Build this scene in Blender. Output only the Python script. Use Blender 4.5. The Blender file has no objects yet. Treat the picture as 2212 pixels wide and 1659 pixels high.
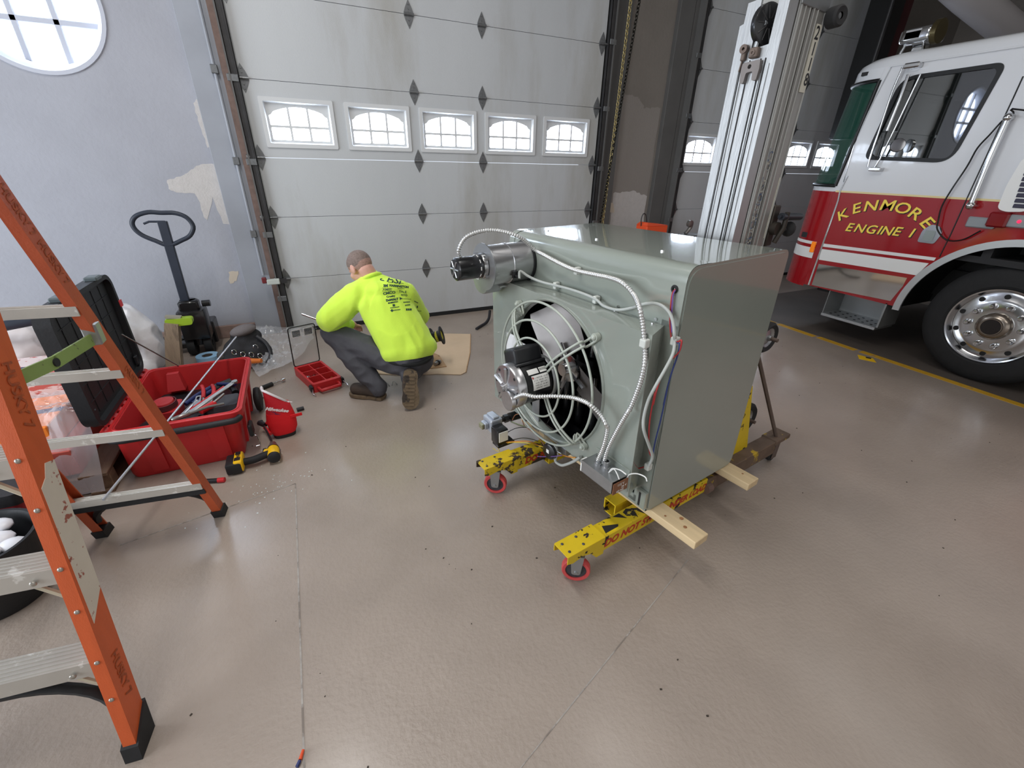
import bpy, bmesh, math, random
from mathutils import Matrix, Vector, noise as mnoise
from mathutils.geometry import tessellate_polygon
from mathutils.bvhtree import BVHTree
PI = math.pi
random.seed(7)
COL = bpy.context.scene.collection
SC = bpy.context.scene

# ------------------------------------------------------------------ camera, light, exposure
cam_d = bpy.data.cameras.new('camera'); cam = bpy.data.objects.new('camera', cam_d); COL.objects.link(cam)
cam_d.sensor_fit = 'HORIZONTAL'; cam_d.sensor_width = 36.0; cam_d.lens = 15.2475; cam_d.clip_start = 0.02; cam_d.clip_end = 200
CR = ((0.906722, 0.174485, -0.38394), (-0.421275, 0.416992, -0.805385), (0.019572, 0.892005, 0.451602))
cam.matrix_world = Matrix.Translation((0, 0, 1.6)) @ Matrix([list(r) for r in CR]).to_4x4()
SC.camera = cam
SC.view_settings.view_transform = 'Standard'; SC.view_settings.look = 'None'
SC.view_settings.gamma = 1.0; SC.view_settings.use_curve_mapping = False
SC.view_settings.exposure = 0.0
WINDOW_GLOW = 15.0

world = bpy.data.worlds.new('world'); SC.world = world; world.use_nodes = True
world.node_tree.nodes['Background'].inputs[0].default_value = (0.80, 0.88, 1.0, 1)
world.node_tree.nodes['Background'].inputs[1].default_value = 1.2

def area_light(name, loc, rot, sx, sy, power, col=(1, 1, 1)):
    d = bpy.data.lights.new(name, 'AREA'); d.shape = 'RECTANGLE'; d.size = sx; d.size_y = sy; d.energy = power; d.color = col
    o = bpy.data.objects.new(name, d); COL.objects.link(o); o.location = loc; o.rotation_euler = rot
    return o
# two rows of tube fixtures under the ceiling of the bay
# fill lights added at the unseen left and rear walls, no openings built there
area_light('left_fill_light', (-4.9, 1.4, 1.7), (0, -PI / 2, 0), 2.6, 5.0, 330, (0.86, 0.93, 1.0))
area_light('rear_fill_light', (0.5, -5.9, 2.0), (PI / 2, 0, 0), 10.0, 3.6, 90, (0.97, 0.985, 1.0))
for (x, y, p) in ((-0.6, 1.9, 88), (2.3, 1.0, 26), (5.6, 0.6, 20), (0.8, -2.4, 42)):
    area_light('ceiling_tube_light', (x, y, 4.72), (0, 0, 0), 0.35, 2.4, p, (1.0, 0.975, 0.94))

# ------------------------------------------------------------------ helpers
def lin(c):
    return tuple((v / 12.92 if v <= 0.04045 else ((v + 0.055) / 1.055) ** 2.4) for v in (x / 255.0 for x in c))
MATS = {}
def mat(name, col, rough=0.5, metal=0.0, var=0.0, vscale=6.0, bump=0.0, bscale=40.0, col2=None, thr=(0.45, 0.55), scale2=8.0,
        coat=0.0, trans=0.0, alpha=1.0, emit=None, estr=0.0, spec=0.5, detail2=6.0, ior=1.45, stretch=None, sheen=0.0, rough2=None):
    if name in MATS: return MATS[name]
    m = bpy.data.materials.new(name); m.use_nodes = True; nt = m.node_tree; b = nt.nodes['Principled BSDF']
    c = lin(col)
    b.inputs['Roughness'].default_value = rough; b.inputs['Metallic'].default_value = metal
    b.inputs['Base Color'].default_value = (*c, 1); b.inputs['Coat Weight'].default_value = coat
    b.inputs['Coat Roughness'].default_value = 0.05
    b.inputs['Transmission Weight'].default_value = trans; b.inputs['Alpha'].default_value = alpha
    b.inputs['Specular IOR Level'].default_value = spec; b.inputs['IOR'].default_value = ior
    b.inputs['Sheen Weight'].default_value = sheen
    if emit:
        b.inputs['Emission Color'].default_value = (*lin(emit), 1); b.inputs['Emission Strength'].default_value = estr
    tc = None
    def coords():
        nonlocal tc
        if tc is None:
            t = nt.nodes.new('ShaderNodeTexCoord')
            if stretch:
                mp = nt.nodes.new('ShaderNodeMapping'); mp.inputs['Scale'].default_value = stretch
                nt.links.new(t.outputs['Object'], mp.inputs['Vector']); tc = mp.outputs['Vector']
            else: tc = t.outputs['Object']
        return tc
    def nz(scale, detail=5.0, rgh=0.55):
        n = nt.nodes.new('ShaderNodeTexNoise'); n.inputs['Scale'].default_value = scale; n.inputs['Detail'].default_value = detail
        n.inputs['Roughness'].default_value = rgh; nt.links.new(coords(), n.inputs['Vector']); return n
    out = None
    if var:
        n = nz(vscale); r = nt.nodes.new('ShaderNodeValToRGB')
        r.color_ramp.elements[0].position = 0.3; r.color_ramp.elements[1].position = 0.7
        r.color_ramp.elements[0].color = (*[v * (1 - var) for v in c], 1); r.color_ramp.elements[1].color = (*[min(1, v * (1 + var)) for v in c], 1)
        nt.links.new(n.outputs['Fac'], r.inputs['Fac']); out = r.outputs['Color']
    if col2:
        n = nz(scale2, detail2, 0.62); r = nt.nodes.new('ShaderNodeValToRGB')
        r.color_ramp.elements[0].position = thr[0]; r.color_ramp.elements[1].position = thr[1]
        mx = nt.nodes.new('ShaderNodeMix'); mx.data_type = 'RGBA'
        nt.links.new(n.outputs['Fac'], r.inputs['Fac']); nt.links.new(r.outputs['Color'], mx.inputs['Factor'])
        if out: nt.links.new(out, mx.inputs[6])
        else: mx.inputs[6].default_value = (*c, 1)
        mx.inputs[7].default_value = (*lin(col2), 1); out = mx.outputs[2]
        if rough2 is not None:
            mr = nt.nodes.new('ShaderNodeMapRange'); mr.inputs[3].default_value = rough; mr.inputs[4].default_value = rough2
            nt.links.new(r.outputs['Color'], mr.inputs[0]); nt.links.new(mr.outputs[0], b.inputs['Roughness'])
    if out: nt.links.new(out, b.inputs['Base Color'])
    if bump:
        n = nz(bscale, 4.0); bp = nt.nodes.new('ShaderNodeBump'); bp.inputs['Strength'].default_value = bump; bp.inputs['Distance'].default_value = 0.01
        nt.links.new(n.outputs['Fac'], bp.inputs['Height']); nt.links.new(bp.outputs['Normal'], b.inputs['Normal'])
    MATS[name] = m
    return m

def new(): return bmesh.new()
def bx(bm, x0, x1, y0, y1, z0, z1, bev=0.0, seg=1, M=None):
    t = bmesh.new()
    vs = [t.verts.new((x, y, z)) for z in (z0, z1) for y in (y0, y1) for x in (x0, x1)]
    for f in ((0, 2, 3, 1), (4, 5, 7, 6), (0, 1, 5, 4), (2, 6, 7, 3), (0, 4, 6, 2), (1, 3, 7, 5)): t.faces.new([vs[i] for i in f])
    if bev: bmesh.ops.bevel(t, geom=t.edges[:], offset=bev, segments=seg, profile=0.5, affect='EDGES')
    _merge(bm, t, M)
def _merge(bm, t, M=None):
    mp = {}
    for v in t.verts: mp[v] = bm.verts.new(M @ v.co if M is not None else v.co)
    for f in t.faces:
        try: bm.faces.new([mp[v] for v in f.verts])
        except ValueError: pass
    t.free()
def frame_for(d):
    d = Vector(d).normalized(); a = Vector((0, 0, 1)) if abs(d.z) < 0.9 else Vector((1, 0, 0))
    x = a.cross(d).normalized(); y = d.cross(x); return x, y, d
def cyl(bm, p0, p1, r0, r1=None, n=16, caps=True):
    p0 = Vector(p0); p1 = Vector(p1); r1 = r0 if r1 is None else r1; x, y, d = frame_for(p1 - p0)
    A = [bm.verts.new(p0 + (x * math.cos(2 * PI * i / n) + y * math.sin(2 * PI * i / n)) * r0) for i in range(n)]
    B = [bm.verts.new(p1 + (x * math.cos(2 * PI * i / n) + y * math.sin(2 * PI * i / n)) * r1) for i in range(n)]
    for i in range(n): bm.faces.new((A[i], A[(i + 1) % n], B[(i + 1) % n], B[i]))
    if caps: bm.faces.new(A[::-1]); bm.faces.new(B)
def lathe(bm, prof, p0, d, n=24, closed=False):
    # profile of (radius, distance along axis d from p0)
    x, y, dd = frame_for(d); p0 = Vector(p0); rings = []
    for r, h in prof:
        if r < 1e-6: rings.append([bm.verts.new(p0 + dd * h)])
        else: rings.append([bm.verts.new(p0 + dd * h + (x * math.cos(2 * PI * i / n) + y * math.sin(2 * PI * i / n)) * r) for i in range(n)])
    prs = list(zip(rings, rings[1:])) + ([(rings[-1], rings[0])] if closed else [])
    for a, b in prs:
        if len(a) == 1 and len(b) == 1: continue
        for i in range(n):
            j = (i + 1) % n
            if len(a) == 1: bm.faces.new((a[0], b[j], b[i]))
            elif len(b) == 1: bm.faces.new((a[i], a[j], b[0]))
            else: bm.faces.new((a[i], a[j], b[j], b[i]))
def smooth_path(pts, k=6, closed=False):
    P = [Vector(p) for p in pts]; n = len(P); out = []
    rng = range(n if closed else n - 1)
    for i in rng:
        a = P[(i - 1) % n] if (closed or i > 0) else P[0] * 2 - P[1]
        b = P[i]; c = P[(i + 1) % n]
        d = P[(i + 2) % n] if (closed or i + 2 < n) else P[-1] * 2 - P[-2]
        for s in range(k):
            t = s / k
            out.append(0.5 * ((2 * b) + (c - a) * t + (2 * a - 5 * b + 4 * c - d) * t * t + (3 * b - a - 3 * c + d) * t ** 3))
    if not closed: out.append(P[-1])
    return out
def tube(bm, pts, r, n=8, closed=False, smooth=0, caps=True, rads=None):
    P = smooth_path(pts, smooth, closed) if smooth else [Vector(p) for p in pts]
    m = len(P); rings = []; up = None
    for i in range(m):
        a = P[i - 1] if (i > 0 or closed) else P[i]; b = P[(i + 1) % m] if (i + 1 < m or closed) else P[i]
        d = (b - a)
        if d.length < 1e-9: d = Vector((0, 0, 1))
        d.normalize()
        if up is None: x, y, d = frame_for(d)
        else:
            x = up - d * up.dot(d)
            if x.length < 1e-6: x, y, d = frame_for(d)
            x.normalize(); y = d.cross(x)
        up = x
        rr = rads(i / max(1, m - 1)) if rads else r
        rings.append([bm.verts.new(P[i] + (x * math.cos(2 * PI * k / n) + y * math.sin(2 * PI * k / n)) * rr) for k in range(n)])
    for a, b in zip(rings, rings[1:] + ([rings[0]] if closed else [])):
        for k in range(n): bm.faces.new((a[k], a[(k + 1) % n], b[(k + 1) % n], b[k]))
    if caps and not closed: bm.faces.new(rings[0][::-1]); bm.faces.new(rings[-1])
def sph(bm, c, r, n=12, m=8, M=None):
    rx, ry, rz = (r, r, r) if not isinstance(r, (tuple, list)) else r
    t = bmesh.new(); lathe(t, [(math.sin(PI * i / m), -math.cos(PI * i / m)) for i in range(m + 1)], (0, 0, 0), (0, 0, 1), n)
    MM = Matrix.Translation(c) @ (M if M is not None else Matrix.Identity(4)) @ Matrix.Diagonal((rx, ry, rz, 1))
    _merge(bm, t, MM)
def plate(bm, outer, holes, h, M=None):
    """flat sheet in local xy (outline and holes as 2-D loops), thickness h along local z"""
    loops = [[Vector((p[0], p[1], 0)) for p in outer]] + [[Vector((p[0], p[1], 0)) for p in hl] for hl in holes]
    tris = tessellate_polygon(loops); flat = [v for l in loops for v in l]
    T = M if M is not None else Matrix.Identity(4)
    A = [bm.verts.new(T @ v) for v in flat]; B = [bm.verts.new(T @ (v + Vector((0, 0, h)))) for v in flat]
    for t in tris:
        try:
            bm.faces.new([A[i] for i in t]); bm.faces.new([B[i] for i in t[::-1]])
        except ValueError: pass
    k = 0
    for l in loops:
        n = len(l)
        for i in range(n):
            j = (i + 1) % n
            try: bm.faces.new((A[k + i], A[k + j], B[k + j], B[k + i]))
            except ValueError: pass
        k += n
def rrect(x0, x1, y0, y1, r, k=5):
    o = []
    for cx, cy, a in ((x1 - r, y0 + r, -PI / 2), (x1 - r, y1 - r, 0), (x0 + r, y1 - r, PI / 2), (x0 + r, y0 + r, PI)):
        for i in range(k + 1):
            t = a + PI / 2 * i / k; o.append((cx + r * math.cos(t), cy + r * math.sin(t)))
    return o
def rpoly(pts, r, k=5):
    """polygon with rounded corners"""
    o = []; n = len(pts)
    for i in range(n):
        p = Vector(pts[i]); a = Vector(pts[i - 1]) - p; b = Vector(pts[(i + 1) % n]) - p
        rr = r[i] if isinstance(r, (list, tuple)) else r
        rr = min(rr, a.length * .49, b.length * .49); a = p + a.normalized() * rr; b = p + b.normalized() * rr
        for s in range(k + 1):
            t = s / k; q = a * (1 - t) ** 2 + p * 2 * t * (1 - t) + b * t * t; o.append((q.x, q.y))
    return o
def circ(cx, cy, r, n=40): return [(cx + r * math.cos(2 * PI * i / n), cy + r * math.sin(2 * PI * i / n)) for i in range(n)]
def basis(o, x, y):
    x = Vector(x).normalized(); z = x.cross(Vector(y)).normalized(); y = z.cross(x)
    return Matrix(((x.x, y.x, z.x, o[0]), (x.y, y.y, z.y, o[1]), (x.z, y.z, z.z, o[2]), (0, 0, 0, 1)))
def wmat(o):
    m = o.matrix_basis.copy()
    if o.parent: m = wmat(o.parent) @ o.matrix_parent_inverse @ m
    return m
def obj(name, bm, m, parent=None, smooth=None, local=False, recalc=True, loc=None):
    """one mesh object; coordinates are world metres unless local (then the parent's own frame)"""
    if isinstance(bm, bpy.types.Mesh): me = bm
    else:
        if recalc: bmesh.ops.recalc_face_normals(bm, faces=bm.faces[:])
        me = bpy.data.meshes.new(name); 
        if loc is not None: bmesh.ops.translate(bm, verts=bm.verts[:], vec=-Vector(loc))
        bm.to_mesh(me); bm.free()
    if m is not None and len(me.materials) == 0: me.materials.append(m)
    if smooth is not None:
        me.shade_smooth()
        if smooth < 180: me.set_sharp_from_angle(angle=math.radians(smooth))
    o = bpy.data.objects.new(name, me); COL.objects.link(o)
    if loc is not None: o.location = loc
    if parent is not None:
        o.parent = parent
        if not local: o.matrix_parent_inverse = wmat(parent).inverted()
    return o
def thing(name, label, cat, loc=(0, 0, 0), rot=None, group=None):
    o = bpy.data.objects.new(name, None); COL.objects.link(o); o.location = loc; o.empty_display_size = 0.1
    if rot is not None: o.rotation_euler = rot
    o['label'] = label; o['category'] = cat
    if group: o['group'] = group
    return o
def tag(o, label, cat, group=None, kind=None):
    o['label'] = label; o['category'] = cat
    if group: o['group'] = group
    if kind: o['kind'] = kind
    return o
def struct(name, bm, m, **k):
    o = obj(name, bm, m, **k); o['kind'] = 'structure'; return o
def lab(o, s): o['label'] = s; return o
def link_copy(src, parent, name=None):
    c = src.copy(); COL.objects.link(c); c.parent = parent
    return c
def text_bm(s, size, bold=0.0, shear=0.0, ext=0.0, align='CENTER', spacing=1.0, sx=1.0):
    cu = bpy.data.curves.new('t', 'FONT'); cu.body = s; cu.size = size; cu.align_x = align; cu.align_y = 'CENTER'
    cu.offset = bold; cu.shear = shear; cu.extrude = ext; cu.space_character = spacing; cu.resolution_u = 3
    o = bpy.data.objects.new('t', cu); COL.objects.link(o)
    dg = bpy.context.evaluated_depsgraph_get(); me = bpy.data.meshes.new_from_object(o.evaluated_get(dg))
    bpy.data.objects.remove(o); bpy.data.curves.remove(cu)
    b = bmesh.new(); b.from_mesh(me); bpy.data.meshes.remove(me)
    if sx != 1.0: bmesh.ops.scale(b, verts=b.verts[:], vec=(sx, 1, 1))
    return b
def put(bm, t, M): _merge(bm, t, M)
def evaluated_mesh(o):
    dg = bpy.context.evaluated_depsgraph_get(); dg.update()
    me = bpy.data.meshes.new_from_object(o.evaluated_get(dg)); return me
def organic(shapes, voxel, smooth=4, factor=0.5):
    """shapes: closed solids in one bmesh; fused by a voxel remesh into one continuous skin and relaxed"""
    me = bpy.data.meshes.new('organic'); shapes.to_mesh(me); shapes.free()
    o = bpy.data.objects.new('organic', me); COL.objects.link(o)
    r = o.modifiers.new('r', 'REMESH'); r.mode = 'VOXEL'; r.voxel_size = voxel
    s = o.modifiers.new('s', 'SMOOTH'); s.iterations = smooth; s.factor = factor
    res = evaluated_mesh(o); bpy.data.objects.remove(o); bpy.data.meshes.remove(me)
    res.materials.clear()
    return res
def cap(bm, p0, p1, r0, r1, n=14):
    """tapered limb with round ends"""
    p0 = Vector(p0); p1 = Vector(p1); L = (p1 - p0).length; k = 5; prof = []
    for i in range(k + 1):
        a = PI / 2 * i / k; prof.append((r0 * math.sin(a), -r0 * math.cos(a)))
    for i in range(k + 1):
        a = PI / 2 * i / k; prof.append((r1 * math.cos(a), L + r1 * math.sin(a)))
    lathe(bm, prof, p0, p1 - p0, n)
def chain_limb(bm, pts):
    for (a, ra), (b, rb) in zip(pts, pts[1:]): cap(bm, a, b, ra, rb)

# ------------------------------------------------------------------ materials of the setting
M_floor = mat('sealed_concrete', (155, 142, 131), 0.42, var=0.10, vscale=1.6, bump=0.25, bscale=55, coat=0.4, col2=(138, 125, 114), thr=(0.50, 0.80), scale2=0.9)
MATS['sealed_concrete'].node_tree.nodes['Principled BSDF'].inputs['Coat Roughness'].default_value = 0.2
M_wall = mat('painted_plaster', (160, 162, 171), 0.75, var=0.05, vscale=2.5, bump=0.25, bscale=30)
M_wall2 = mat('dusty_plaster', (126, 120, 114), 0.8, var=0.07, vscale=3, bump=0.25, bscale=30)
M_flake = mat('bare_plaster', (190, 186, 184), 0.85, var=0.05, vscale=20, bump=0.3, bscale=60)
M_brick = mat('old_red_plinth', (140, 118, 110), 0.85, var=0.15, vscale=14, bump=0.4, bscale=40)
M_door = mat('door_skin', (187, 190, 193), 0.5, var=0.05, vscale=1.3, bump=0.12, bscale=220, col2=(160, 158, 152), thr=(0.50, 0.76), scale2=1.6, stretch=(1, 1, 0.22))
M_dframe = mat('door_window_frame', (206, 208, 210), 0.45)
M_zinc = mat('galvanised_hinge', (120, 122, 124), 0.45, 0.7, var=0.15, vscale=60)
M_steel = mat('painted_channel', (150, 154, 163), 0.55, var=0.06, vscale=4)
M_dsteel = mat('grey_channel', (92, 91, 90), 0.6, var=0.08, vscale=4)
M_track = mat('dark_track', (58, 57, 58), 0.5, 0.4, var=0.2, vscale=10)
M_rust = mat('rusty_edge', (112, 92, 84), 0.7, var=0.2, vscale=20)
M_rubber = mat('black_rubber', (28, 29, 31), 0.7)
M_ceil = mat('ceiling_board', (150, 148, 146), 0.9)
M_pane = mat('lit_window_glass', (240, 244, 250), 0.15, emit=(222, 236, 255), estr=WINDOW_GLOW)
M_line = mat('yellow_floor_paint', (196, 150, 38), 0.6, var=0.12, vscale=9, col2=(140, 120, 100), thr=(0.60, 0.66), scale2=9)
M_chainb = mat('brass_chain', (176, 160, 112), 0.4, 0.7)
M_chaind = mat('dark_chain', (48, 46, 42), 0.45, 0.7)

# ------------------------------------------------------------------ floor, walls, ceiling
bm = new(); bx(bm, -5, 10, -6, 5.1, -0.1, 0); floor = struct('floor', bm, M_floor)
# saw-cut control joints: thin grooves with crumbled pale edges, lying as strips 1 mm proud of the slab
M_cut = mat('joint_filler', (158, 152, 146), 0.8, var=0.2, vscale=30, col2=(126, 116, 108), thr=(0.5, 0.6), scale2=14)
def strip(a, b, w, m, name, z=0.0012, par=None):
    a = Vector(a); b = Vector(b); d = (b - a).normalized(); n = Vector((-d.y, d.x, 0)) * w / 2
    t = new(); v = [t.verts.new(p) for p in (a - n, b - n, b + n, a + n)]
    w2 = [t.verts.new(p.co + Vector((0, 0, z))) for p in v]
    t.faces.new(v[::-1]); t.faces.new(w2)
    for i in range(4): t.faces.new((v[i], v[(i + 1) % 4], w2[(i + 1) % 4], w2[i]))
    return obj(name, t, m, par or floor)
strip((-0.262, 2.21, 0), (-0.262, -1.5, 0), 0.006, M_cut, 'control_joint')
strip((-1.0, 2.06, 0), (-0.262, 2.21, 0), 0.006, M_cut, 'control_joint')
strip((1.354, 0.925, 0), (0.428, 0.591, 0), 0.004, M_cut, 'control_joint')
strip((0.428, 0.591, 0), (-0.1, 0.40, 0), 0.003, M_cut, 'control_joint')
# yellow bay line in worn dashes
ys = [4.7, 3.1, 3.06, 2.62, 2.59, 2.2, 2.16, -0.4, -0.44, -5]
for a, b in zip(ys[::2], ys[1::2]): strip((4.885, a, 0), (4.87, b, 0), 0.075, M_line, 'yellow_line', 0.0015)
bm = new(); bx(bm, 4.92, 7.6, -6, 4.0, 0, 0.0008); obj('darker_slab_sheet', bm, mat('dark_slab', (92, 84, 78), 0.5, var=0.15, vscale=2.0, bump=0.2, bscale=50), floor)  # thin darker sheet over the floor of the truck bay

def holewall(x0, x1, z0, z1, y, h, holes, name, m):
    b = new(); plate(b, [(x0, z0), (x1, z0), (x1, z1), (x0, z1)], holes, h, basis((0, y, 0), (1, 0, 0), (0, 0, 1)))
    return struct(name, b, m)
WC = (-1.44, 2.555); WR = 0.42
wall_l = holewall(-5, -0.54, 0, 5, 5.15, 0.25, [circ(WC[0], WC[1], WR, 64)], 'wall_back_left', M_wall)
wall_m = holewall(3.62, 4.30, 0, 5, 5.15, 0.25, [], 'wall_back_middle', M_wall2)
holewall(8.15, 10, 0, 5, 5.15, 0.25, [], 'wall_back_right', M_wall2)
holewall(-0.54, 3.62, 3.95, 5, 5.15, 0.25, [], 'wall_back_upper', M_wall2)
holewall(4.30, 8.15, 3.95, 5, 5.15, 0.25, [], 'wall_back_upper_right', M_wall2)
bm = new(); bx(bm, -5.1, -5, -6, 5.15, 0, 5); struct('wall_left', bm, M_wall)
bm = new(); bx(bm, 10, 10.1, -6, 5.15, 0, 5); struct('wall_right', bm, M_wall2)
bm = new(); bx(bm, -5, 10, -6.1, -6, 0, 5); struct('wall_front', bm, M_wall2)
bm = new(); bx(bm, -5.1, 10.1, -6.1, 5.15, 5, 5.1); struct('ceiling', bm, M_ceil)
bm = new(); bx(bm, -5, -0.56, 4.872, 4.9, 0, 0.125, 0.006); struct('baseboard_back', bm, M_brick)

def flake(pts, wall, y, t=0.0016, m=None):
    b = new(); plate(b, [(p[0], p[2]) for p in pts], [], t, basis((0, y, 0), (1, 0, 0), (0, 0, 1)))
    return obj('paint_flake', b, m or M_flake, wall)
def ragged(pts, k=5, amp=0.006, seed=1):
    rnd = random.Random(seed); o = []
    for i, p in enumerate(pts):
        q = pts[(i + 1) % len(pts)]
        for s in range(k):
            t = s / k; j = 0 if s == 0 else 1
            o.append((p[0] + (q[0] - p[0]) * t + rnd.uniform(-amp, amp) * j, 0, p[2] + (q[2] - p[2]) * t + rnd.uniform(-amp, amp) * j))
    return o
flake(ragged([(-0.936, 4.9, 1.425), (-0.834, 4.9, 1.453), (-0.759, 4.9, 1.495), (-0.697, 4.9, 1.537), (-0.629, 4.9, 1.552), (-0.444, 4.9, 1.548), (-0.467, 4.9, 1.363), (-0.491, 4.9, 1.047), (-0.614, 4.9, 1.066), (-0.641, 4.9, 1.291), (-0.73, 4.9, 1.1), (-0.749, 4.9, 1.13), (-0.746, 4.9, 1.248), (-0.767, 4.9, 1.32), (-0.894, 4.9, 1.328), (-0.943, 4.9, 1.356)], 4, 0.005, 3), wall_l, 4.9)
flake(ragged([(-0.599, 4.9, 1.995), (-0.524, 4.9, 2.064), (-0.462, 4.9, 2.085), (-0.457, 4.9, 1.904), (-0.465, 4.9, 1.698), (-0.582, 4.9, 1.676), (-0.596, 4.9, 1.847)], 5, 0.006, 4), wall_l, 4.9)
flake(ragged([(-0.675, 4.9, 0.635), (-0.593, 4.9, 0.637), (-0.629, 4.9, 0.546), (-0.686, 4.9, 0.525)], 4, 0.006, 5), wall_l, 4.9, m=mat('cream_plaster', (196, 184, 168), 0.9))
flake(ragged([(-0.447, 4.9, 0.82), (-0.45, 4.9, 0.566), (-0.449, 4.9, 0.425), (-0.537, 4.9, 0.451), (-0.561, 4.9, 0.677)], 4, 0.006, 6), wall_l, 4.9)
flake(ragged([(3.66, 0, 2.36), (3.9, 0, 2.34), (4.02, 0, 2.23), (4.26, 0, 2.25), (4.26, 0, 0.4), (3.68, 0, 0.4)], 9, 0.012, 8), wall_m, 4.9, m=mat('grey_plaster', (142, 136, 131), 0.85, bump=0.3, bscale=50))
flake(ragged([(3.7, 0, 1.3), (4.0, 0, 1.33), (4.25, 0, 1.26), (4.25, 0, 0.3), (3.7, 0, 0.3)], 9, 0.012, 9), wall_m, 4.8984)
flake(ragged([(3.642, 4.9, 1.183), (3.709, 4.9, 1.191), (3.75, 4.9, 1.069), (3.658, 4.9, 1.071)], 4, 0.006, 10), wall_m, 4.8968, m=MATS['cream_plaster'])

# ------------------------------------------------------------------ round window
bm = new()
prof = [(0.415, 0.20), (0.37, 0.20), (0.37, 0.08), (0.385, 0.03), (0.40, 0.012), (0.415, -0.012), (0.44, -0.012), (0.445, 0.0), (0.415, 0.0)]
lathe(bm, prof, (WC[0], 4.9, WC[1]), (0, 1, 0), 64, closed=True)
win1 = struct('window_1', bm, mat('window_frame_paint', (186, 190, 202), 0.5), smooth=40)
bm = new()
bw = 0.021
def munt(b, x0, x1, z0, z1): bx(b, x0, x1, 4.985, 5.03, z0, z1, 0.006)
vx = [-1.555, -1.318]; vx = [WC[0] - 0.118, WC[0] + 0.118]; hz = [WC[1] - 0.105, WC[1] + 0.115]
for x in vx:
    h = math.sqrt(0.375 ** 2 - (x - WC[0]) ** 2); munt(bm, x - bw, x + bw, WC[1] - h, WC[1] + h)
for z in hz:
    h = math.sqrt(0.375 ** 2 - (z - WC[1]) ** 2); munt(bm, WC[0] - h, WC[0] + h, z - bw, z + bw)
obj('muntin', bm, MATS['window_frame_paint'], win1)
xs = [WC[0] - 0.4] + vx + [WC[0] + 0.4]; zs = [WC[1] - 0.4] + hz + [WC[1] + 0.4]
def disc_clip(x0, x1, z0, z1, r):
    pts = []
    n = 24
    for a, b in (((x0, z0), (x1, z0)), ((x1, z0), (x1, z1)), ((x1, z1), (x0, z1)), ((x0, z1), (x0, z0))):
        for i in range(n):
            t = i / n; px = a[0] + (b[0] - a[0]) * t - WC[0]; pz = a[1] + (b[1] - a[1]) * t - WC[1]
            d = math.hypot(px, pz)
            if d > r: px, pz = px * r / d, pz * r / d
            q = (WC[0] + px, WC[1] + pz)
            if not pts or (abs(q[0] - pts[-1][0]) + abs(q[1] - pts[-1][1])) > 1e-4: pts.append(q)
    return pts
for i in range(3):
    for j in range(3):
        b = new(); plate(b, disc_clip(xs[i], xs[i + 1], zs[j], zs[j + 1], 0.372), [], 0.004, basis((0, 5.03, 0), (1, 0, 0), (0, 0, 1)))
        obj('pane', b, M_pane, win1)

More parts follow.
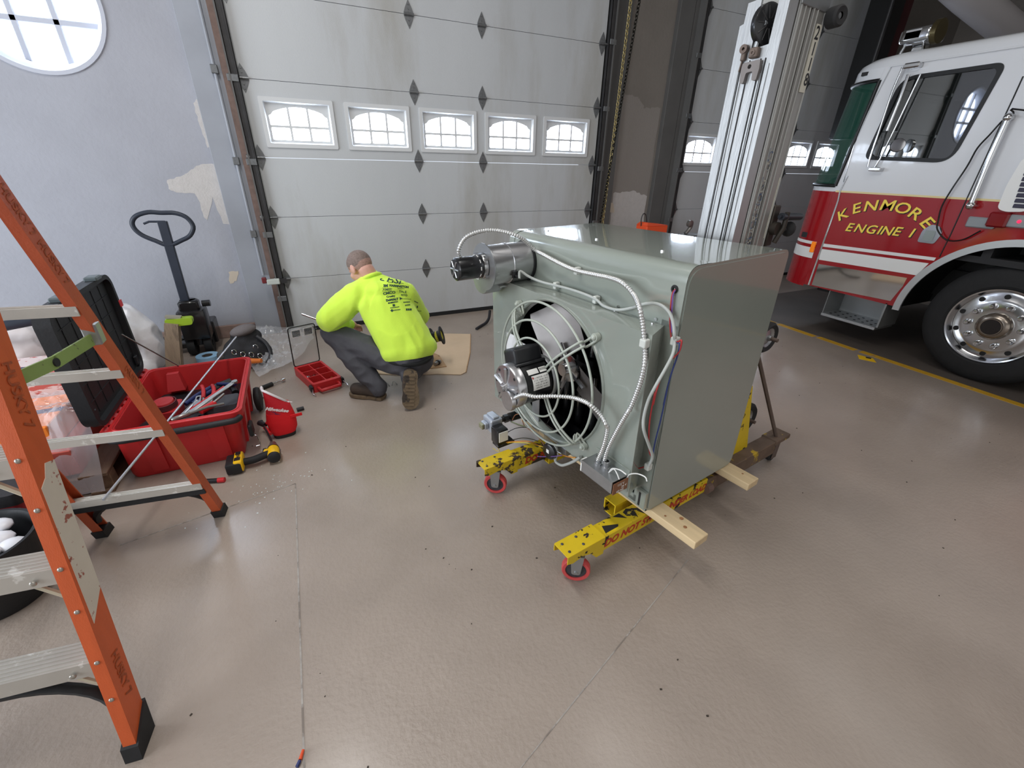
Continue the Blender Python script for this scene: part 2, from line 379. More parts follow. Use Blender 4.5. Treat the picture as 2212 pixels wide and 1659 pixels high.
# ------------------------------------------------------------------ sectional garage doors
def lite_panes(cx, z0, zt, hw, drop):
    def arch(x): 
        t = abs(x) / hw
        return zt - drop * t * t - (0.014 if t > 0.9 else 0)
    m = 0.009; cw = hw * 2 / 3; zm = z0 + (zt - drop - z0) * 0.52; out = []
    for k in range(3):
        a = -hw + cw * k + (m if k else 0); b = -hw + cw * (k + 1) - (m if k < 2 else 0)
        out.append(rrect(cx + a, cx + b, z0, zm - m, 0.008, 2))
        top = [(cx + a + (b - a) * i / 8, arch(a + (b - a) * i / 8)) for i in range(9)]
        out.append([(cx + a, zm + m), (cx + b, zm + m)] + top[::-1])
    return out
def sectional(name, x0, x1, joints, wsec, wcx, wz0, wz1, fw, gl, yf, hx, ytop, slack, jdark):
    e = bpy.data.objects.new(name, None); COL.objects.link(e); e.location = ((x0 + x1) / 2, yf, 0); e['kind'] = 'structure'
    zl = [0.03] + joints + [ytop]
    for i, (a, b) in enumerate(zip(zl, zl[1:])):
        holes = []
        if i == wsec: holes = [[(c - fw / 2 + .03, wz0 + .03), (c + fw / 2 - .03, wz0 + .03), (c + fw / 2 - .03, wz1 - .03), (c - fw / 2 + .03, wz1 - .03)] for c in wcx]
        bm = new(); plate(bm, rrect(x0, x1, a + 0.002, b - 0.002, 0.004, 2), holes, 0.045, basis((0, yf + 0.045, 0), (1, 0, 0), (0, 0, 1)))
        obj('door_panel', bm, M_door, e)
    bm = new(); bx(bm, x0, x1, yf + 0.012, yf + 0.044, 0.02, ytop); obj('panel_core', bm, M_rubber, e) if False else bm.free()
    bm = new(); bx(bm, x0, x1, yf - 0.004, yf + 0.04, 0.0, 0.045, 0.004); obj('bottom_seal', bm, M_rubber, e)
    for c in wcx:
        bm = new(); I = basis((0, yf, 0), (1, 0, 0), (0, 0, 1))
        plate(bm, rrect(c - fw / 2, c + fw / 2, wz0, wz1, 0.012, 3), [rrect(c - fw / 2 + .032, c + fw / 2 - .032, wz0 + .032, wz1 - .032, 0.006, 2)], 0.012, I)
        # sloped inner reveal and the flat lite with its arched grid
        r0 = rrect(c - fw / 2 + .032, c + fw / 2 - .032, wz0 + .032, wz1 - .032, 0.006, 2)
        r1 = rrect(c - fw / 2 + .044, c + fw / 2 - .044, wz0 + .044, wz1 - .044, 0.006, 2)
        A = [bm.verts.new((p[0], yf - 0.012, p[1])) for p in r0]; B = [bm.verts.new((p[0], yf + 0.018, p[1])) for p in r1]
        for i in range(len(A)): bm.faces.new((A[i], A[(i + 1) % len(A)], B[(i + 1) % len(A)], B[i]))
        pn = lite_panes(c, gl[0], gl[1], gl[2], gl[3])
        plate(bm, r1, pn, 0.012, basis((0, yf + 0.03, 0), (1, 0, 0), (0, 0, 1)))
        fo = obj('window_frame', bm, M_dframe, e)
        for p in pn:
            b2 = new(); plate(b2, p, [], 0.003, basis((0, yf + 0.029, 0), (1, 0, 0), (0, 0, 1))); obj('pane', b2, M_pane, fo)
    src = None
    for x in hx:
        edge = abs(x - x0) < .1 or abs(x - x1) < .1
        for z in joints:
            if src is None:
                bm = new(); d = [(0, -.102), (.03, -.045), (.042, -.012), (.042, .012), (.03, .045), (0, .102), (-.03, .045), (-.042, .012), (-.042, -.012), (-.03, -.045)]
                plate(bm, d, [], 0.004, basis((0, 0, 0), (1, 0, 0), (0, 0, 1)))
                cyl(bm, (-.043, -.012, 0), (.043, -.012, 0), .011, n=10)
                for q in (-.07, -.04, .04, .07): cyl(bm, (0, -.004, q), (0, -.009, q), .007, n=8)
                src = obj('hinge', bm, M_zinc, e, local=True); h = src
            else: h = link_copy(src, e)
            h.location = (x - e.location.x, 0, z)
            if edge:
                b3 = new(); s = -1 if abs(x - x0) < .1 else 1
                cyl(b3, (x, yf - .02, z), (x + s * .1, yf - .02, z), .007, n=8); cyl(b3, (x + s * .07, yf - .02, z), (x + s * .1, yf - .02, z), .024, n=14)
                obj('roller', b3, M_zinc, e)
    return e
J1 = [0.555, 1.12, 1.611, 2.184, 2.757, 3.33]
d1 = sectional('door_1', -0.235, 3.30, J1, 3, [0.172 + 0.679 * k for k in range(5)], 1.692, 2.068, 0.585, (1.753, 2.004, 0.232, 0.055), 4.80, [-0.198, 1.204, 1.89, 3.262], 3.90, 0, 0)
J2 = [0.555, 1.10, 1.56, 2.12, 2.665, 3.235]
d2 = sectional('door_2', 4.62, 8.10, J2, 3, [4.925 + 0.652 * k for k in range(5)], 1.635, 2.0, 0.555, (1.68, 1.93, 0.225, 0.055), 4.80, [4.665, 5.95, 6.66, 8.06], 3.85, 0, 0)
# stops, tracks and channels beside the doors
def post(name, x0, x1, y0, y1, m, z1=4.2, parts=None):
    bm = new(); bx(bm, x0, x1, y0, y1, 0, z1, 0.003); return struct(name, bm, m)
post('trim_1', -0.56, -0.335, 4.84, 5.15, M_steel)
post('trim_2', 3.43, 3.64, 4.84, 5.15, M_dsteel)
post('trim_3', 4.29, 4.50, 4.84, 5.15, M_dsteel)
def track(name, xw, s):
    # angle iron plus rolled track and brackets
    bm = new(); bx(bm, min(xw, xw + s * .012), max(xw, xw + s * .012), 4.74, 4.85, 0.0, 4.2); bx(bm, min(xw, xw + s * .07), max(xw, xw + s * .07), 4.842, 4.85, 0, 4.2)
    o = struct(name, bm, M_dsteel)
    bm = new(); tube(bm, [(xw - s * .035, 4.755, 0.05), (xw - s * .035, 4.755, 4.2)], 0.004, 6)
    a = xw - s * .055; bx(bm, min(a, a + s * .05), max(a, a + s * .05), 4.752, 4.757, 0.02, 4.2); bx(bm, min(a, a + s * .004), max(a, a + s * .004), 4.752, 4.80, 0.02, 4.2)
    obj('door_track', bm, M_track, o)
    for z in (0.35, 0.95, 1.55, 2.15, 2.75, 3.35):
        bm = new(); bx(bm, min(xw - s * .05, xw + s * .03), max(xw - s * .05, xw + s * .03), 4.742, 4.752, z, z + .05, 0.003); obj('track_bracket', bm, M_zinc, o)
    return o
track('trim_4', -0.275, -1)
track('trim_5', 3.37, 1)
track('trim_6', 4.575, -1)
bm = new(); bx(bm, -0.335, -0.24, 4.81, 5.15, 0, 4.2); struct('trim_7', bm, M_rust)
bm = new(); bx(bm, 3.305, 3.43, 4.85, 5.15, 0, 4.2); struct('trim_8', bm, M_dsteel)
bm = new(); bx(bm, 4.50, 4.62, 4.85, 5.15, 0, 4.2); struct('trim_9', bm, M_dsteel)
# photo-eye and conduit low on the left jamb
pe = thing('door_sensor', 'small grey photo eye with red cap clamped to the left door track', 'sensor', (-0.33, 4.72, 0.55))
bm = new(); bx(bm, -0.36, -0.25, 4.69, 4.735, 0.53, 0.58, 0.006); obj('housing', bm, mat('sensor_grey', (186, 192, 186), 0.5), pe)
bm = new(); bx(bm, -0.40, -0.36, 4.70, 4.735, 0.545, 0.60, 0.006); obj('lens_cap', bm, mat('sensor_red', (110, 40, 44), 0.4), pe)
bm = new(); bx(bm, -0.25, -0.19, 4.70, 4.73, 0.535, 0.575); obj('bracket', bm, M_track, pe)
cd = thing('conduit', 'thin grey conduit running up the steel jamb left of the door', 'conduit', (-0.40, 4.82, 0.62))
bm = new(); tube(bm, [(-0.385, 4.82, 0.60), (-0.385, 4.82, 3.9)], 0.012, 8); obj('pipe', bm, M_steel, cd)
for z in (0.95, 1.55, 2.2, 2.8):
    bm = new(); bx(bm, -0.41, -0.36, 4.80, 4.842, z, z + 0.06, 0.004); obj('strap', bm, M_zinc, cd)

# hand chains of the door hoist
def chain(name, label, p0, p1, m, wire, link):
    o = thing(name, label, 'chain', p1)
    a = Vector(p0); b = Vector(p1); n = int((a - b).length / (link * 0.62)); bm = new()
    d = (b - a).normalized()
    for i in range(n):
        c = a + d * (i + .5) * link * 0.62; s = Vector((1, 0.25, 0)) if i % 2 else Vector((-0.25, 1, 0)); s.normalize()
        pts = [c + d * (link / 2 * math.cos(t)) * 0.85 + s * (link * 0.30 * math.sin(t)) for t in (0, PI / 4, PI / 2, 3 * PI / 4, PI, 5 * PI / 4, 3 * PI / 2, 7 * PI / 4)]
        tube(bm, pts, wire, 5, closed=True)
    c = obj('chain_links', bm, m, o); c['kind'] = 'stuff'
    return o
chain('hoist_chain', 'pale brass hand chain hanging in front of the channel right of the white door', (3.475, 4.66, 3.6), (3.40, 4.66, 0.62), M_chainb, 0.0045, 0.05)
chain('hoist_chain', 'dark hand chain crossing the brass one right of the white door', (3.60, 4.64, 3.6), (3.335, 4.66, 0.62), M_chaind, 0.0055, 0.052)

# ------------------------------------------------------------------ unit heater on the lift (own frame: x depth, y left, z up)
M_hg = mat('heater_enamel', (143, 150, 142), 0.22, var=0.02, vscale=2, coat=1.0, bump=0.02, bscale=20)
M_alu = mat('spun_aluminium', (190, 190, 192), 0.28, 0.9, var=0.08, vscale=9, stretch=(1, 6, 6))
M_bright = mat('bright_steel', (205, 205, 205), 0.2, 1.0)
M_galv = mat('zinc_sheet', (168, 170, 172), 0.35, 0.8, var=0.08, vscale=12)
M_blackm = mat('black_enamel', (24, 24, 26), 0.3, coat=0.3)
M_dark = mat('near_black_inside', (20, 20, 22), 0.6)  # plain near-black for the casing behind the fan opening
M_wire = mat('grey_coated_wire', (172, 178, 168), 0.35, coat=0.3)
M_hose = mat('grey_silicone_hose', (176, 180, 176), 0.4)
M_white = mat('white_label', (232, 232, 228), 0.6)
M_ink = mat('black_print', (30, 30, 32), 0.6)
M_redw = mat('red_wire', (176, 52, 54), 0.4); M_bluew = mat('blue_wire', (52, 66, 120), 0.4); M_tanw = mat('tan_sleeve', (184, 168, 138), 0.5)
M_purw = mat('purple_wire', (112, 84, 150), 0.4); M_orw = mat('orange_wire', (214, 140, 52), 0.4); M_whw = mat('white_wire', (225, 225, 222), 0.4)
H = thing('unit_heater', 'grey green gas unit heater lying on lumber across the yellow lift', 'heater', (1.173, 1.060, 0.24), (math.radians(-0.70), math.radians(-0.95), math.radians(8.49)))
H.rotation_mode = 'XYZ'
W_, D_, H_ = 1.091, 0.641, 1.068
def hobj(name, bm, m, smooth=None, par=None): return obj(name, bm, m, par or H, smooth, local=True)
# wrap sheet: up the front rail, over the top, down the back and under
bm = new()
pts = rpoly([(0, 0.0), (0, H_), (D_, H_), (D_, 0)], [0.03, 0.06, 0.04, 0.05], 8)
# open profile beginning on the front at z .86, running round to the front bottom
front = [(0.0, 0.846)] + [p for p in pts if not (p[0] < 0.035 and p[1] < 0.06)] + [(0.05, 0.0), (0.0, 0.0), (0.0, 0.03)]
for y0, y1 in ((0.004, W_ - 0.004),):
    A = [bm.verts.new((p[0], y0, p[1])) for p in front]; B = [bm.verts.new((p[0], y1, p[1])) for p in front]
    for i in range(len(A) - 1): bm.faces.new((A[i], A[i + 1], B[i + 1], B[i]))
hobj('cabinet_wrap', bm, M_hg, 30)
for y, s in ((0.0, 1), (W_, -1)):
    bm = new(); I = basis((0, y + (0.004 if s > 0 else -0.002), 0), (1, 0, 0), (0, 0, 1))
    plate(bm, pts, [], 0.004, I)
    ins = rpoly([(0.008, 0.008), (0.008, H_ - 0.010), (D_ - 0.008, H_ - 0.010), (D_ - 0.008, 0.008)], [0.025, 0.07, 0.035, 0.045], 8)
    plate(bm, ins, [], 0.003, basis((0, y, 0) if s > 0 else (0, y + 0.003, 0), (1, 0, 0), (0, 0, 1)))
    hobj('side_panel', bm, M_hg, 30)
# corner bands near both ends of the top front bend, and front side strips
for y0 in (0.0, W_ - 0.045):
    bm = new(); pf = [p for p in pts if p[1] > 0.9 and p[0] < 0.4]
    pf = [(-0.002, 0.86)] + [(p[0] - 0.002 if p[0] < .1 else p[0], p[1] + (0.002 if p[1] > 1.0 else 0)) for p in pf][:9] + [(0.13, H_ + 0.0015)]
    A = [bm.verts.new((p[0], y0, p[1])) for p in pf]; B = [bm.verts.new((p[0], y0 + 0.045, p[1])) for p in pf]
    for i in range(len(A) - 1): bm.faces.new((A[i], A[i + 1], B[i + 1], B[i]))
    hobj('corner_band', bm, M_hg, 30)
bm = new(); bx(bm, 0, 0.012, 0.0, 0.078, 0.012, 0.87, 0.002); bx(bm, 0, 0.012, W_ - 0.062, W_, 0.012, 0.87, 0.002); bx(bm, 0, 0.01, 0.05, W_ - .05, 0.01, 0.05, 0.002); hobj('front_rail', bm, M_hg)
# ledge + fan shroud
SX, HY, HZ, HR = -0.112, 0.56, 0.487, 0.345
bm = new()
plate(bm, [(0.02, 0.125), (W_ - 0.002, 0.125), (W_ - 0.002, 0.845), (0.02, 0.845)], [circ(HY, HZ, HR, 72)], 0.0025, basis((SX, 0, 0), (0, 1, 0), (0, 0, 1)))
def quad(b, *p):
    v = [b.verts.new(q) for q in p]; b.faces.new(v)
quad(bm, (SX, 0.02, 0.845), (0, 0.062, 0.848), (0, W_ - 0.04, 0.848), (SX, W_ - 0.002, 0.845))
quad(bm, (SX, 0.02, 0.125), (0, 0.066, 0.10), (0, 0.062, 0.848), (SX, 0.02, 0.845))
quad(bm, (SX, W_ - 0.002, 0.125), (0, W_ - 0.04, 0.10), (0, W_ - 0.04, 0.848), (SX, W_ - 0.002, 0.845))
quad(bm, (SX, 0.02, 0.125), (SX, W_ - 0.002, 0.125), (SX + .03, W_ - 0.02, 0.105), (SX + .03, 0.04, 0.105))
hobj('fan_shroud', bm, M_hg)
bm = new(); lathe(bm, [(HR - .006, 0.03), (HR - .004, 0.0), (HR, -0.009), (HR + .005, -0.010), (HR + .009, -0.004), (HR + .010, 0.001)], (SX, HY, HZ), (1, 0, 0), 72); hobj('venturi_ring', bm, M_hg, 60)
bm = new()
for y in (0.10, 0.29, 0.42, 0.68, 0.90): cyl(bm, (0, y, 0.862), (-0.006, y, 0.862), 0.006, n=8)
for y in (0.10, 0.29): cyl(bm, (-0.02, y, 0.846), (-0.02, y, 0.852), 0.006, n=8)
for x, y in ((0.15, 0.964), (0.159, 0.612), (0.16, 0.244)): cyl(bm, (x, y, H_), (x, y, H_ + .006), 0.007, n=8)
hobj('screw', bm, M_bright)['kind'] = 'stuff'
# dark heat exchanger behind the fan opening
bm = new(); bx(bm, 0.34, 0.36, 0.03, 1.06, 0.03, 0.86); bx(bm, 0.02, 0.35, 0.02, 0.03, 0.03, 0.86); bx(bm, 0.02, 0.35, 1.06, 1.07, 0.03, 0.86); bx(bm, 0.012, 0.35, 0.03, 1.06, 0.86, 0.87); bx(bm, 0.03, 0.35, 0.03, 1.06, 0.03, 0.04)
hobj('inner_casing', bm, M_dark)
src = None
for k in range(9):
    y = 0.12 + k * 0.106
    if src is None:
        bm = new(); tube(bm, [(0.17, 0, 0.06), (0.17, 0, 0.40)], 0.022, 10); tube(bm, [(0.24, 0, 0.46), (0.24, 0, 0.84)], 0.022, 10)
        src = hobj('exchanger_tube', bm, mat('dull_grey_tube', (120, 120, 122), 0.25, 0.9), 60); src.location = (0, y, 0)  # dull grey metal tubes
    else: link_copy(src, H).location = (0, y, 0)
bm = new(); bx(bm, 0.15, 0.30, 0.04, 1.05, 0.42, 0.45); hobj('tube_baffle', bm, M_blackm)
# fan: hub spider and blades
fan_c = Vector((0.0, HY, HZ))
def blade(ang, r0, r1, w0, w1, pitch):
    b = new(); n = 5; rows = []
    d = Vector((0, -math.cos(ang), math.sin(ang))); t = Vector((0, math.sin(ang), math.cos(ang))); x = Vector((1, 0, 0))
    tt = t * math.cos(pitch) + x * math.sin(pitch)
    for i in range(7):
        f = i / 6; r = r0 + (r1 - r0) * f; w = (w0 + (w1 - w0) * f) * (1 if f < .9 else 0.9)
        rows.append([fan_c + d * r + tt * (w * (j / n - .5)) + x * (0.018 * (1 - (2 * j / n - 1) ** 2)) for j in range(n + 1)])
    top = [[b.verts.new(p) for p in r] for r in rows]; bot = [[b.verts.new(p + Vector((0.0015, 0, 0))) for p in r] for r in rows]
    for R, s in ((top, 0), (bot, 1)):
        for a, c in zip(R, R[1:]):
            for j in range(n): b.faces.new((a[j], a[j + 1], c[j + 1], c[j]))
    for a, c in zip(top, bot):
        pass
    return b
for a, p in ((math.radians(124), -0.38), (math.radians(-28), -0.40), (math.radians(-112), -0.9)):
    hobj('fan_blade', blade(a, 0.07, 0.325, 0.24, 0.27, p), mat('mill_blade', (150, 145, 143), 0.38, 0.5, var=0.06, vscale=8), 60)
bm = new(); cyl(bm, (-0.05, HY, HZ), (0.03, HY, HZ), 0.03, n=20); lathe(bm, [(0.03, 0), (0.07, 0.004), (0.07, 0.012), (0.03, 0.014)], (-0.015, HY, HZ), (1, 0, 0), 24)
for a in (124, -28, -112):
    a = math.radians(a); d = Vector((0, -math.cos(a), math.sin(a)))
    tube(bm, [fan_c + d * .03 + Vector((-.01, 0, 0)), fan_c + d * .13 + Vector((-.008, 0, 0))], 0.012, 6)
hobj('fan_hub', bm, M_bright, 40)
# guard rings and paired arms
for r, x, t in ((0.346, -0.165, 0.0055), (0.268, -0.200, 0.0055), (0.188, -0.212, 0.005)):
    bm = new(); tube(bm, [(x, HY + 0.01 + r * math.cos(2 * PI * i / 72), HZ + r * math.sin(2 * PI * i / 72)) for i in range(72)], t, 8, closed=True); hobj('guard_ring', bm, M_wire, 80)
for (y, z) in [q[1:] for q in [(-0.118, 0.817, 0.762), (-0.118, 0.279, 0.759), (-0.118, 0.294, 0.232)]] + [(0.87, 0.17)]:
    d = Vector((0, y - HY, z - HZ)); L = d.length; d /= L; s = Vector((0, -d.z, d.y)) * 0.011
    bm = new()
    for q in (-1, 1):
        tube(bm, [Vector((-0.118, HY, HZ)) + d * L + s * q, Vector((-0.135, HY, HZ)) + d * (L - .06) + s * q, Vector((-0.168, HY, HZ)) + d * 0.345 + s * q, Vector((-0.203, HY, HZ)) + d * 0.268 + s * q, Vector((-0.212, HY, HZ)) + d * .188 + s * q, Vector((-0.20, HY, HZ)) + d * .10 + s * q], 0.0055, 8, smooth=4)
    cyl(bm, Vector((-0.114, HY, HZ)) + d * (L + .004), Vector((-0.136, HY, HZ)) + d * (L + .004), 0.017, n=14); sph(bm, Vector((-0.137, HY, HZ)) + d * (L + .004), 0.012)
    hobj('guard_arm', bm, M_wire, 60)
# fan motor
MO = thing('x', 'x', 'x'); bpy.data.objects.remove(MO)
bm = new(); lathe(bm, [(0, 0), (0.092, 0), (0.10, 0.008), (0.10, 0.135), (0.092, 0.15), (0, 0.152)], (-0.325, HY, HZ), (1, 0, 0), 40); mot = hobj('fan_motor', bm, M_blackm, 40)
bm = new(); lathe(bm, [(0, 0), (0.022, 0), (0.024, 0.014), (0.07, 0.020), (0.098, 0.020), (0.103, 0.026), (0.103, 0.062), (0, 0.063)], (-0.385, HY, HZ), (1, 0, 0), 40)
for k in range(5):
    a = 2 * PI * k / 5 + .3; c = Vector((-0.372, HY, HZ)); d = Vector((0, math.cos(a), math.sin(a)))
    tube(bm, [c + d * .02, c + d * .088], 0.009, 6)
lathe(bm, [(0.0, 0), (0.016, 0), (0.016, .02)], (-0.398, HY, HZ), (1, 0, 0), 14)
hobj('end_bell', bm, M_alu, 40, mot)
bm = new()
for k in range(8):
    a = 2 * PI * k / 8; d = Vector((0, math.cos(a), math.sin(a))); cyl(bm, Vector((-0.3655, HY, HZ)) + d * .085, Vector((-0.3665, HY, HZ)) + d * .085, 0.007, n=8)
hobj('vent_hole', bm, M_ink, par=mot)
bm = new(); lathe(bm, [(0, 0), (0.045, 0), (0.047, 0.006), (0.047, 0.02)], (-0.388, HY - 0.035, HZ - .05), (1, 0, 0), 20); hobj('terminal_cover', bm, M_alu, 40, mot)
bm = new(); lathe(bm, [(0.10, 0), (0.103, 0.004), (0.103, 0.022), (0.06, 0.03), (0.0, 0.03)], (-0.178, HY, HZ), (1, 0, 0), 40); hobj('rear_bell', bm, M_galv, 40, mot)
cy = HY + 0.035; cz = HZ + 0.118
T = Matrix.Translation((-0.25, cy, cz)) @ Matrix.Rotation(math.radians(-20), 4, 'X')
bm = new(); bx(bm, -0.078, 0.066, -0.05, 0.05, -0.038, 0.038, 0.014, 3, T); bx(bm, -0.086, 0.072, -0.06, 0.06, -0.044, -0.030, 0.004, 1, T); hobj('capacitor_box', bm, mat('black_plastic', (30, 31, 34), 0.45), 40, mot)
def wraplabel(bmx, x0, x1, a0, a1, r, M=None):
    n = 8; rows = []
    for i in range(n + 1):
        a = a0 + (a1 - a0) * i / n
        rows.append((bmx.verts.new((x0, HY - r * math.cos(a), HZ + r * math.sin(a))), bmx.verts.new((x1, HY - r * math.cos(a), HZ + r * math.sin(a)))))
    for p, q in zip(rows, rows[1:]): bmx.faces.new((p[0], p[1], q[1], q[0]))
bm = new(); wraplabel(bm, -0.290, -0.200, math.radians(0), math.radians(38), 0.1012); lb = hobj('motor_plate', bm, M_white, par=mot)
bm = new(); wraplabel(bm, -0.300, -0.245, math.radians(42), math.radians(56), 0.1012); wraplabel(bm, -0.238, -0.200, math.radians(42), math.radians(56), 0.1012); hobj('approval_label', bm, M_white, par=mot)
def cyltext(s, x, ang, size, r, m, par, name='label_print', spread=1.0):
    t = text_bm(s, size); b = new()
    for v in t.verts:
        X, Y = v.co.x, v.co.y; a = ang + Y / r
        v.co = Vector((x + X, HY - r * math.cos(a), HZ + r * math.sin(a)))
    _merge(b, t); return hobj(name, b, m, par=par)
for i, s in enumerate(('A.C. MOTOR  1/2 HP', 'V 115   HZ 60   PH 1', 'A 6.8   RPM 1075', 'TYPE CX   FR 48Y', 'AMB 40C  INS B')):
    cyltext(s, -0.245, math.radians(31 - i * 6.3), 0.0088, 0.1018, M_ink, lb)
bm = new(); T = None; wraplabel(bm, -0.288, -0.281, math.radians(30), math.radians(35), 0.1017); hobj('red_mark', bm, mat('label_red', (190, 50, 46), 0.5), par=lb)
bm = new()
for k in range(12): wraplabel(bm, -0.236 + k * .003, -0.2345 + k * .003, math.radians(47), math.radians(54), 0.1017)
hobj('bar_code', bm, M_ink, par=mot)
# draft inducer on the upper left
IY, IZ = 0.948, 0.938
bm = new(); lathe(bm, [(0.088, 0), (0.100, 0), (0.100, -0.012), (0.088, -0.012)], (0, IY, IZ), (1, 0, 0), 40, closed=True); lathe(bm, [(0, -0.001), (0.088, -0.001)], (0, IY, IZ), (1, 0, 0), 40); hobj('flue_gasket', bm, M_rubber, 40)
bm = new(); lathe(bm, [(0.094, -0.005), (0.0945, -0.12), (0.097, -0.122), (0.097, -0.126), (0.0945, -0.128), (0.094, -0.232)], (0, IY, IZ), (1, 0, 0), 48)
ind = hobj('draft_inducer', bm, M_alu, 40)
bm = new(); lathe(bm, [(0, -0.235), (0.108, -0.235), (0.111, -0.238), (0.111, -0.243), (0, -0.246)], (0, IY + .005, IZ - .006), (1, 0, 0), 48); hobj('inducer_plate', bm, M_galv, 40, ind)
bm = new(); lathe(bm, [(0, -0.13), (0.078, -0.13), (0.08, -0.135), (0.08, -0.215), (0.077, -0.222), (0, -0.224)], (0, IY + .075, IZ - .075), (1, 0, 0), 40); hobj('scroll_housing', bm, M_galv, 40, ind)
bm = new(); lathe(bm, [(0, 0), (0.046, 0), (0.053, 0.006), (0.054, 0.125), (0.05, 0.13), (0, 0.13)], (-0.395, IY + .006, IZ), (1, 0, 0), 32); im = hobj('inducer_motor', bm, M_blackm, 40, ind)
bm = new()
for k in range(6):
    a = 2 * PI * k / 6; d = Vector((0, math.cos(a), math.sin(a))); tube(bm, [Vector((-0.3965, IY + .006, IZ)) + d * .012, Vector((-0.3965, IY + .006, IZ)) + d * .04], 0.004, 6)
cyl(bm, (-0.399, IY + .006, IZ), (-0.395, IY + .006, IZ), 0.012, n=12); hobj('cooling_slot', bm, M_galv, par=ind)
bm = new()
for k in range(10):
    a = 2 * PI * k / 10; d = Vector((0, math.cos(a), math.sin(a))); t = Vector((0, -math.sin(a), math.cos(a)))
    c = Vector((-0.283, IY + .006, IZ)) + d * .0545; tube(bm, [c - t * .008, c + t * .008], 0.0025, 5)
hobj('motor_vent', bm, M_white, par=ind)
bm = new(); lathe(bm, [(0.05, 0), (0.06, 0.0), (0.062, 0.02), (0.05, 0.02)], (-0.268, IY + .006, IZ), (1, 0, 0), 24)
for k in range(4):
    a = 2 * PI * (k + .5) / 4; d = Vector((0, math.cos(a), math.sin(a))); c = Vector((-0.262, IY + .006, IZ)) + d * .062; cyl(bm, c, c + Vector((.02, 0, 0)), 0.012, n=8)
hobj('motor_clamp', bm, M_bright, 40, ind)
bm = new(); quad(bm, (-0.2465, IY + .075, IZ - .075), (-0.2465, IY + .05, IZ - .075), (-0.2465, IY + .05, IZ - .05), (-0.2465, IY + .075, IZ - .05)); hobj('inducer_label', bm, M_white, par=ind)
t = text_bm('G7', 0.018, 0.0005); b = new(); put(b, t, basis((-0.247, IY + .0625, IZ - .062), (0, -1, 0), (0, 0, 1))); hobj('label_print', b, M_ink, par=ind)
bm = new(); cyl(bm, (-0.16, IY - .005, IZ - .112), (-0.0, IY - .01, IZ - .108), 0.005, n=8); hobj('drain_stub', bm, M_bright, par=ind)
bm = new(); bx(bm, -0.142, -0.112, IY - .102, IY - .09, IZ - .055, IZ - .02, .002); cyl(bm, (-0.127, IY - .10, IZ - .04), (-0.122, IY - .125, IZ - .052), 0.006, n=8); hobj('hose_barb', bm, M_blackm, par=ind)
# armoured conduits
def armour(name, pts, r=0.0102, pitch=0.0105):
    P = smooth_path(pts, 10); L = sum((a - b).length for a, b in zip(P, P[1:])); n = int(L / pitch) * 4
    cum = [0]
    for a, b in zip(P, P[1:]): cum.append(cum[-1] + (b - a).length)
    out = []; j = 0
    for i in range(n + 1):
        s = L * i / n
        while j < len(cum) - 2 and cum[j + 1] < s: j += 1
        f = (s - cum[j]) / max(1e-9, cum[j + 1] - cum[j]); out.append(P[j].lerp(P[j + 1], f))
    bm = new(); cyc = n / 4
    tube(bm, out, r, 8, rads=lambda t: r * (0.84 + 0.18 * math.sin(2 * PI * t * cyc)))
    return hobj(name, bm, mat('conduit_armour', (206, 207, 206), 0.32, 0.75), 80)
armour('armoured_conduit', [(-0.36, 0.955, 0.985), (-0.375, 0.94, 1.03), (-0.33, 0.93, 1.085), (-0.22, 0.90, 1.105), (-0.13, 0.82, 1.08)] + [(-0.035, 0.822, 1.012), (-0.035, 0.748, 0.999), (-0.035, 0.618, 0.978), (-0.035, 0.516, 0.969), (-0.035, 0.394, 0.973), (-0.035, 0.316, 0.976)] + [(-0.06, 0.23, 0.977), (-0.06, 0.173, 0.949)] + [(-0.125, 0.084, 0.934), (-0.125, 0.06, 0.885), (-0.125, 0.042, 0.826), (-0.125, 0.03, 0.777)] + [(-0.14, 0.014, 0.728), (-0.14, 0.023, 0.655), (-0.14, 0.047, 0.555)] + [(-0.16, 0.042, 0.543), (-0.16, 0.084, 0.431), (-0.16, 0.118, 0.326), (-0.16, 0.129, 0.253)])
armour('armoured_conduit', [(-0.37, 0.525, 0.435)] + [(-0.36, 0.444, 0.497)] + [(-0.33, 0.393, 0.501)] + [(-0.27, 0.341, 0.509)] + [(-0.22, 0.278, 0.515), (-0.22, 0.19, 0.529)] + [(-0.19, 0.151, 0.49), (-0.19, 0.115, 0.464)] + [(-0.175, 0.117, 0.43), (-0.175, 0.127, 0.345), (-0.175, 0.15, 0.262)])
# grey sensing hoses and clips
bm = new(); tube(bm, [(-0.122, IY - .125, IZ - .052)] + [(-0.108, 0.837, 0.917)] + [(-0.08, 0.813, 0.896)] + [(-0.055, 0.78, 0.88)] + [(-0.04, 0.726, 0.874)] + [(-0.03, 0.655, 0.875), (-0.03, 0.551, 0.879), (-0.03, 0.459, 0.878), (-0.03, 0.39, 0.872), (-0.03, 0.343, 0.856), (-0.03, 0.272, 0.858), (-0.03, 0.207, 0.88), (-0.03, 0.133, 0.917), (-0.03, 0.077, 0.928), (-0.03, 0.033, 0.914), (-0.03, 0.007, 0.883), (-0.03, -0.008, 0.84)] + [(-0.02, -0.006, 0.815)] + [(-0.045, -0.026, 0.778)] + [(-0.085, -0.033, 0.728)] + [(-0.118, -0.03, 0.671), (-0.118, -0.01, 0.605)] + [(-0.122, -0.005, 0.532), (-0.122, -0.014, 0.481)] + [(-0.075, -0.013, 0.394)] + [(-0.03, -0.006, 0.318), (-0.03, 0.003, 0.262)], 0.0062, 8, smooth=5); hobj('sensing_hose', bm, M_hose, 80)
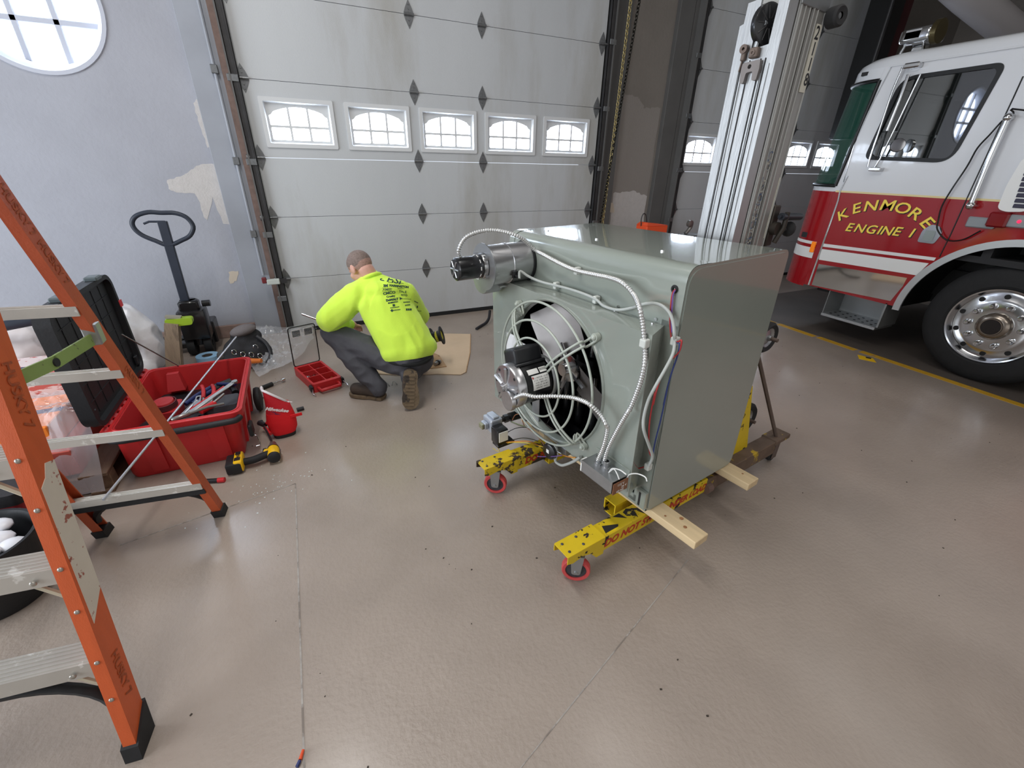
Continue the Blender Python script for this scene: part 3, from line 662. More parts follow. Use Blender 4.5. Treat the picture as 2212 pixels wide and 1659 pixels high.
for p, e in [(q, .011) for q in [(-0.018, 0.531, 0.963), (-0.018, 0.669, 0.871), (-0.018, 0.402, 0.867)]] + [((-0.125, 0.038, 0.814), .014), ((-0.01, -0.001, 0.81), .012), ((-0.015, 0.016, 0.247), .012)]:
    bm = new(); bx(bm, p[0] - .014, p[0] + .015, p[1] - e, p[1] + e, p[2] - .016, p[2] + .016, .005, 2); hobj('hose_clip', bm, mat('natural_nylon', (205, 208, 202), 0.4))
bm = new(); lathe(bm, [(0.006, 0), (0.014, 0), (0.015, -.004), (0.010, -.008), (0.006, -0.007)], (0, 0.042, 0.986), (1, 0, 0), 16); hobj('grommet', bm, M_rubber, 40)
def wire(pts, r, m, name='wire', k=5):
    bm = new(); tube(bm, pts, r, 6, smooth=k); return hobj(name, bm, m, 80)
wire([(-0.012, 0.033, 0.988), (-0.012, 0.041, 0.972), (-0.012, 0.04, 0.934), (-0.012, 0.032, 0.872), (-0.012, 0.014, 0.811)], 0.0028, M_redw)
wire([(-0.014, 0.031, 0.987), (-0.014, 0.036, 0.969), (-0.014, 0.033, 0.936), (-0.014, 0.027, 0.887), (-0.014, 0.015, 0.838)], 0.0028, M_purw)
wire([(-0.016, 0.011, 0.809), (-0.016, -0.016, 0.813), (-0.016, -0.031, 0.822), (-0.016, -0.028, 0.777)] + [(-0.05, -0.017, 0.74), (-0.05, 0.002, 0.677)] + [(-0.09, -0.017, 0.639), (-0.09, -0.013, 0.578)] + [(-0.09, -0.012, 0.631), (-0.09, -0.009, 0.523), (-0.09, -0.017, 0.443)] + [(-0.03, 0.012, 0.332), (-0.03, -0.001, 0.315)], 0.003, M_redw)
wire([(-0.016, -0.009, 0.811), (-0.016, -0.026, 0.803), (-0.016, -0.025, 0.758), (-0.016, -0.015, 0.694), (-0.016, -0.008, 0.623), (-0.016, -0.005, 0.551)] + [(-0.016, -0.009, 0.63), (-0.016, -0.005, 0.497), (-0.016, 0.003, 0.375), (-0.016, 0.002, 0.301)], 0.003, M_bluew)
wire([(-0.02, 0.019, 0.248), (-0.02, 0.069, 0.201), (-0.02, 0.127, 0.156)], 0.003, M_redw)
wire([(-0.12, 0.035, 0.215), (-0.12, 0.02, 0.248), (-0.12, -0.016, 0.275), (-0.12, -0.053, 0.284), (-0.12, -0.065, 0.271)], 0.0028, M_whw)
wire([(-0.17, 0.085, 0.24), (-0.17, 0.071, 0.266), (-0.17, 0.032, 0.284), (-0.17, -0.002, 0.284)], 0.0028, M_whw)
wire([(-0.17, 0.088, 0.234), (-0.17, 0.064, 0.268), (-0.17, 0.045, 0.259), (-0.17, 0.029, 0.239)], 0.0028, M_whw)
# junction box with its open end
bm = new(); J = (-0.205, -0.112, 0.032, 0.212, 0.176, 0.236)
bx(bm, J[0], J[0] + .002, J[2], J[3], J[4], J[5]); bx(bm, J[0], J[1], J[2], J[3], J[5] - .002, J[5]); bx(bm, J[0], J[1], J[2], J[3], J[4], J[4] + .002); bx(bm, J[0], J[1], J[3] - .002, J[3], J[4], J[5]); bx(bm, J[0] - .004, J[0], J[2] - .002, J[3] + .002, J[5] - .014, J[5] + .002)
jb = hobj('junction_box', bm, M_galv)
for x, y in ((-0.165, 0.155), (-0.16, 0.115)):
    bm = new(); lathe(bm, [(0, 0), (0.019, 0), (0.019, 0.008), (0.013, 0.010), (0.013, 0.022), (0.016, 0.023), (0.016, 0.036), (0.011, 0.037)], (x, y, J[5]), (0, 0, 1), 14); hobj('conduit_fitting', bm, M_galv, 40, jb)
bm = new(); bx(bm, J[0] + .004, J[1] - .004, J[2] - .006, J[2] - .002, J[4] - .004, J[5] - .01); lid = hobj('terminal_board', bm, mat('phenolic_board', (128, 86, 62), 0.55, var=0.1), par=jb)
for i, s in enumerate(('115 V', '24 V', '60 HZ')):
    t = text_bm(s, 0.016, 0.0004); b = new(); put(b, t, basis((-0.16 + (i % 2) * .02, J[2] - .0065, J[5] - .024 - i * .016), (1, 0, 0), (0, 0, 1))); hobj('board_print', b, M_white, par=jb)
bm = new(); bx(bm, -0.118, -0.108, 0.025, 0.222, 0.15, 0.262, .002); hobj('box_bracket', bm, M_hg)
bm = new(); bx(bm, J[0] - .0005, J[0] + .03, J[3] + .0, J[3] + .007, J[4], J[5]); hobj('box_sticker', bm, M_white, par=jb)
bm = new(); bx(bm, -0.02, 0.0, 0.0, 0.05, 0.02, 0.11, .003); hobj('foot_bracket', bm, M_hg)
bm = new(); bx(bm, -0.0215, -0.012, 0.024, 0.034, 0.03, 0.10); hobj('bracket_slot', bm, M_ink)
# burner side: gas valve, manifold pipe, pressure switch and its loose wires
bm = new(); bx(bm, -0.02, 0.10, 0.30, 1.02, 0.03, 0.10); hobj('burner_tray', bm, M_blackm)
bm = new(); tube(bm, [(-0.05, 0.90, 0.075), (-0.13, 0.905, 0.075)], 0.026, 12); tube(bm, [(-0.12, 0.905, 0.075), (-0.20, 0.91, 0.075)], 0.016, 12); cyl(bm, (-0.14, .905, .075), (-0.165, .907, .075), 0.024, n=6); bx(bm, -0.055, 0.02, 0.84, 0.97, 0.05, 0.10, .006); gp = hobj('manifold_pipe', bm, M_blackm, 40)
bm = new(); bx(bm, -0.27, -0.195, 0.87, 0.965, 0.03, 0.11, .008, 2); bx(bm, -0.295, -0.27, 0.895, 0.945, 0.05, 0.09, .005); bx(bm, -0.25, -0.21, 0.88, 0.955, 0.11, 0.122, .004); gv = hobj('gas_valve', bm, mat('cast_aluminium', (186, 192, 202), 0.4, 0.6))
bm = new(); bx(bm, -0.275, -0.205, 0.795, 0.87, -0.012, 0.085, .008, 2); bx(bm, -0.27, -0.16, 0.80, 0.865, -0.03, -0.012, .004); hobj('valve_operator', bm, M_blackm, 40, gv)
bm = new(); bx(bm, -0.268, -0.212, 0.791, 0.795, 0.015, 0.075); hobj('valve_label', bm, M_white, par=gv)
bm = new(); bx(bm, -0.312, -0.295, 0.90, 0.94, 0.055, 0.085, .003); hobj('pipe_plug', bm, mat('grey_brass', (150, 148, 120), 0.4, 0.5), par=gv)
bm = new(); lathe(bm, [(0, 0), (0.03, 0), (0.042, 0.006), (0.044, 0.016), (0.044, 0.02)], (-0.175, 0.485, 0.10), (1, 0.15, 0), 28); ps = hobj('pressure_switch', bm, M_blackm, 40)
bm = new(); lathe(bm, [(0.044, 0.02), (0.046, 0.022), (0.044, 0.032), (0.02, 0.036), (0.014, 0.06), (0, 0.06)], (-0.175, 0.485, 0.10), (1, 0.15, 0), 28); hobj('switch_back', bm, M_hose, 40, ps)
bm = new(); bx(bm, -0.1775, -0.175, 0.475, 0.495, 0.097, 0.117); hobj('switch_label', bm, M_white, par=ps)
bm = new(); bx(bm, -0.115, -0.02, 0.42, 0.60, 0.085, 0.13, .003); hobj('switch_bracket', bm, M_galv)
bm = new(); tube(bm, [(-0.14, 0.46, 0.08)] + [(-0.13, 0.474, 0.033), (-0.13, 0.429, 0.038), (-0.13, 0.384, 0.074), (-0.13, 0.334, 0.125), (-0.13, 0.302, 0.166)], 0.0075, 8, smooth=5); hobj('sensing_hose', bm, M_hose, 80)
wire([(-0.22, 0.873, -0.064), (-0.22, 0.811, -0.012), (-0.22, 0.699, 0.059), (-0.22, 0.585, 0.125)] + [(-0.14, 0.611, 0.057), (-0.14, 0.547, 0.075)], 0.0026, M_orw)
wire([(-0.22, 0.908, -0.089), (-0.22, 0.867, -0.1), (-0.22, 0.895, -0.119), (-0.22, 0.945, -0.128)], 0.0022, mat('yellow_wire', (216, 190, 60), 0.4))
wire([(-0.21, 0.882, -0.084), (-0.21, 0.775, 0.005), (-0.21, 0.678, 0.061), (-0.21, 0.599, 0.102)] + [(-0.14, 0.611, 0.053), (-0.14, 0.552, 0.076)], 0.0026, mat('yellow_wire', (216, 190, 60), 0.4))
wire([(-0.2, 0.843, -0.042), (-0.2, 0.765, 0.024), (-0.2, 0.67, 0.09), (-0.2, 0.586, 0.131), (-0.2, 0.534, 0.147)], 0.0024, M_blackm)
wire([(-0.2, 0.863, -0.006), (-0.2, 0.816, 0.045), (-0.2, 0.729, 0.12), (-0.2, 0.637, 0.175)], 0.0024, M_blackm)
wire([(-0.14, 0.757, 0.14), (-0.14, 0.739, 0.11), (-0.14, 0.669, 0.112), (-0.14, 0.613, 0.107), (-0.14, 0.552, 0.083)], 0.0026, mat('brown_wire', (140, 92, 64), 0.5))
wire([(-0.15, 0.841, 0.097), (-0.15, 0.81, 0.145), (-0.15, 0.755, 0.176), (-0.15, 0.737, 0.154)], 0.0026, mat('brown_wire', (140, 92, 64), 0.5))
wire([(-0.15, 0.854, 0.078), (-0.15, 0.772, 0.1), (-0.15, 0.684, 0.127), (-0.15, 0.6, 0.129), (-0.15, 0.521, 0.124), (-0.15, 0.46, 0.119), (-0.15, 0.412, 0.125)], 0.004, M_bright)
wire([(-0.17, 0.574, 0.019), (-0.17, 0.522, 0.049), (-0.17, 0.443, 0.099), (-0.17, 0.384, 0.141)], 0.0024, M_purw)
wire([(-0.12, 0.436, 0.091), (-0.12, 0.39, 0.108), (-0.12, 0.342, 0.134)], 0.0026, M_orw)
# instruction bag hung inside the guard
bm = new(); bx(bm, -0.150, -0.140, 0.80, 0.90, 0.42, 0.60, .003); bx(bm, -0.155, -0.138, 0.70, 0.80, 0.52, 0.585, .006); hobj('paper_packet', bm, mat('white_paper', (228, 228, 230), 0.7, bump=0.3, bscale=20))
bm = new(); bx(bm, -0.105, -0.1, 0.66, 0.72, 0.10, 0.34, .001); hobj('strut', bm, M_galv)

# ------------------------------------------------------------------ material lift (frame: x along the legs away from the heater front, y left)
M_yel = mat('lift_yellow', (216, 186, 30), 0.45, var=0.06, vscale=10, col2=(48, 40, 34), thr=(0.60, 0.615), scale2=17, rough2=0.8)
M_yelw = mat('lift_yellow_worn', (214, 184, 34), 0.5, var=0.08, vscale=10, col2=(66, 54, 44), thr=(0.50, 0.53), scale2=13, rough2=0.8)
M_rusty = mat('scuffed_base', (104, 86, 72), 0.7, var=0.2, vscale=12, col2=(190, 160, 40), thr=(0.58, 0.62), scale2=9)
M_mast = mat('mast_extrusion', (180, 182, 184), 0.42, 0.55, var=0.05, vscale=5, bump=0.15, bscale=25, stretch=(3, 3, 0.4))
M_mast2 = mat('mast_extrusion_dull', (162, 161, 157), 0.45, 0.55, var=0.06, vscale=6, stretch=(3, 3, 0.4))
M_redp = mat('red_polyurethane', (196, 74, 74), 0.45, var=0.08, vscale=20)
M_hub = mat('dark_wheel_core', (70, 70, 74), 0.5, 0.3, var=0.3, vscale=40)
M_tyre = mat('small_tyre', (38, 38, 39), 0.75)
M_brn = mat('brown_steel', (108, 94, 86), 0.55, 0.3, var=0.12, vscale=20)
M_rtxt = mat('red_stencil', (186, 60, 34), 0.6)
LZ = math.radians(8.49)
LT = thing('material_lift', 'yellow wheeled material lift with tall silver mast holding the heater', 'lift', (1.173, 1.060, 0), (0, 0, LZ))
def lobj(name, bm, m, smooth=None, par=None): return obj(name, bm, m, par or LT, smooth, local=True)
for (y0, m, label) in ((0.016, M_yel, None), (0.675, M_yelw, 'outrigger leg with heavily chipped yellow paint')):
    y1 = y0 + 0.083; bm = new()
    bx(bm, -0.225, 0.50, y0 + .002, y1 - .002, 0.112, 0.198, 0.004)
    leg = lobj('outrigger_leg', bm, m)
    if label: leg['label'] = label
    # caster cap: folded plate with an arched underside
    bm = new(); side = [(-0.43, 0.165), (-0.40, 0.155), (-0.345, 0.165), (-0.30, 0.150), (-0.265, 0.108), (-0.225, 0.108), (-0.225, 0.203), (-0.43, 0.203)]
    plate(bm, side, [], 0.003, basis((0, y0 - .001, 0), (1, 0, 0), (0, 0, 1))); plate(bm, side, [], 0.003, basis((0, y1 + .003, 0), (1, 0, 0), (0, 0, 1)))
    bx(bm, -0.43, -0.225, y0 - .003, y1 + .003, 0.199, 0.204)
    lobj('caster_cap', bm, m, par=leg)
    bm = new()
    for x, y in ((-0.405, y0 + .018), (-0.405, y1 - .018), (-0.33, y0 + .018), (-0.33, y1 - .018)): sph(bm, (x, y, 0.204), (.007, .007, .004), 8, 5)
    lobj('rivet', bm, M_hub, par=leg)
    ca = (-0.345, (y0 + y1) / 2 - 0.012)
    c = Matrix.Translation((ca[0], ca[1], 0.062)) @ Matrix.Rotation(math.radians(-42), 4, 'Z')
    bm = new(); b = new(); lathe(b, [(0.045, -0.016), (0.058, -0.017), (0.061, -0.012), (0.061, 0.012), (0.058, 0.017), (0.045, 0.016)], (0, 0, 0), (0, 1, 0), 32, closed=True); _merge(bm, b, c); wh = lobj('caster_wheel', bm, M_redp, 50)
    bm = new(); b = new(); lathe(b, [(0, -0.020), (0.014, -0.020), (0.016, -0.012), (0.046, -0.011), (0.046, 0.011), (0.016, 0.012), (0.014, 0.020), (0, 0.020)], (0, 0, 0), (0, 1, 0), 32); _merge(bm, b, c); lobj('wheel_core', bm, M_hub, 50, wh)
    bm = new(); b = new()
    for s in (-1, 1):
        plate(b, rpoly([(-0.028, 0.09), (0.028, 0.09), (0.018, -0.014), (-0.018, -0.014)], .012), [], 0.003, basis((0, s * 0.024 + .0015, 0), (1, 0, 0), (0, 0, 1)))
    bx(b, -.03, .03, -.026, .026, .088, .092); cyl(b, (0, -.03, 0), (0, .03, 0), .007, n=10); lathe(b, [(.024, .092), (.028, .098), (.022, .104)], (0, 0, 0), (0, 0, 1), 18); _merge(bm, b, c); lobj('caster_fork', bm, M_galv, 40)
    # stencilled warning on the outer side and black chevrons on top
    if y0 < .1:
        for s, x0, sz in (('DO NOT STAND', -0.045, 0.054), ('UNDER LOAD', 0.335, 0.050)):
            t = text_bm(s, sz, 0.0026, 0.25); b = new(); put(b, t, basis((x0 + (0.03 if s[0] == 'D' else 0), y0 + .0016, 0.152), (1, 0, 0), (0, 0, 1))); lobj('warning_stencil', b, M_rtxt, par=leg)
        for q in ([(-0.205, 0.02), (-0.19, .06), (-0.12, .03), (-.13, .02)], [(-0.11, 0.075), (-0.07, .075), (-0.06, .035)], [(-0.05, .07), (-0.05, .045), (-.01, .02), (.01, .06), (-.02, .08)], [(0.0, .07), (0.06, .04), (0.075, .012), (0.03, 0.012)], [(0.06, .08), (0.10, .06), (0.10, .03)]):
            b = new(); plate(b, [(x, y + y0 - .005) for x, y in q], [], 0.0008, Matrix.Translation((0, 0, 0.198))); lobj('black_chevron', b, mat('worn_black_paint', (38, 36, 34), 0.6, col2=(190, 170, 60), thr=(.6, .62), scale2=25), par=leg)
    else:
        t = text_bm('DO NOT STAND', 0.054, 0.0026, 0.25); b = new(); put(b, t, basis((0.03, y0 + .0012, 0.152), (1, 0, 0), (0, 0, 1))); lobj('warning_stencil', b, M_rtxt, par=leg)
# base behind the legs
for s, y in ((-1, 0.055), (1, 0.72)):
    bm = new(); bx(bm, 0.50, 1.16, y - .04, y + .04, 0.10, 0.19, 0.004); bx(bm, 1.14, 1.30, y - .045, y + .045, 0.165, 0.195, .004); lobj('base_rail', bm, M_rusty)
    bm = new(); cyl(bm, (0.49, y - .035, 0.135), (0.53, y - .035, 0.135), .03, n=14); lobj('pivot_pin', bm, M_rust)
    bm = new(); b = new(); lathe(b, [(0.0, -0.014), (0.034, -0.014), (0.038, -0.008), (0.038, 0.008), (0.034, 0.014), (0, 0.014)], (1.235, y, 0.042), (0, 1, 0), 20); _merge(bm, b); lobj('rear_caster', bm, M_tyre, 50)
    bm = new(); bx(bm, 1.21, 1.26, y - .022, y - .018, .03, .17); bx(bm, 1.21, 1.26, y + .018, y + .022, .03, .17); lobj('rear_caster_fork', bm, M_brn)
    bm = new(); tube(bm, [(1.20, y + .01 * s, 0.19), (0.92, y + s * -0.12, 0.78), (0.90, y + s * -0.14, 0.95)], 0.011, 8); lobj('mast_brace', bm, M_brn)
bm = new(); bx(bm, 0.72, 1.02, 0.08, 0.74, 0.10, 0.17, .005); lobj('base_crossbeam', bm, M_yel)
bm = new(); plate(bm, [(0.745, 0.19), (0.95, 0.19), (0.80, 0.62), (0.78, 0.62)], [], 0.008, basis((0, 0.085, 0), (1, 0, 0), (0, 0, 1))); lobj('gusset', bm, M_yel)
for y, z, x, r in ((0.175, 0.315, 1.02, 0.095), (0.20, 0.80, 1.04, 0.085)):
    bm = new(); lathe(bm, [(0.052, -0.02), (r - .012, -0.03), (r, -0.016), (r, 0.016), (r - .012, 0.03), (0.052, 0.02)], (x, y, z), (0, 1, 0), 32, closed=True); w = lobj('transport_wheel', bm, M_tyre, 40)
    bm = new(); lathe(bm, [(0, -0.035), (0.014, -0.035), (0.018, -0.02), (0.04, -0.012), (0.054, -0.021), (0.054, .02), (0, .02)], (x, y, z), (0, 1, 0), 24); lobj('wheel_rim', bm, M_galv, 40, w)
    bm = new(); cyl(bm, (x, y - .07, z), (x, y + .14, z), .01, n=10); cyl(bm, (x, y + .13, z), (.9, y + .14, z), .012, n=8); lobj('wheel_axle', bm, M_brn, par=w)
# mast: telescoping extrusions
def ribbed(name, x0, x1, y0, y1, z0, z1, m, ribs_front=(), ribs_side=(), gr=0.005):
    bm = new(); bx(bm, x0, x1, y0, y1, z0, z1, 0.004, 2)
    o = lobj(name, bm, m)
    for y in ribs_front:
        b = new(); tube(b, [(x0, y, z0 + .01), (x0, y, z1 - .02)], gr, 6); lobj('mast_rib', b, m, 60, o)
    for x in ribs_side:
        b = new(); tube(b, [(x, y0, z0 + .01), (x, y0, z1 - .02)], gr, 6); lobj('mast_rib', b, m, 60, o)
    return o
# front (inner) section with its pulley window, top corner notched
bm = new()
fo = [(0.312, 0.18), (0.500, 0.18), (0.498, 2.12), (0.487, 2.125), (0.480, 2.19), (0.452, 2.20), (0.4515, 2.125), (0.437, 2.05), (0.378, 2.06), (0.352, 2.16), (0.33, 2.165), (0.328, 2.23), (0.308, 2.23)]
fo = [(0.312, 0.18), (0.500, 0.18), (0.498, 2.125), (0.482, 2.13), (0.480, 2.195), (0.425, 2.20), (0.425, 2.035), (0.355, 2.045), (0.352, 2.23), (0.310, 2.23)]
plate(bm, fo, [], 0.012, basis((0.70, 0, 0), (0, 1, 0), (0, 0, 1))); bx(bm, 0.712, 0.765, 0.312, 0.50, 0.18, 2.03); bx(bm, 0.712, 0.765, 0.312, 0.352, 2.03, 2.23); bx(bm, 0.712, 0.765, 0.455, 0.498, 2.03, 2.12)
fm = lobj('front_mast_section', bm, M_mast)
for y, g in ((0.335, .006), (0.362, .005), (0.445, .005), (0.46, .004)):
    b = new(); bx(b, 0.695, 0.70, y - g / 2, y + g / 2, 0.2, 1.98); lobj('mast_rib', b, M_mast, None, fm)
for y in (0.352, 0.372, 0.418, 0.452):
    b = new(); tube(b, [(0.697, y, 0.2), (0.697, y, 2.0)], 0.0022, 6); lobj('lift_cable', b, M_track, 60, fm)
ribbed('middle_mast_section', 0.775, 0.86, 0.308, 0.50, 0.12, 2.5, M_mast2, (), (0.785, 0.815, 0.85))
ribbed('rear_mast_section', 0.868, 0.975, 0.305, 0.50, 0.10, 2.6, M_mast2, (), (0.875, 0.905, 0.965))
bm = new(); bx(bm, 0.77, 0.98, 0.30, 0.306, 2.17, 2.23, .002); lobj('mast_clamp', bm, M_galv)
bm = new(); bx(bm, 0.955, 0.972, 0.3035, 0.305, 1.30, 1.57); lobj('height_scale', bm, mat('cream_tape', (206, 204, 188), 0.6, col2=(120, 118, 108), thr=(.6, .64), scale2=40))
bm = new(); bx(bm, 0.92, 0.962, 0.3005, 0.3048, 1.90, 2.13); lobj('number_strip', bm, mat('cream_tape2', (206, 204, 190), 0.6))
for i, s in enumerate('2118'):
    t = text_bm(s, 0.062, 0.0012); b = new(); put(b, t, basis((0.938 + .004 * i, 0.3, 2.10 - i * .052), (1, 0, 0), (0, 0, 1))); lobj('number', b, M_ink)
# faded serial-plate lettering running down the side
M_fade = mat('faded_blue_print', (74, 92, 120), 0.6, col2=(170, 168, 158), thr=(.48, .52), scale2=60)
for s, z, sz in (('LIFT', 1.64, .05), ('HOIST', 1.50, .05), ('BUCK', 1.345, .06)):
    t = text_bm(s, sz, 0.001); b = new(); put(b, t, basis((0.832, 0.3035, z), (0, 0, 1), (-1, 0, 0))); lobj('faded_lettering', b, M_fade)
# pulley and brown cable anchors at the top of the front section
bm = new(); lathe(bm, [(0, -0.014), (0.06, -0.014), (0.068, -0.010), (0.066, 0.0), (0.068, 0.010), (0.06, 0.014), (0, 0.014)], (0.715, 0.392, 2.115), (0.25, 1, 0), 36); pu = lobj('cable_pulley', bm, M_blackm, 40)
bm = new(); cyl(bm, (0.690, 0.392, 2.115), (0.730, 0.392, 2.115), .012, n=12); tube(bm, [(0.692, 0.393, 2.115), (0.690, 0.402, 2.04)], 0.009, 8); lobj('pulley_link', bm, M_galv, 40, pu)
bm = new()
for k in range(10):
    a = 2 * PI * k / 10; nn = Vector((-.2425, -.970, 0)); q = Vector((0.715, 0.392, 2.115)) + nn * .0135; d = Vector((.970, -.2425, 0)) * math.cos(a) + Vector((0, 0, 1)) * math.sin(a); tube(bm, [q + d * .016, q + d * .058], 0.0026, 5)
lobj('pulley_spoke', bm, M_track, par=pu)
bm = new(); lathe(bm, [(0.006, -.012), (0.016, -.012), (0.016, .008), (.006, .008)], (0.69, 0.447, 2.04), (1, 0, 0), 18, closed=True); bx(bm, .682, .698, .436, .456, 2.0, 2.04, .004); tube(bm, [(.690, .448, 2.0), (.694, .455, 1.965)], .004, 6); lobj('cable_anchor', bm, M_brn, 40)
bm = new(); bx(bm, .674, .700, .380, .416, 2.003, 2.038, .004); lathe(bm, [(.005, 0), (.010, 0), (.010, -.004), (.005, -.004)], (.674, .398, 2.02), (1, 0, 0), 14, closed=True); lobj('cable_anchor', bm, M_brn)
bm = new(); plate(bm, rpoly([(.362, 1.995), (.435, 1.99), (.437, 1.965), (.432, 1.92), (.415, 1.92), (.412, 1.955), (.385, 1.958), (.38, 1.925), (.362, 1.925), (.358, 1.965)], .006), [circ(.402, 1.975, .008, 12)], 0.022, basis((0.678, 0, 0), (0, 1, 0), (0, 0, 1))); lobj('cable_yoke', bm, mat('grey_yoke', (120, 114, 112), 0.5, 0.4, var=.1))
# side roller and winch
bm = new(); lathe(bm, [(0.012, -.02), (0.03, -.024), (0.037, -.016), (0.037, .022), (0.03, .028), (0.012, .028)], (0.985, 0.268, 2.155), (.25, 1, 0), 28); ro = lobj('stair_roller', bm, M_tyre, 40)
bm = new(); lathe(bm, [(0, -.012), (0.012, -.014), (.014, .02)], (0.985, 0.268, 2.155), (.25, 1, 0), 14); tube(bm, [(.985, .27, 2.155), (.985, .31, 2.155)], .01, 8); lobj('roller_hub', bm, M_galv, 40, ro)
bm = new(); bx(bm, .975, 1.03, .295, .33, 1.26, 1.45, .006); cyl(bm, (1.0, .27, 1.345), (1.0, .34, 1.345), .03, n=16); tube(bm, [(1.0, .27, 1.28), (1.03, .26, 1.35), (1.02, .255, 1.42)], .012, 8); wn = lobj('winch', bm, mat('winch_body', (66, 60, 54), .5, .5), 40)
bm = new(); tube(bm, [(0.985, .262, 1.402), (1.165, .262, 1.395)], .017, 12); cyl(bm, (.965, .262, 1.402), (.985, .262, 1.402), .008, n=8); lobj('winch_grip', bm, mat('black_grip', (34, 38, 46), .4), 40, wn)
bm = new(); sph(bm, (1.105, .27, 1.338), (.032, .032, .036)); cyl(bm, (1.03, .275, 1.34), (1.08, .272, 1.338), .01, n=8); lobj('winch_knob', bm, M_tyre, 60, wn)
# carriage forks
TILT = Matrix.Translation((0, 0, .2)) @ Matrix.Rotation(math.radians(-.95), 4, 'Y') @ Matrix.Rotation(math.radians(-.70), 4, 'X') @ Matrix.Translation((0, 0, -.2))
for y in (0.165, 0.665):
    bm = new(); plate(bm, [(y - .036, .122), (y + .036, .122), (y + .036, .199), (y - .036, .199)], [[(y - .030, .128), (y + .030, .128), (y + .030, .193), (y - .030, .193)]], 0.72, TILT @ basis((-0.045, 0, 0), (0, 1, 0), (0, 0, 1))); lobj('fork_tube', bm, M_yel)
bm = new(); bx(bm, 0.655, 0.70, .12, .71, .10, .17, .004); bx(bm, 0.655, 0.70, .33, .48, .17, .62, .004); lobj('carriage', bm, M_yel)

# ------------------------------------------------------------------ two lumber bearers under the heater
M_pine = mat('fresh_pine', (214, 190, 150), 0.6, var=0.08, vscale=5, stretch=(8, 0.6, 8), bump=0.08, bscale=60)
M_knot = mat('pine_knot', (160, 112, 74), 0.6, var=.2, vscale=40)
def lumber(label, x0, x1, ya, yb, zt, knots, tilt=0):
    o = thing('lumber_board', label, 'board', LT.matrix_basis @ Vector(((x0 + x1) / 2, (ya + yb) / 2, 0.2)) if False else (0, 0, 0), None, 'bearers under the heater')
    o.matrix_basis = Matrix.Translation((1.173, 1.060, 0)) @ Matrix.Rotation(LZ, 4, 'Z') @ TILT @ Matrix.Translation(((x0 + x1) / 2, (ya + yb) / 2, 0.199)) @ Matrix.Rotation(tilt, 4, 'Z')
    w = (x1 - x0) / 2; l = (yb - ya) / 2; bm = new(); bx(bm, -w, w, -l, l, 0.0005, zt - .001, 0.004, 2); obj('plank', bm, M_pine, o, local=True)
    for (kx, ky, r) in knots:
        b = new(); lathe(b, [(0, .0006), (r, .0004)], (kx, ky, zt), (0, 0, 1), 14); bmesh.ops.scale(b, verts=b.verts[:], vec=(1, 1, 1)); obj('knot', b, M_knot, o, local=True)
    return o
lumber('long pine board sticking out under the near front corner of the heater', 0.022, 0.111, -0.232, 0.985, 0.0405, [(-.005, -.53, .008), (.025, -.49, .009), (-.02, -.44, .005)], 0.02)
lumber('short end of pine board poking out near the back of the heater', 0.553, 0.642, -0.148, 0.98, 0.0405, [(.01, -.50, .005)], 0.01)

# ------------------------------------------------------------------ fire truck in the second bay
M_red = mat('truck_red', (152, 18, 27), 0.18, coat=0.8)
M_twhite = mat('truck_white', (214, 216, 220), 0.2, coat=0.7)
M_stripe = mat('white_reflective', (226, 226, 224), 0.35)
M_gold = mat('gold_leaf', (248, 218, 84), 0.45)
M_cream = mat('cream_pinstripe', (222, 204, 150), 0.4)
M_chrome = mat('chrome', (205, 206, 208), 0.14, 1.0)
M_mirrorp = mat('polished_stainless', (205, 202, 198), 0.06, 1.0)
M_tread = mat('aluminium_tread', (176, 178, 180), 0.35, 0.8, bump=0.3, bscale=90)
M_tglass = mat('truck_side_glass', (14, 18, 17), 0.02, alpha=0.85, spec=1.0, ior=1.8)
M_wglass = mat('green_windscreen', (44, 92, 78), 0.02, alpha=0.5, spec=0.9)
M_tire = mat('truck_tyre', (30, 30, 31), 0.8, var=0.1, vscale=10, bump=0.2, bscale=60)
M_gask = mat('window_gasket', (16, 16, 17), 0.4)
M_cab_in = mat('cab_interior', (34, 34, 36), 0.7)
M_amber = mat('amber_lens', (236, 128, 24), 0.2, emit=(240, 120, 20), estr=0.25)
TK = thing('fire_truck', 'red and white fire engine with gold lettering parked in the second bay', 'truck', (6.2, 1.4, 0))
TX = 5.0
def tobj(name, bm, m, smooth=None, par=None): return obj(name, bm, m, par or TK, smooth)
IS = basis((TX, 0, 0), (0, 1, 0), (0, 0, 1))          # local x = world Y, local y = world Z, local z = world X
def lean(z): return 0.0 if z < 1.45 else -0.095 * (z - 1.45) / 0.95
AC = (1.40, 0.47)
def arch_pts(r, a0, a1, n=28): return [(AC[0] + r * math.cos(a0 + (a1 - a0) * i / n), AC[1] + r * math.sin(a0 + (a1 - a0) * i / n)) for i in range(n + 1)]
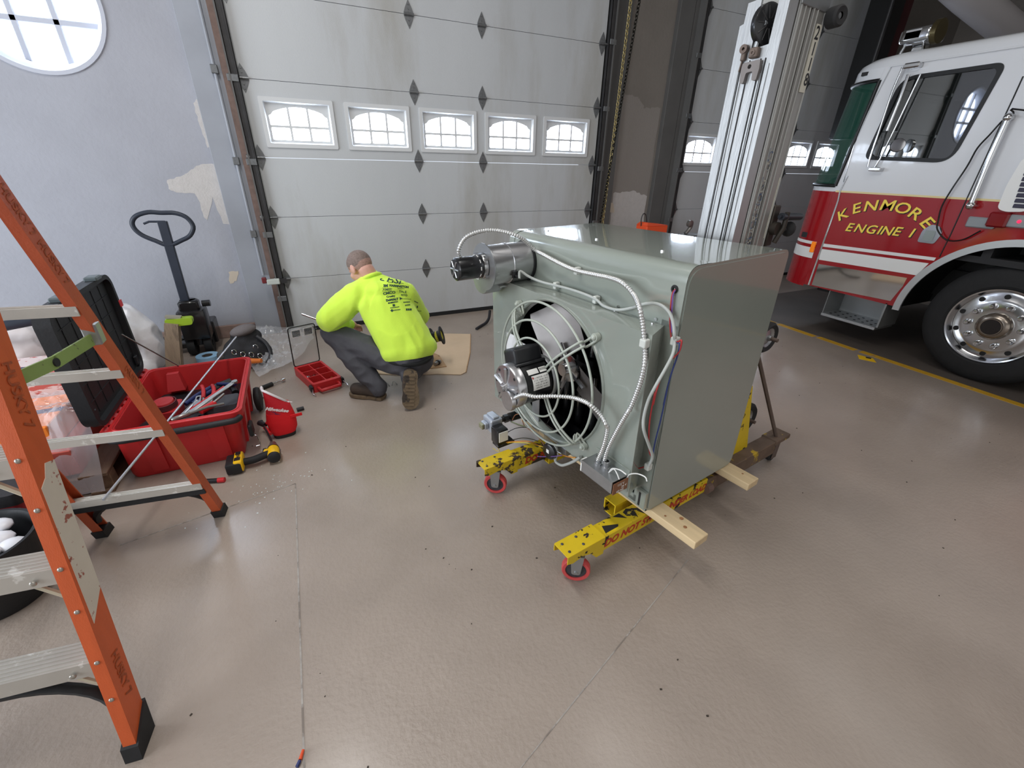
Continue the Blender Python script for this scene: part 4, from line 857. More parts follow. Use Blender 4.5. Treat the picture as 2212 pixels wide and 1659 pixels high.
# side: lower red skin with the wheel arch cut out, upper white skin with the window opening
bm = new(); plate(bm, [(3.03, 0.475), (3.03, 1.418), (-1.6, 1.44), (-1.6, 0.475)] + [p for p in arch_pts(0.655, PI, 0)[::-1]] if False else [(-1.6, 0.475), (-1.6, 1.44), (2.99, 1.418), (2.99, 0.475)] + arch_pts(0.655, 0, PI), [], 0.02, IS)
tobj('lower_side_panel', bm, M_red)
win = rpoly([(2.04, 2.356), (2.125, 1.68), (2.81, 1.707), (2.729, 2.348)], [0.07, .13, .07, .13], 8)
rwin = rpoly([(1.55, 2.36), (0.85, 2.36), (0.85, 1.75), (1.55, 1.75)], 0.08, 6)
bm = new(); plate(bm, [(-1.6, 1.44), (-1.6, 2.44), (2.90, 2.44), (2.99, 1.42)], [win], 0.02, IS); tobj('upper_side_panel', bm, M_twhite)
bm = new(); plate(bm, [(p[0], p[1]) for p in win], [rpoly([(2.075, 2.326), (2.15, 1.712), (2.775, 1.737), (2.700, 2.318)], .06, 8)], 0.012, basis((TX - 0.006, 0, 0), (0, 1, 0), (0, 0, 1))); tobj('window_gasket', bm, M_gask)
bm = new(); plate(bm, win, [], 0.004, basis((TX + .012, 0, 0), (0, 1, 0), (0, 0, 1))); tobj('side_window', bm, M_tglass)
# front corner and nose
def planpath():
    o = [(TX, 2.989)]; r = 0.40
    for i in range(11):
        a = PI - (PI / 2) * i / 10; o.append((TX + r + r * math.cos(a), 2.99 + r * math.sin(a)))
    for i in range(11):
        a = PI / 2 - (PI / 2) * i / 10; o.append((TX + 2.0 + r * math.cos(a), 2.99 + r * math.sin(a)))
    o.append((TX + 2.4, 2.989)); return o
PP = planpath()
def skin(zs, i0, i1, m, name, off=0.0, smooth=40):
    b = new(); rows = [[b.verts.new((p[0], p[1] + lean(z) + off, z)) for p in PP[i0:i1]] for z in zs]
    for a, c in zip(rows, rows[1:]):
        for k in range(len(a) - 1): b.faces.new((a[k], a[k + 1], c[k + 1], c[k]))
    return tobj(name, b, m, smooth)
skin([0.455, 0.9, 1.418], 0, len(PP), M_red, 'nose_lower')
skin([1.418, 1.47], 0, len(PP), M_twhite, 'nose_cowl')
skin([2.345, 2.44], 0, len(PP), M_twhite, 'nose_brow')
skin([1.46, 1.9, 2.35], 0, 2, M_twhite, 'front_pillar'); skin([1.46, 1.9, 2.35], 22, len(PP), M_twhite, 'front_pillar')
skin([1.47, 1.9, 2.345], 1, 23, M_wglass, 'windscreen')
for zz in (1.472, 2.343):
    b = new(); tube(b, [(p[0] - .004, p[1] + lean(zz) + .004, zz) for p in PP[1:23]], 0.016, 8); tobj('windscreen_seal', b, M_gask, 60)
for k in (1, 22):
    b = new(); p = PP[k]; tube(b, [(p[0] - .003, p[1] + lean(z), z) for z in (1.47, 1.9, 2.345)], 0.016, 8); tobj('windscreen_seal', b, M_gask, 60)
# crowned roof
b = new(); rows = []
edge = PP + [(TX + 2.4, -1.6), (TX, -1.6)]
for ins, z in ((0.0, 2.44), (0.012, 2.485), (0.05, 2.525), (0.12, 2.55), (0.35, 2.575)):
    cx, cy = TX + 1.2, 0.8
    rows.append([b.verts.new((p[0] + (ins if p[0] < cx else -ins), p[1] + lean(2.44) * (1 if p[1] > 2.9 else 0) - (ins * 1.3 if p[1] > 2.9 else 0), z)) for p in edge])
for a, c in zip(rows, rows[1:]):
    n = len(a)
    for k in range(n): b.faces.new((a[k], a[(k + 1) % n], c[(k + 1) % n], c[k]))
b.faces.new(rows[-1]); tobj('cab_roof', b, M_twhite, 60)
b = new(); bx(b, TX - .012, TX + .002, -1.6, 2.85, 2.432, 2.445, .003); tobj('rain_gutter', b, M_twhite)
# rear/right closure and dark interior
b = new(); bx(b, TX + 2.37, TX + 2.4, -1.6, 2.98, 0.48, 2.44); tobj('far_side_panel', b, M_twhite)
b = new(); bx(b, TX + .03, TX + 2.37, -1.6, 3.2, 0.95, 1.0); bx(b, TX + .03, TX + 2.37, 1.62, 1.68, 1.0, 2.42); bx(b, TX + .03, TX + 2.37, -1.55, 3.1, 2.40, 2.43); tobj('cab_inside', b, M_cab_in)
b = new(); bx(b, TX + .2, TX + .75, 1.75, 2.2, 1.0, 1.45, .05, 3); bx(b, TX + .2, TX + .75, 1.72, 1.86, 1.4, 2.15, .05, 3); tobj('seat', b, M_cab_in)
b = new(); bx(b, TX + .1, TX + 2.3, 2.75, 3.15, 1.2, 1.55, .05, 2); tobj('dashboard', b, M_cab_in)
b = new(); tube(b, [(TX + .45 + .2 * math.cos(t * PI / 12), 2.6 + .06 * math.sin(t * PI / 12), 1.68 + .19 * math.sin(t * PI / 12)) for t in range(24)], .014, 6, closed=True); tobj('steering_wheel', b, M_gask, 60)
b = new(); bx(b, TX + .06, TX + .075, 1.99, 2.08, 1.62, 2.35); tobj('seat_belt', b, mat('seat_belt', (150, 130, 40), .7))
# pinstripe, white bands, polished kick panel
b = new(); bx(b, TX - .0015, TX, -1.6, 2.97, 1.414, 1.430); tobj('pinstripe', b, M_cream)
def sidepoly(pts, name, m, t=0.0015, x=TX): 
    b = new(); plate(b, [(p[1], p[2]) for p in pts], [], t, basis((x - t, 0, 0), (0, 1, 0), (0, 0, 1))); return tobj(name, b, m)
sidepoly([(5, 2.926, 0.919), (5, 1.948, 0.947), (5, 1.953, 0.92), (5, 2.922, 0.888)], 'white_band', M_stripe)
sidepoly([(5, 2.926, 0.864), (5, 1.98, 0.892), (5, 2.029, 0.776), (5, 2.913, 0.754)], 'white_band', M_stripe)
def nose_band(z0, z1):
    b = new(); rows = [[b.verts.new((p[0] - .002, p[1] + .002, z)) for p in PP[0:13]] for z in (z0, z1)]
    for k in range(12): b.faces.new((rows[0][k], rows[0][k + 1], rows[1][k + 1], rows[1][k]))
    tobj('white_band', b, M_stripe, 60)
nose_band(0.895, 0.925); nose_band(0.755, 0.862)
sidepoly([(5, 2.899, 0.711), (5, 2.089, 0.74), (5, 2.095, 0.662), (5, 2.141, 0.509), (5, 2.901, 0.484)], 'kick_panel', M_mirrorp, 0.003)
b = new(); tube(b, [(4.998, 2.903, 1.564), (4.998, 2.926, 1.432), (4.998, 2.915, 1.338), (4.998, 2.923, 0.957), (4.998, 2.934, 0.479)], 0.010, 6)
tobj('door_trim', b, M_chrome, 60)
b = new(); tube(b, [(4.998, 2.839, 2.436), (4.998, 2.892, 2.196), (4.998, 2.939, 1.86), (4.998, 2.926, 1.505)], 0.006, 6); tobj('door_trim', b, M_chrome, 60)
b = new(); tube(b, [(5, 1.918, 2.248), (5, 1.918, 2.122), (5, 1.92, 1.983), (5, 1.921, 1.713), (5, 1.922, 1.406), (5, 1.921, 1.146), (5, 1.928, 0.956)], 0.005, 6); tobj('door_seam', b, M_gask, 60)
# chrome arch, dark well, wheel
b = new(); pa = arch_pts(0.645, -0.04, PI + 0.04, 40); pb = arch_pts(0.70, -0.04, PI + 0.04, 40)
plate(b, pa + pb[::-1], [], 0.018, basis((TX - .016, 0, 0), (0, 1, 0), (0, 0, 1))); tobj('arch_trim', b, mat('brushed_trim', (196, 198, 200), 0.32, 0.7))
b = new(); pw = arch_pts(0.665, 0, PI, 30); A = [b.verts.new((TX + .01, p[0], p[1])) for p in pw]; B = [b.verts.new((TX + .55, p[0], p[1])) for p in pw]
for k in range(30): b.faces.new((A[k], A[k + 1], B[k + 1], B[k]))
b.faces.new(B); tobj('wheel_well', b, M_gask, 40)
wc = (5.03, 1.405, 0.487)
b = new(); lathe(b, [(0.30, 0.02), (0.325, 0.0), (0.40, 0.004), (0.45, 0.02), (0.478, 0.05), (0.487, 0.08), (0.487, 0.25), (0.478, 0.28), (0.45, 0.30), (0.31, 0.30)], wc, (1, 0, 0), 64, closed=True)
wheel = tobj('front_wheel', b, M_tire, 40)
b = new()
lathe(b, [(0.272, 0.055), (0.285, 0.02), (0.292, 0.004), (0.302, 0.0), (0.307, 0.012), (0.30, 0.03)], wc, (1, 0, 0), 64)
lathe(b, [(0.10, 0.035), (0.19, 0.032), (0.215, 0.04), (0.25, 0.055), (0.272, 0.058)], wc, (1, 0, 0), 64)
tobj('wheel_rim', b, mat('polished_rim', (205, 205, 206), 0.16, 1.0), 40, wheel)
for k in range(10):
    a = 2 * PI * k / 10 + .25; d = Vector((0, math.cos(a), math.sin(a)))
    b = new(); c = Vector(wc) + d * 0.240; cyl(b, c + Vector((.043, 0, 0)), c + Vector((.06, 0, 0)), .0195, n=16); tobj('hand_hole', b, M_gask, par=wheel)
    a += PI / 10; d = Vector((0, math.cos(a), math.sin(a))); b = new(); c = Vector(wc) + d * 0.165
    lathe(b, [(0.024, .034), (.024, .022), (.02, .012), (.02, -.004), (.014, -.014), (0, -.016)], c, (1, 0, 0), 14); tobj('lug_nut', b, M_chrome, 50, wheel)
b = new(); lathe(b, [(0.112, .036), (0.110, 0.01), (0.095, -0.012), (0.072, -.02), (.068, -.03), (0, -.03)], wc, (1, 0, 0), 40); tobj('hub_cap', b, mat('hub_metal', (150, 140, 130), .25, .9), 40, wheel)
b = new(); lathe(b, [(0.062, -.0305), (0.058, -.036), (0, -.037)], wc, (1, 0, 0), 30); tobj('hub_glass', b, mat('hub_sight', (36, 32, 32), .2), 40, wheel)
b = new(); bx(b, 5.2, 7.2, 1.3, 1.5, .4, .56); bx(b, 5.5, 5.7, -1.5, 3.0, .55, .8); bx(b, 6.7, 6.9, -1.5, 3.0, .55, .8); bx(b, 5.3, 7.1, 2.4, 3.0, .38, .6); tobj('chassis', b, M_gask)
b = new(); lathe(b, [(0.30, 0.0), (0.45, 0.0), (0.487, 0.08), (0.487, 0.25), (0.45, 0.30), (0.30, 0.30)], (7.05, 1.405, .487), (1, 0, 0), 48, closed=True); tobj('far_front_wheel', b, M_tire, 40)
# boarding step
b = new(); S = [(5, 2.703, 0.199), (5, 2.165, 0.227)]
bx(b, TX - .02, TX + .30, 2.17, 2.70, 0.205, 0.235, .004); st = tobj('boarding_step', b, M_tread)
b = new(); bx(b, TX, TX + .30, 2.694, 2.70, .235, .48); bx(b, TX, TX + .30, 2.155, 2.17, .235, .48); bx(b, TX + .29, TX + .30, 2.17, 2.7, .235, .48); tobj('step_bracket', b, mat('worn_alloy', (150, 152, 152), .45, .7), par=st)
b = new()
for i in range(6):
    for j in range(3): cyl(b, (TX + .05 + j * .08, 2.24 + i * .08, .235), (TX + .05 + j * .08, 2.24 + i * .08, .238), .012, n=8)
tobj('step_grip', b, M_gask, par=st)['kind'] = 'stuff'
# gold lettering with dark shade
def letter(s, p, size, rot, sh=0.18, sx=1.25):
    for dm, dx, dy, m, bold, nm in ((0.0012, 0.008, -0.006, M_ink, 0.0016, 'letter_shade'), (0.0026, 0, 0, M_gold, 0.0016, 'gold_letter')):
        t = text_bm(s, size, bold, sh, sx=sx); b = new()
        put(b, t, basis((TX - dm, p[1], p[2]), (0, -1, 0), (0, 0, 1)) @ Matrix.Rotation(rot, 4, 'Z') @ Matrix.Translation((dx, dy, 0))); tobj(nm, b, m)
for s, p, r in zip('KENMORE', [(5, 2.83, 1.207), (5, 2.724, 1.276), (5, 2.605, 1.309), (5, 2.469, 1.325), (5, 2.343, 1.313), (5, 2.232, 1.277), (5, 2.122, 1.216)], (34, 22, 10, 0, -10, -22, -36)): letter(s, p, 0.128, math.radians(r), 0.1)
for s, p in zip('ENGINE1', [(5, 2.73, 1.102), (5, 2.633, 1.104), (5, 2.531, 1.106), (5, 2.46, 1.108), (5, 2.397, 1.11), (5, 2.316, 1.115), (5, 2.2, 1.116)]): letter(s, p, 0.108, 0.0, 0.22, 1.15)
# door handle, marker lamp, grab rail, louvre, lamps, cable
p = (5, 2.052, 1.124)
b = new(); plate(b, rpoly([(p[1] + .075, p[2] - .07), (p[1] + .07, p[2] + .03), (p[1] + .02, p[2] + .085), (p[1] - .05, p[2] + .07), (p[1] - .075, p[2] + .02), (p[1] - .05, p[2] - .07)], .02), [], .01, basis((TX - .01, 0, 0), (0, 1, 0), (0, 0, 1))); dh = tobj('door_handle', b, M_chrome, 40)
b = new(); plate(b, rrect(p[1] - .03, p[1] + .045, p[2] - .05, p[2] + .035, .01), [], .004, basis((TX - .014, 0, 0), (0, 1, 0), (0, 0, 1))); tobj('handle_paddle', b, mat('grey_paddle', (150, 158, 156), .3, .5), par=dh)
p = (4.99, 3.013, 0.87)
b = new(); bx(b, TX - .02, TX - .0, p[1] - .022, p[1] + .022, p[2] - .055, p[2] + .055, .006, 2); tobj('marker_lamp', b, M_amber)
b = new(); R = [(4.93, 1.87, 1.984), (4.93, 1.867, 1.712), (4.93, 1.854, 1.377)]; tube(b, R, 0.021, 12); tobj('grab_rail', b, M_chrome, 60)
for q in (R[0], R[-1]):
    b = new(); tube(b, [q, (TX, q[1], q[2])], .018, 10); sph(b, q, .03); tobj('rail_bracket', b, M_chrome, 60)
b = new(); Q = [(4.97, 1.701, 1.368), (4.97, 1.647, 1.348), (4.97, 1.538, 1.358), (4.97, 1.465, 1.477), (4.97, 1.51, 1.727), (4.97, 1.695, 1.716), (4.97, 1.711, 1.534)]
plate(b, rpoly([(q[1], q[2]) for q in Q], .03), [], .03, basis((4.965, 0, 0), (0, 1, 0), (0, 0, 1))); gr = tobj('intake_louvre', b, M_stripe, 40)
for k in range(8):
    t = k / 8; a = Vector(Q[1]).lerp(Vector(Q[5]), .12 + t * .8); b = new(); bx(b, 4.957, 4.966, a.y - .50 + .02 * k, a.y - .035, a.z - .012, a.z + .016, .003); tobj('louvre_slot', b, mat('louvre_dark', (40, 36, 60), .4), par=gr)
b = new(); q = (4.98, 1.761, 1.256); bx(b, 4.975, 5.0, q[1] - .09, q[1] + .09, q[2] - .04, q[2] + .04, .008); tobj('side_lamp', b, mat('grey_lens', (140, 146, 150), .15))
b = new(); q = (4.98, 1.665, 1.283); bx(b, 4.95, 5.0, q[1] - .06, q[1] + .06, q[2] - .05, q[2] + .06, .012); tobj('red_lamp', b, mat('dark_red_lens', (120, 18, 24), .12))
b = new(); q = (4.98, 1.545, 1.288); bx(b, 4.975, 5.0, q[1] - .14, q[1] + .10, q[2] - .045, q[2] + .045, .008); tobj('side_lamp', b, MATS['grey_lens'])
b = new(); sph(b, (4.972, q[1], q[2]), .012); tobj('indicator', b, mat('red_led', (255, 40, 70), .3, emit=(255, 30, 70), estr=2.0))
b = new(); tube(b, [(4.96, 1.0, 1.80)] + [(4.96, 1.817, 2.028), (4.96, 1.86, 2.01), (4.96, 1.902, 1.973), (4.96, 1.943, 1.877), (4.96, 1.982, 1.785), (4.96, 1.996, 1.656), (4.96, 2.032, 1.477), (4.96, 2.046, 1.353), (4.96, 2.029, 1.245), (4.96, 2.008, 1.174)] + [(4.97, 1.922, 1.101), (4.97, 1.82, 1.116), (4.97, 1.735, 1.198)], .006, 6, smooth=4); tobj('charging_cord', b, M_gask, 60)
# mirror arms and roof siren
for P_, r in (([(4.95, 2.723, 2.411), (4.95, 2.738, 2.24), (4.95, 2.734, 1.967), (4.95, 2.73, 1.706), (4.95, 2.724, 1.646)], .009), ([(4.94, 2.651, 2.35), (4.94, 2.651, 2.169), (4.94, 2.664, 1.935)], .014), ([(4.97, 2.576, 2.343), (4.97, 2.618, 1.989), (4.97, 2.653, 1.716), (4.97, 2.675, 1.637)], .008)):
    b = new(); tube(b, P_, r, 8); tobj('mirror_arm', b, M_chrome, 60)
b = new(); q = (4.95, 2.654, 2.414); bx(b, 4.93, 5.0, q[1] - .06, q[1] + .06, q[2] - .02, q[2] + .02, .01); tobj('mirror_bracket', b, M_chrome); b = new(); q = (4.95, 2.655, 1.627); bx(b, 4.93, 5.0, q[1] - .05, q[1] + .05, q[2] - .015, q[2] + .015, .005); tobj('mirror_bracket', b, M_chrome)
b = new(); q = (4.92, 2.53, 1.818); lathe(b, [(0, -.03), (.05, -.025), (.055, 0), (0, .002)], (4.93, q[1], q[2]), (1, .6, 0), 20); tobj('convex_mirror', b, M_chrome, 50)
SR = [(5.35, 2.88, 2.696), (5.35, 2.737, 2.67), (5.35, 2.901, 2.604)]
sx, sy, sz = 5.35, SR[0][1], SR[0][2]
b = new(); bx(b, sx - .10, sx + .16, sy - .12, sy + .13, sz - .055, sz + .055, .03, 3); si = tobj('roof_siren', b, M_chrome, 40)
b = new(); lathe(b, [(.075, 0), (.09, .01), (.09, .05), (.07, .055), (0, .03)], (sx - .05, sy - .12, sz), (0, -1, 0), 24); tobj('siren_mouth', b, mat('dark_gold_metal', (96, 86, 60), .3, .8), 40, si)
b = new(); bx(b, sx - .1, sx - .09, sy - .04, sy + .08, sz - .03, sz + .04, .002); tobj('siren_plate', b, mat('plate_grey', (170, 170, 172), .4), par=si)
b = new(); tube(b, [(sx - .06, sy + .10, 2.54), (sx - .06, sy + .07, sz - .06), (sx - .06, sy - .07, sz - .06), (sx - .06, sy - .1, 2.54)], .014, 8); bx(b, sx, sx + .1, sy - .04, sy + .04, 2.5, sz - .05); tobj('siren_foot', b, M_chrome, 60, si)
b = new(); bx(b, 5.25, 7.0, 0.2, 1.35, 2.57, 2.72, .05, 2); tobj('roof_fairing', b, M_twhite)
b = new(); bx(b, 5.0, 7.4, -5.6, -1.66, .5, 1.43, .02); tobj('rear_body', b, M_red)
b = new(); bx(b, 5.0, 7.4, -5.6, -1.66, 1.44, 2.5, .03); tobj('rear_body_upper', b, M_twhite)
# overhead pipe and black hose drop beyond the truck
q0, q1 = [(6.808, 3.6, 3.266), (8.928, 3.6, 3.331)]
du = thing('exhaust_duct', 'pale round exhaust duct hanging above the fire engine roof', 'duct', (7.2, 3.6, 3.2))
b = new(); tube(b, [(6.5, 3.7, 3.62), (7.3, 3.6, 3.40), (8.6, 3.4, 3.05)], .16, 24); obj('duct_pipe', b, mat('pale_duct', (196, 190, 190), .4, .2), du, 60)
b = new()
for p in ((6.8, 3.66, 3.54), (7.9, 3.5, 3.24)): cyl(b, p, (p[0], p[1], 5.0), .006, n=6)
obj('hanger_rod', b, M_track, du)
hd = thing('hose_drop', 'black hose drop with dark red side hanging beside the second door', 'hose', (6.95, 4.3, 3.0))
b = new(); bx(b, 7.0, 7.25, 4.2, 4.5, 2.0, 5.0, .02); obj('drop_sleeve', b, M_gask, hd)
b = new(); bx(b, 7.25, 7.5, 4.25, 4.5, 2.55, 5.0, .02); obj('red_sleeve', b, mat('dark_red_sleeve', (70, 24, 28), .5), hd)
b = new(); tube(b, [(6.98, 4.2, 5.0), (6.97, 4.2, 2.1)], .018, 8); obj('drop_cable', b, M_track, hd)

# ------------------------------------------------------------------ crouching worker
M_skin = mat('skin', (206, 158, 142), 0.5, var=0.06, vscale=25, spec=0.4)
M_hair = mat('cropped_hair', (126, 110, 103), 0.8, var=0.25, vscale=90, bump=0.5, bscale=260)
M_hiviz = mat('hi_vis_fleece', (216, 255, 84), 0.85, var=0.03, vscale=10, bump=0.25, bscale=260, sheen=0.2)
M_pants = mat('grey_work_trousers', (74, 74, 80), 0.8, var=0.10, vscale=14, bump=0.2, bscale=180)
M_boot = mat('brown_boot', (72, 62, 54), 0.75, var=0.15, vscale=20, bump=0.3, bscale=80)
M_sole = mat('worn_boot_sole', (108, 92, 72), 0.8, var=0.2, vscale=25, col2=(60, 52, 46), thr=(.52, .58), scale2=16)
M_print = mat('dark_green_print', (42, 74, 66), 0.8)
PB = (0.50, 3.0, 0)
RR = Vector((0.985, 0.12, 0.0)).normalized(); UP = Vector((-0.22, 0.30, 0.92)); UP = (UP - RR * UP.dot(RR)).normalized(); FW = UP.cross(RR)
def ell(bm, c, lat, dep, up, rx=RR, uz=UP):
    z = uz.normalized(); x = (rx - z * rx.dot(z)).normalized(); y = z.cross(x)
    M = Matrix(((x.x, y.x, z.x, 0), (x.y, y.y, z.y, 0), (x.z, y.z, z.z, 0), (0, 0, 0, 1)))
    sph(bm, c, (lat, dep, up), 20, 12, M)
shL, shR = Vector((0.28, 3.14, 0.765)), Vector((0.61, 3.135, 0.745)); elL, wrL = Vector((0.085, 3.20, 0.605)), Vector((0.215, 3.33, 0.505))
elR, wrR = Vector((0.76, 3.36, 0.50)), Vector((0.70, 3.56, 0.27))
hipL, knL, anL = Vector((0.47, 3.0, 0.30)), Vector((0.09, 3.25, 0.485)), Vector((0.322, 3.04, 0.13))
hipR, knR, anR = Vector((0.65, 2.99, 0.29)), Vector((0.74, 3.32, 0.105)), Vector((0.535, 2.87, 0.21))
# --- body: one continuous skin
bm = new()
HC = Vector((0.345, 3.215, 0.945)); hf = Vector((-0.42, 0.62, -0.55)).normalized(); hr = Vector((0.83, 0.56, 0)).normalized(); hr = (hr - hf * hr.dot(hf)).normalized(); hu = hr.cross(hf)
HM = Matrix(((hr.x, hf.x, hu.x, 0), (hr.y, hf.y, hu.y, 0), (hr.z, hf.z, hu.z, 0), (0, 0, 0, 1)))
def H_(x, y, z): return HC + hr * x + hf * y + hu * z
sph(bm, H_(0, -.005, .022), (.074, .095, .086), 24, 16, HM); sph(bm, H_(0, .035, -.04), (.060, .062, .070), 20, 12, HM); sph(bm, H_(0, .055, -.082), (.034, .034, .028), 16, 10, HM)
cap(bm, H_(0, .088, -.004), H_(0, .112, -.034), .010, .015); sph(bm, H_(0, .097, -.06), (.024, .010, .007), 12, 8, HM)
for s in (-1, 1):
    sph(bm, H_(s * .030, .080, .012), (.014, .010, .010), 10, 8, HM); sph(bm, H_(s * .040, .062, -.03), (.024, .024, .024), 10, 8, HM)
    sph(bm, H_(s * .078, -.004, -.012), (.010, .022, .033), 12, 10, HM); sph(bm, H_(s * .072, .004, -.03), (.012, .014, .016), 10, 8, HM)
chain_limb(bm, [(H_(0, -.03, -.04), .058), (Vector((0.40, 3.17, 0.86)), .062), (Vector((0.42, 3.15, 0.79)), .07)])
ell(bm, (0.47, 3.10, 0.68), .15, .10, .14); ell(bm, (0.54, 3.03, 0.50), .14, .10, .16); ell(bm, (0.56, 3.0, 0.34), .15, .11, .12)
chain_limb(bm, [(shL, .055), (elL, .042), (wrL, .028)]); chain_limb(bm, [(shR, .055), (elR, .042), (wrR, .028)]); cap(bm, shL, shR, .06, .06)
chain_limb(bm, [(hipL, .08), (knL, .055), (anL, .042)]); chain_limb(bm, [(hipR, .08), (knR, .055), (anR, .042)])
def hand(w, d, side, curl, down):
    d = Vector(d).normalized(); n = Vector(down); n = (n - d * n.dot(d)).normalized(); s = d.cross(n) * side
    p = Vector(w); cap(bm, p, p + d * .03, .026, .030)
    for k in (-1.5, -.5, .5, 1.5): cap(bm, p + d * .03, p + d * .085 + s * k * .019, .016, .013, 8)
    for k, L in zip((-1.5, -.5, .5, 1.5), (.030, .038, .041, .036)):
        a = p + d * .088 + s * k * .020; dd = (d * math.cos(curl) + n * math.sin(curl)); b_ = a + dd * L; d2 = (d * math.cos(curl * 2) + n * math.sin(curl * 2)); c_ = b_ + d2 * L * .8
        cap(bm, a, b_, .0092, .0085, 8); cap(bm, b_, c_, .0085, .0075, 8)
    t0 = p + d * .028 + s * .026; t1 = t0 + d * .03 + s * .028 + n * .012; t2 = t1 + d * .032 + n * .016
    cap(bm, t0, t1, .013, .011, 8); cap(bm, t1, t2, .0105, .0085, 8)
hand(wrL + (wrL - elL).normalized() * .03, (0.5, 0.75, -.35), 1, .5, (0, 0.2, -1)); hand(wrR + (wrR - elR).normalized() * .03, (0.05, .8, -.6), -1, .7, (-.4, 0, -1))
me = organic(bm, 0.0048, 5, .5)
person = obj('person', me, M_skin, None, 180); person['label'] = 'person in neon yellow sweatshirt crouching with back turned at the white door'; person['category'] = 'person'
bpy.context.view_layer.update()
# close-cropped hair: a thin shell over the crown and back of the skull
bm = new(); sph(bm, H_(0, -.005, .022), (.0765, .0975, .0885), 36, 24, HM)
bmesh.ops.bisect_plane(bm, geom=bm.verts[:] + bm.edges[:] + bm.faces[:], plane_co=H_(0, -.02, -.005), plane_no=(hu * -1 + hf * .62).normalized(), clear_outer=True)
obj('hair', bm, M_hair, person, 180)
bm = new(); sph(bm, H_(0, -.006, .018), (.0752, .0962, .0878), 36, 24, HM)
bmesh.ops.bisect_plane(bm, geom=bm.verts[:] + bm.edges[:] + bm.faces[:], plane_co=H_(0, -.03, -.032), plane_no=(hu * -1 + hf * .55).normalized(), clear_outer=True)
lab(obj('hair', bm, mat('faded_hair', (160, 128, 116), 0.8, var=0.2, vscale=120, bump=.4, bscale=260), person, 180), 'short faded hair on the nape and sides')
# --- sweatshirt
def folds(me, amp, f1, seed=0.0, extra=None):
    me.update(); me.calc_loop_triangles() if hasattr(me, 'calc_loop_triangles') else None
    ns = [v.normal.copy() for v in me.vertices]
    for v, n in zip(me.vertices, ns):
        p = v.co
        q = Vector((p.x * f1[0] + seed, p.y * f1[1], p.z * f1[2]))
        w = mnoise.noise(q); w = (1 - abs(w) * 2.2); w2 = mnoise.noise(Vector((p.x * 26 + seed, p.y * 20, p.z * 9))) * .25
        k = extra(p) if extra else 1.0
        v.co = p + n * amp * k * (w - .45 + w2)
bm = new()
for k in range(17):
    t = k / 16; c = Vector((0.580, 2.985, 0.385)).lerp(Vector((0.462, 3.105, 0.70)), t); ell(bm, c, .205 - .016 * t + (.006 if k == 0 else 0), .152 - .02 * t, .13)
cap(bm, shL, shR, .088, .088); cap(bm, Vector((0.375, 3.15, .80)), Vector((0.465, 3.145, .80)), .085, .085); cap(bm, (0.42, 3.15, .80), (0.40, 3.165, .865), .09, .07); cap(bm, (0.425, 3.15, .84), shR + Vector((-.03, -.01, .02)), .078, .09); ell(bm, (0.475, 3.10, 0.79), .15, .095, .085); cap(bm, (0.40, 3.15, .83), shL, .075, .09)
chain_limb(bm, [(shL, .092), ((shL + elL) / 2 + Vector((-.012, 0, -.012)), .098), (elL, .092), ((elL + wrL) / 2 + Vector((0, 0, -.012)), .074), (wrL + Vector((0, 0, 0)), .046)])
chain_limb(bm, [(shR, .092), ((shR + elR) / 2, .092), (elR, .08), (wrR, .045)])
me = organic(bm, 0.0085, 8, .5)
def ex(p):
    dl = (p - Vector((0.33, 3.08, 0.66))).length; k = 0.7 + 1.3 * math.exp(-(dl / .14) ** 2) + .8 * math.exp(-((p - elL).length / .12) ** 2) + .5 * math.exp(-((p.z - .38) / .08) ** 2)
    bk = (p - Vector((0.50, 2.93, .70))).length
    return k * (0.35 if bk < .17 else 1)
folds(me, 0.009, (10, 10, 3.8), 3.7, ex)
b = bmesh.new(); b.from_mesh(me)
bmesh.ops.bisect_plane(b, geom=b.verts[:] + b.edges[:] + b.faces[:], plane_co=Vector((0.565, 2.97, 0.315)), plane_no=(Vector((0, -.32, -1))).normalized(), clear_outer=True)
bmesh.ops.bisect_plane(b, geom=b.verts[:] + b.edges[:] + b.faces[:], plane_co=wrL + (wrL - elL).normalized() * .025, plane_no=(wrL - elL).normalized(), clear_outer=True) if False else None
b.to_mesh(me); b.free()
shirt = obj('sweatshirt', me, M_hiviz, person, 180)
bm = new(); c = Vector((0.402, 3.163, 0.878)); x = RR; y = (Vector((-.3, .6, -.25)) * -1); ax = Vector((-.22, .45, .85)).normalized(); y = ax.cross(x).normalized(); x = y.cross(ax)
tube(bm, [c + x * .066 * math.cos(2 * PI * i / 28) + y * .066 * math.sin(2 * PI * i / 28) for i in range(28)], .012, 8, closed=True); lab(obj('collar', bm, M_hiviz, shirt, 180), 'ribbed collar')
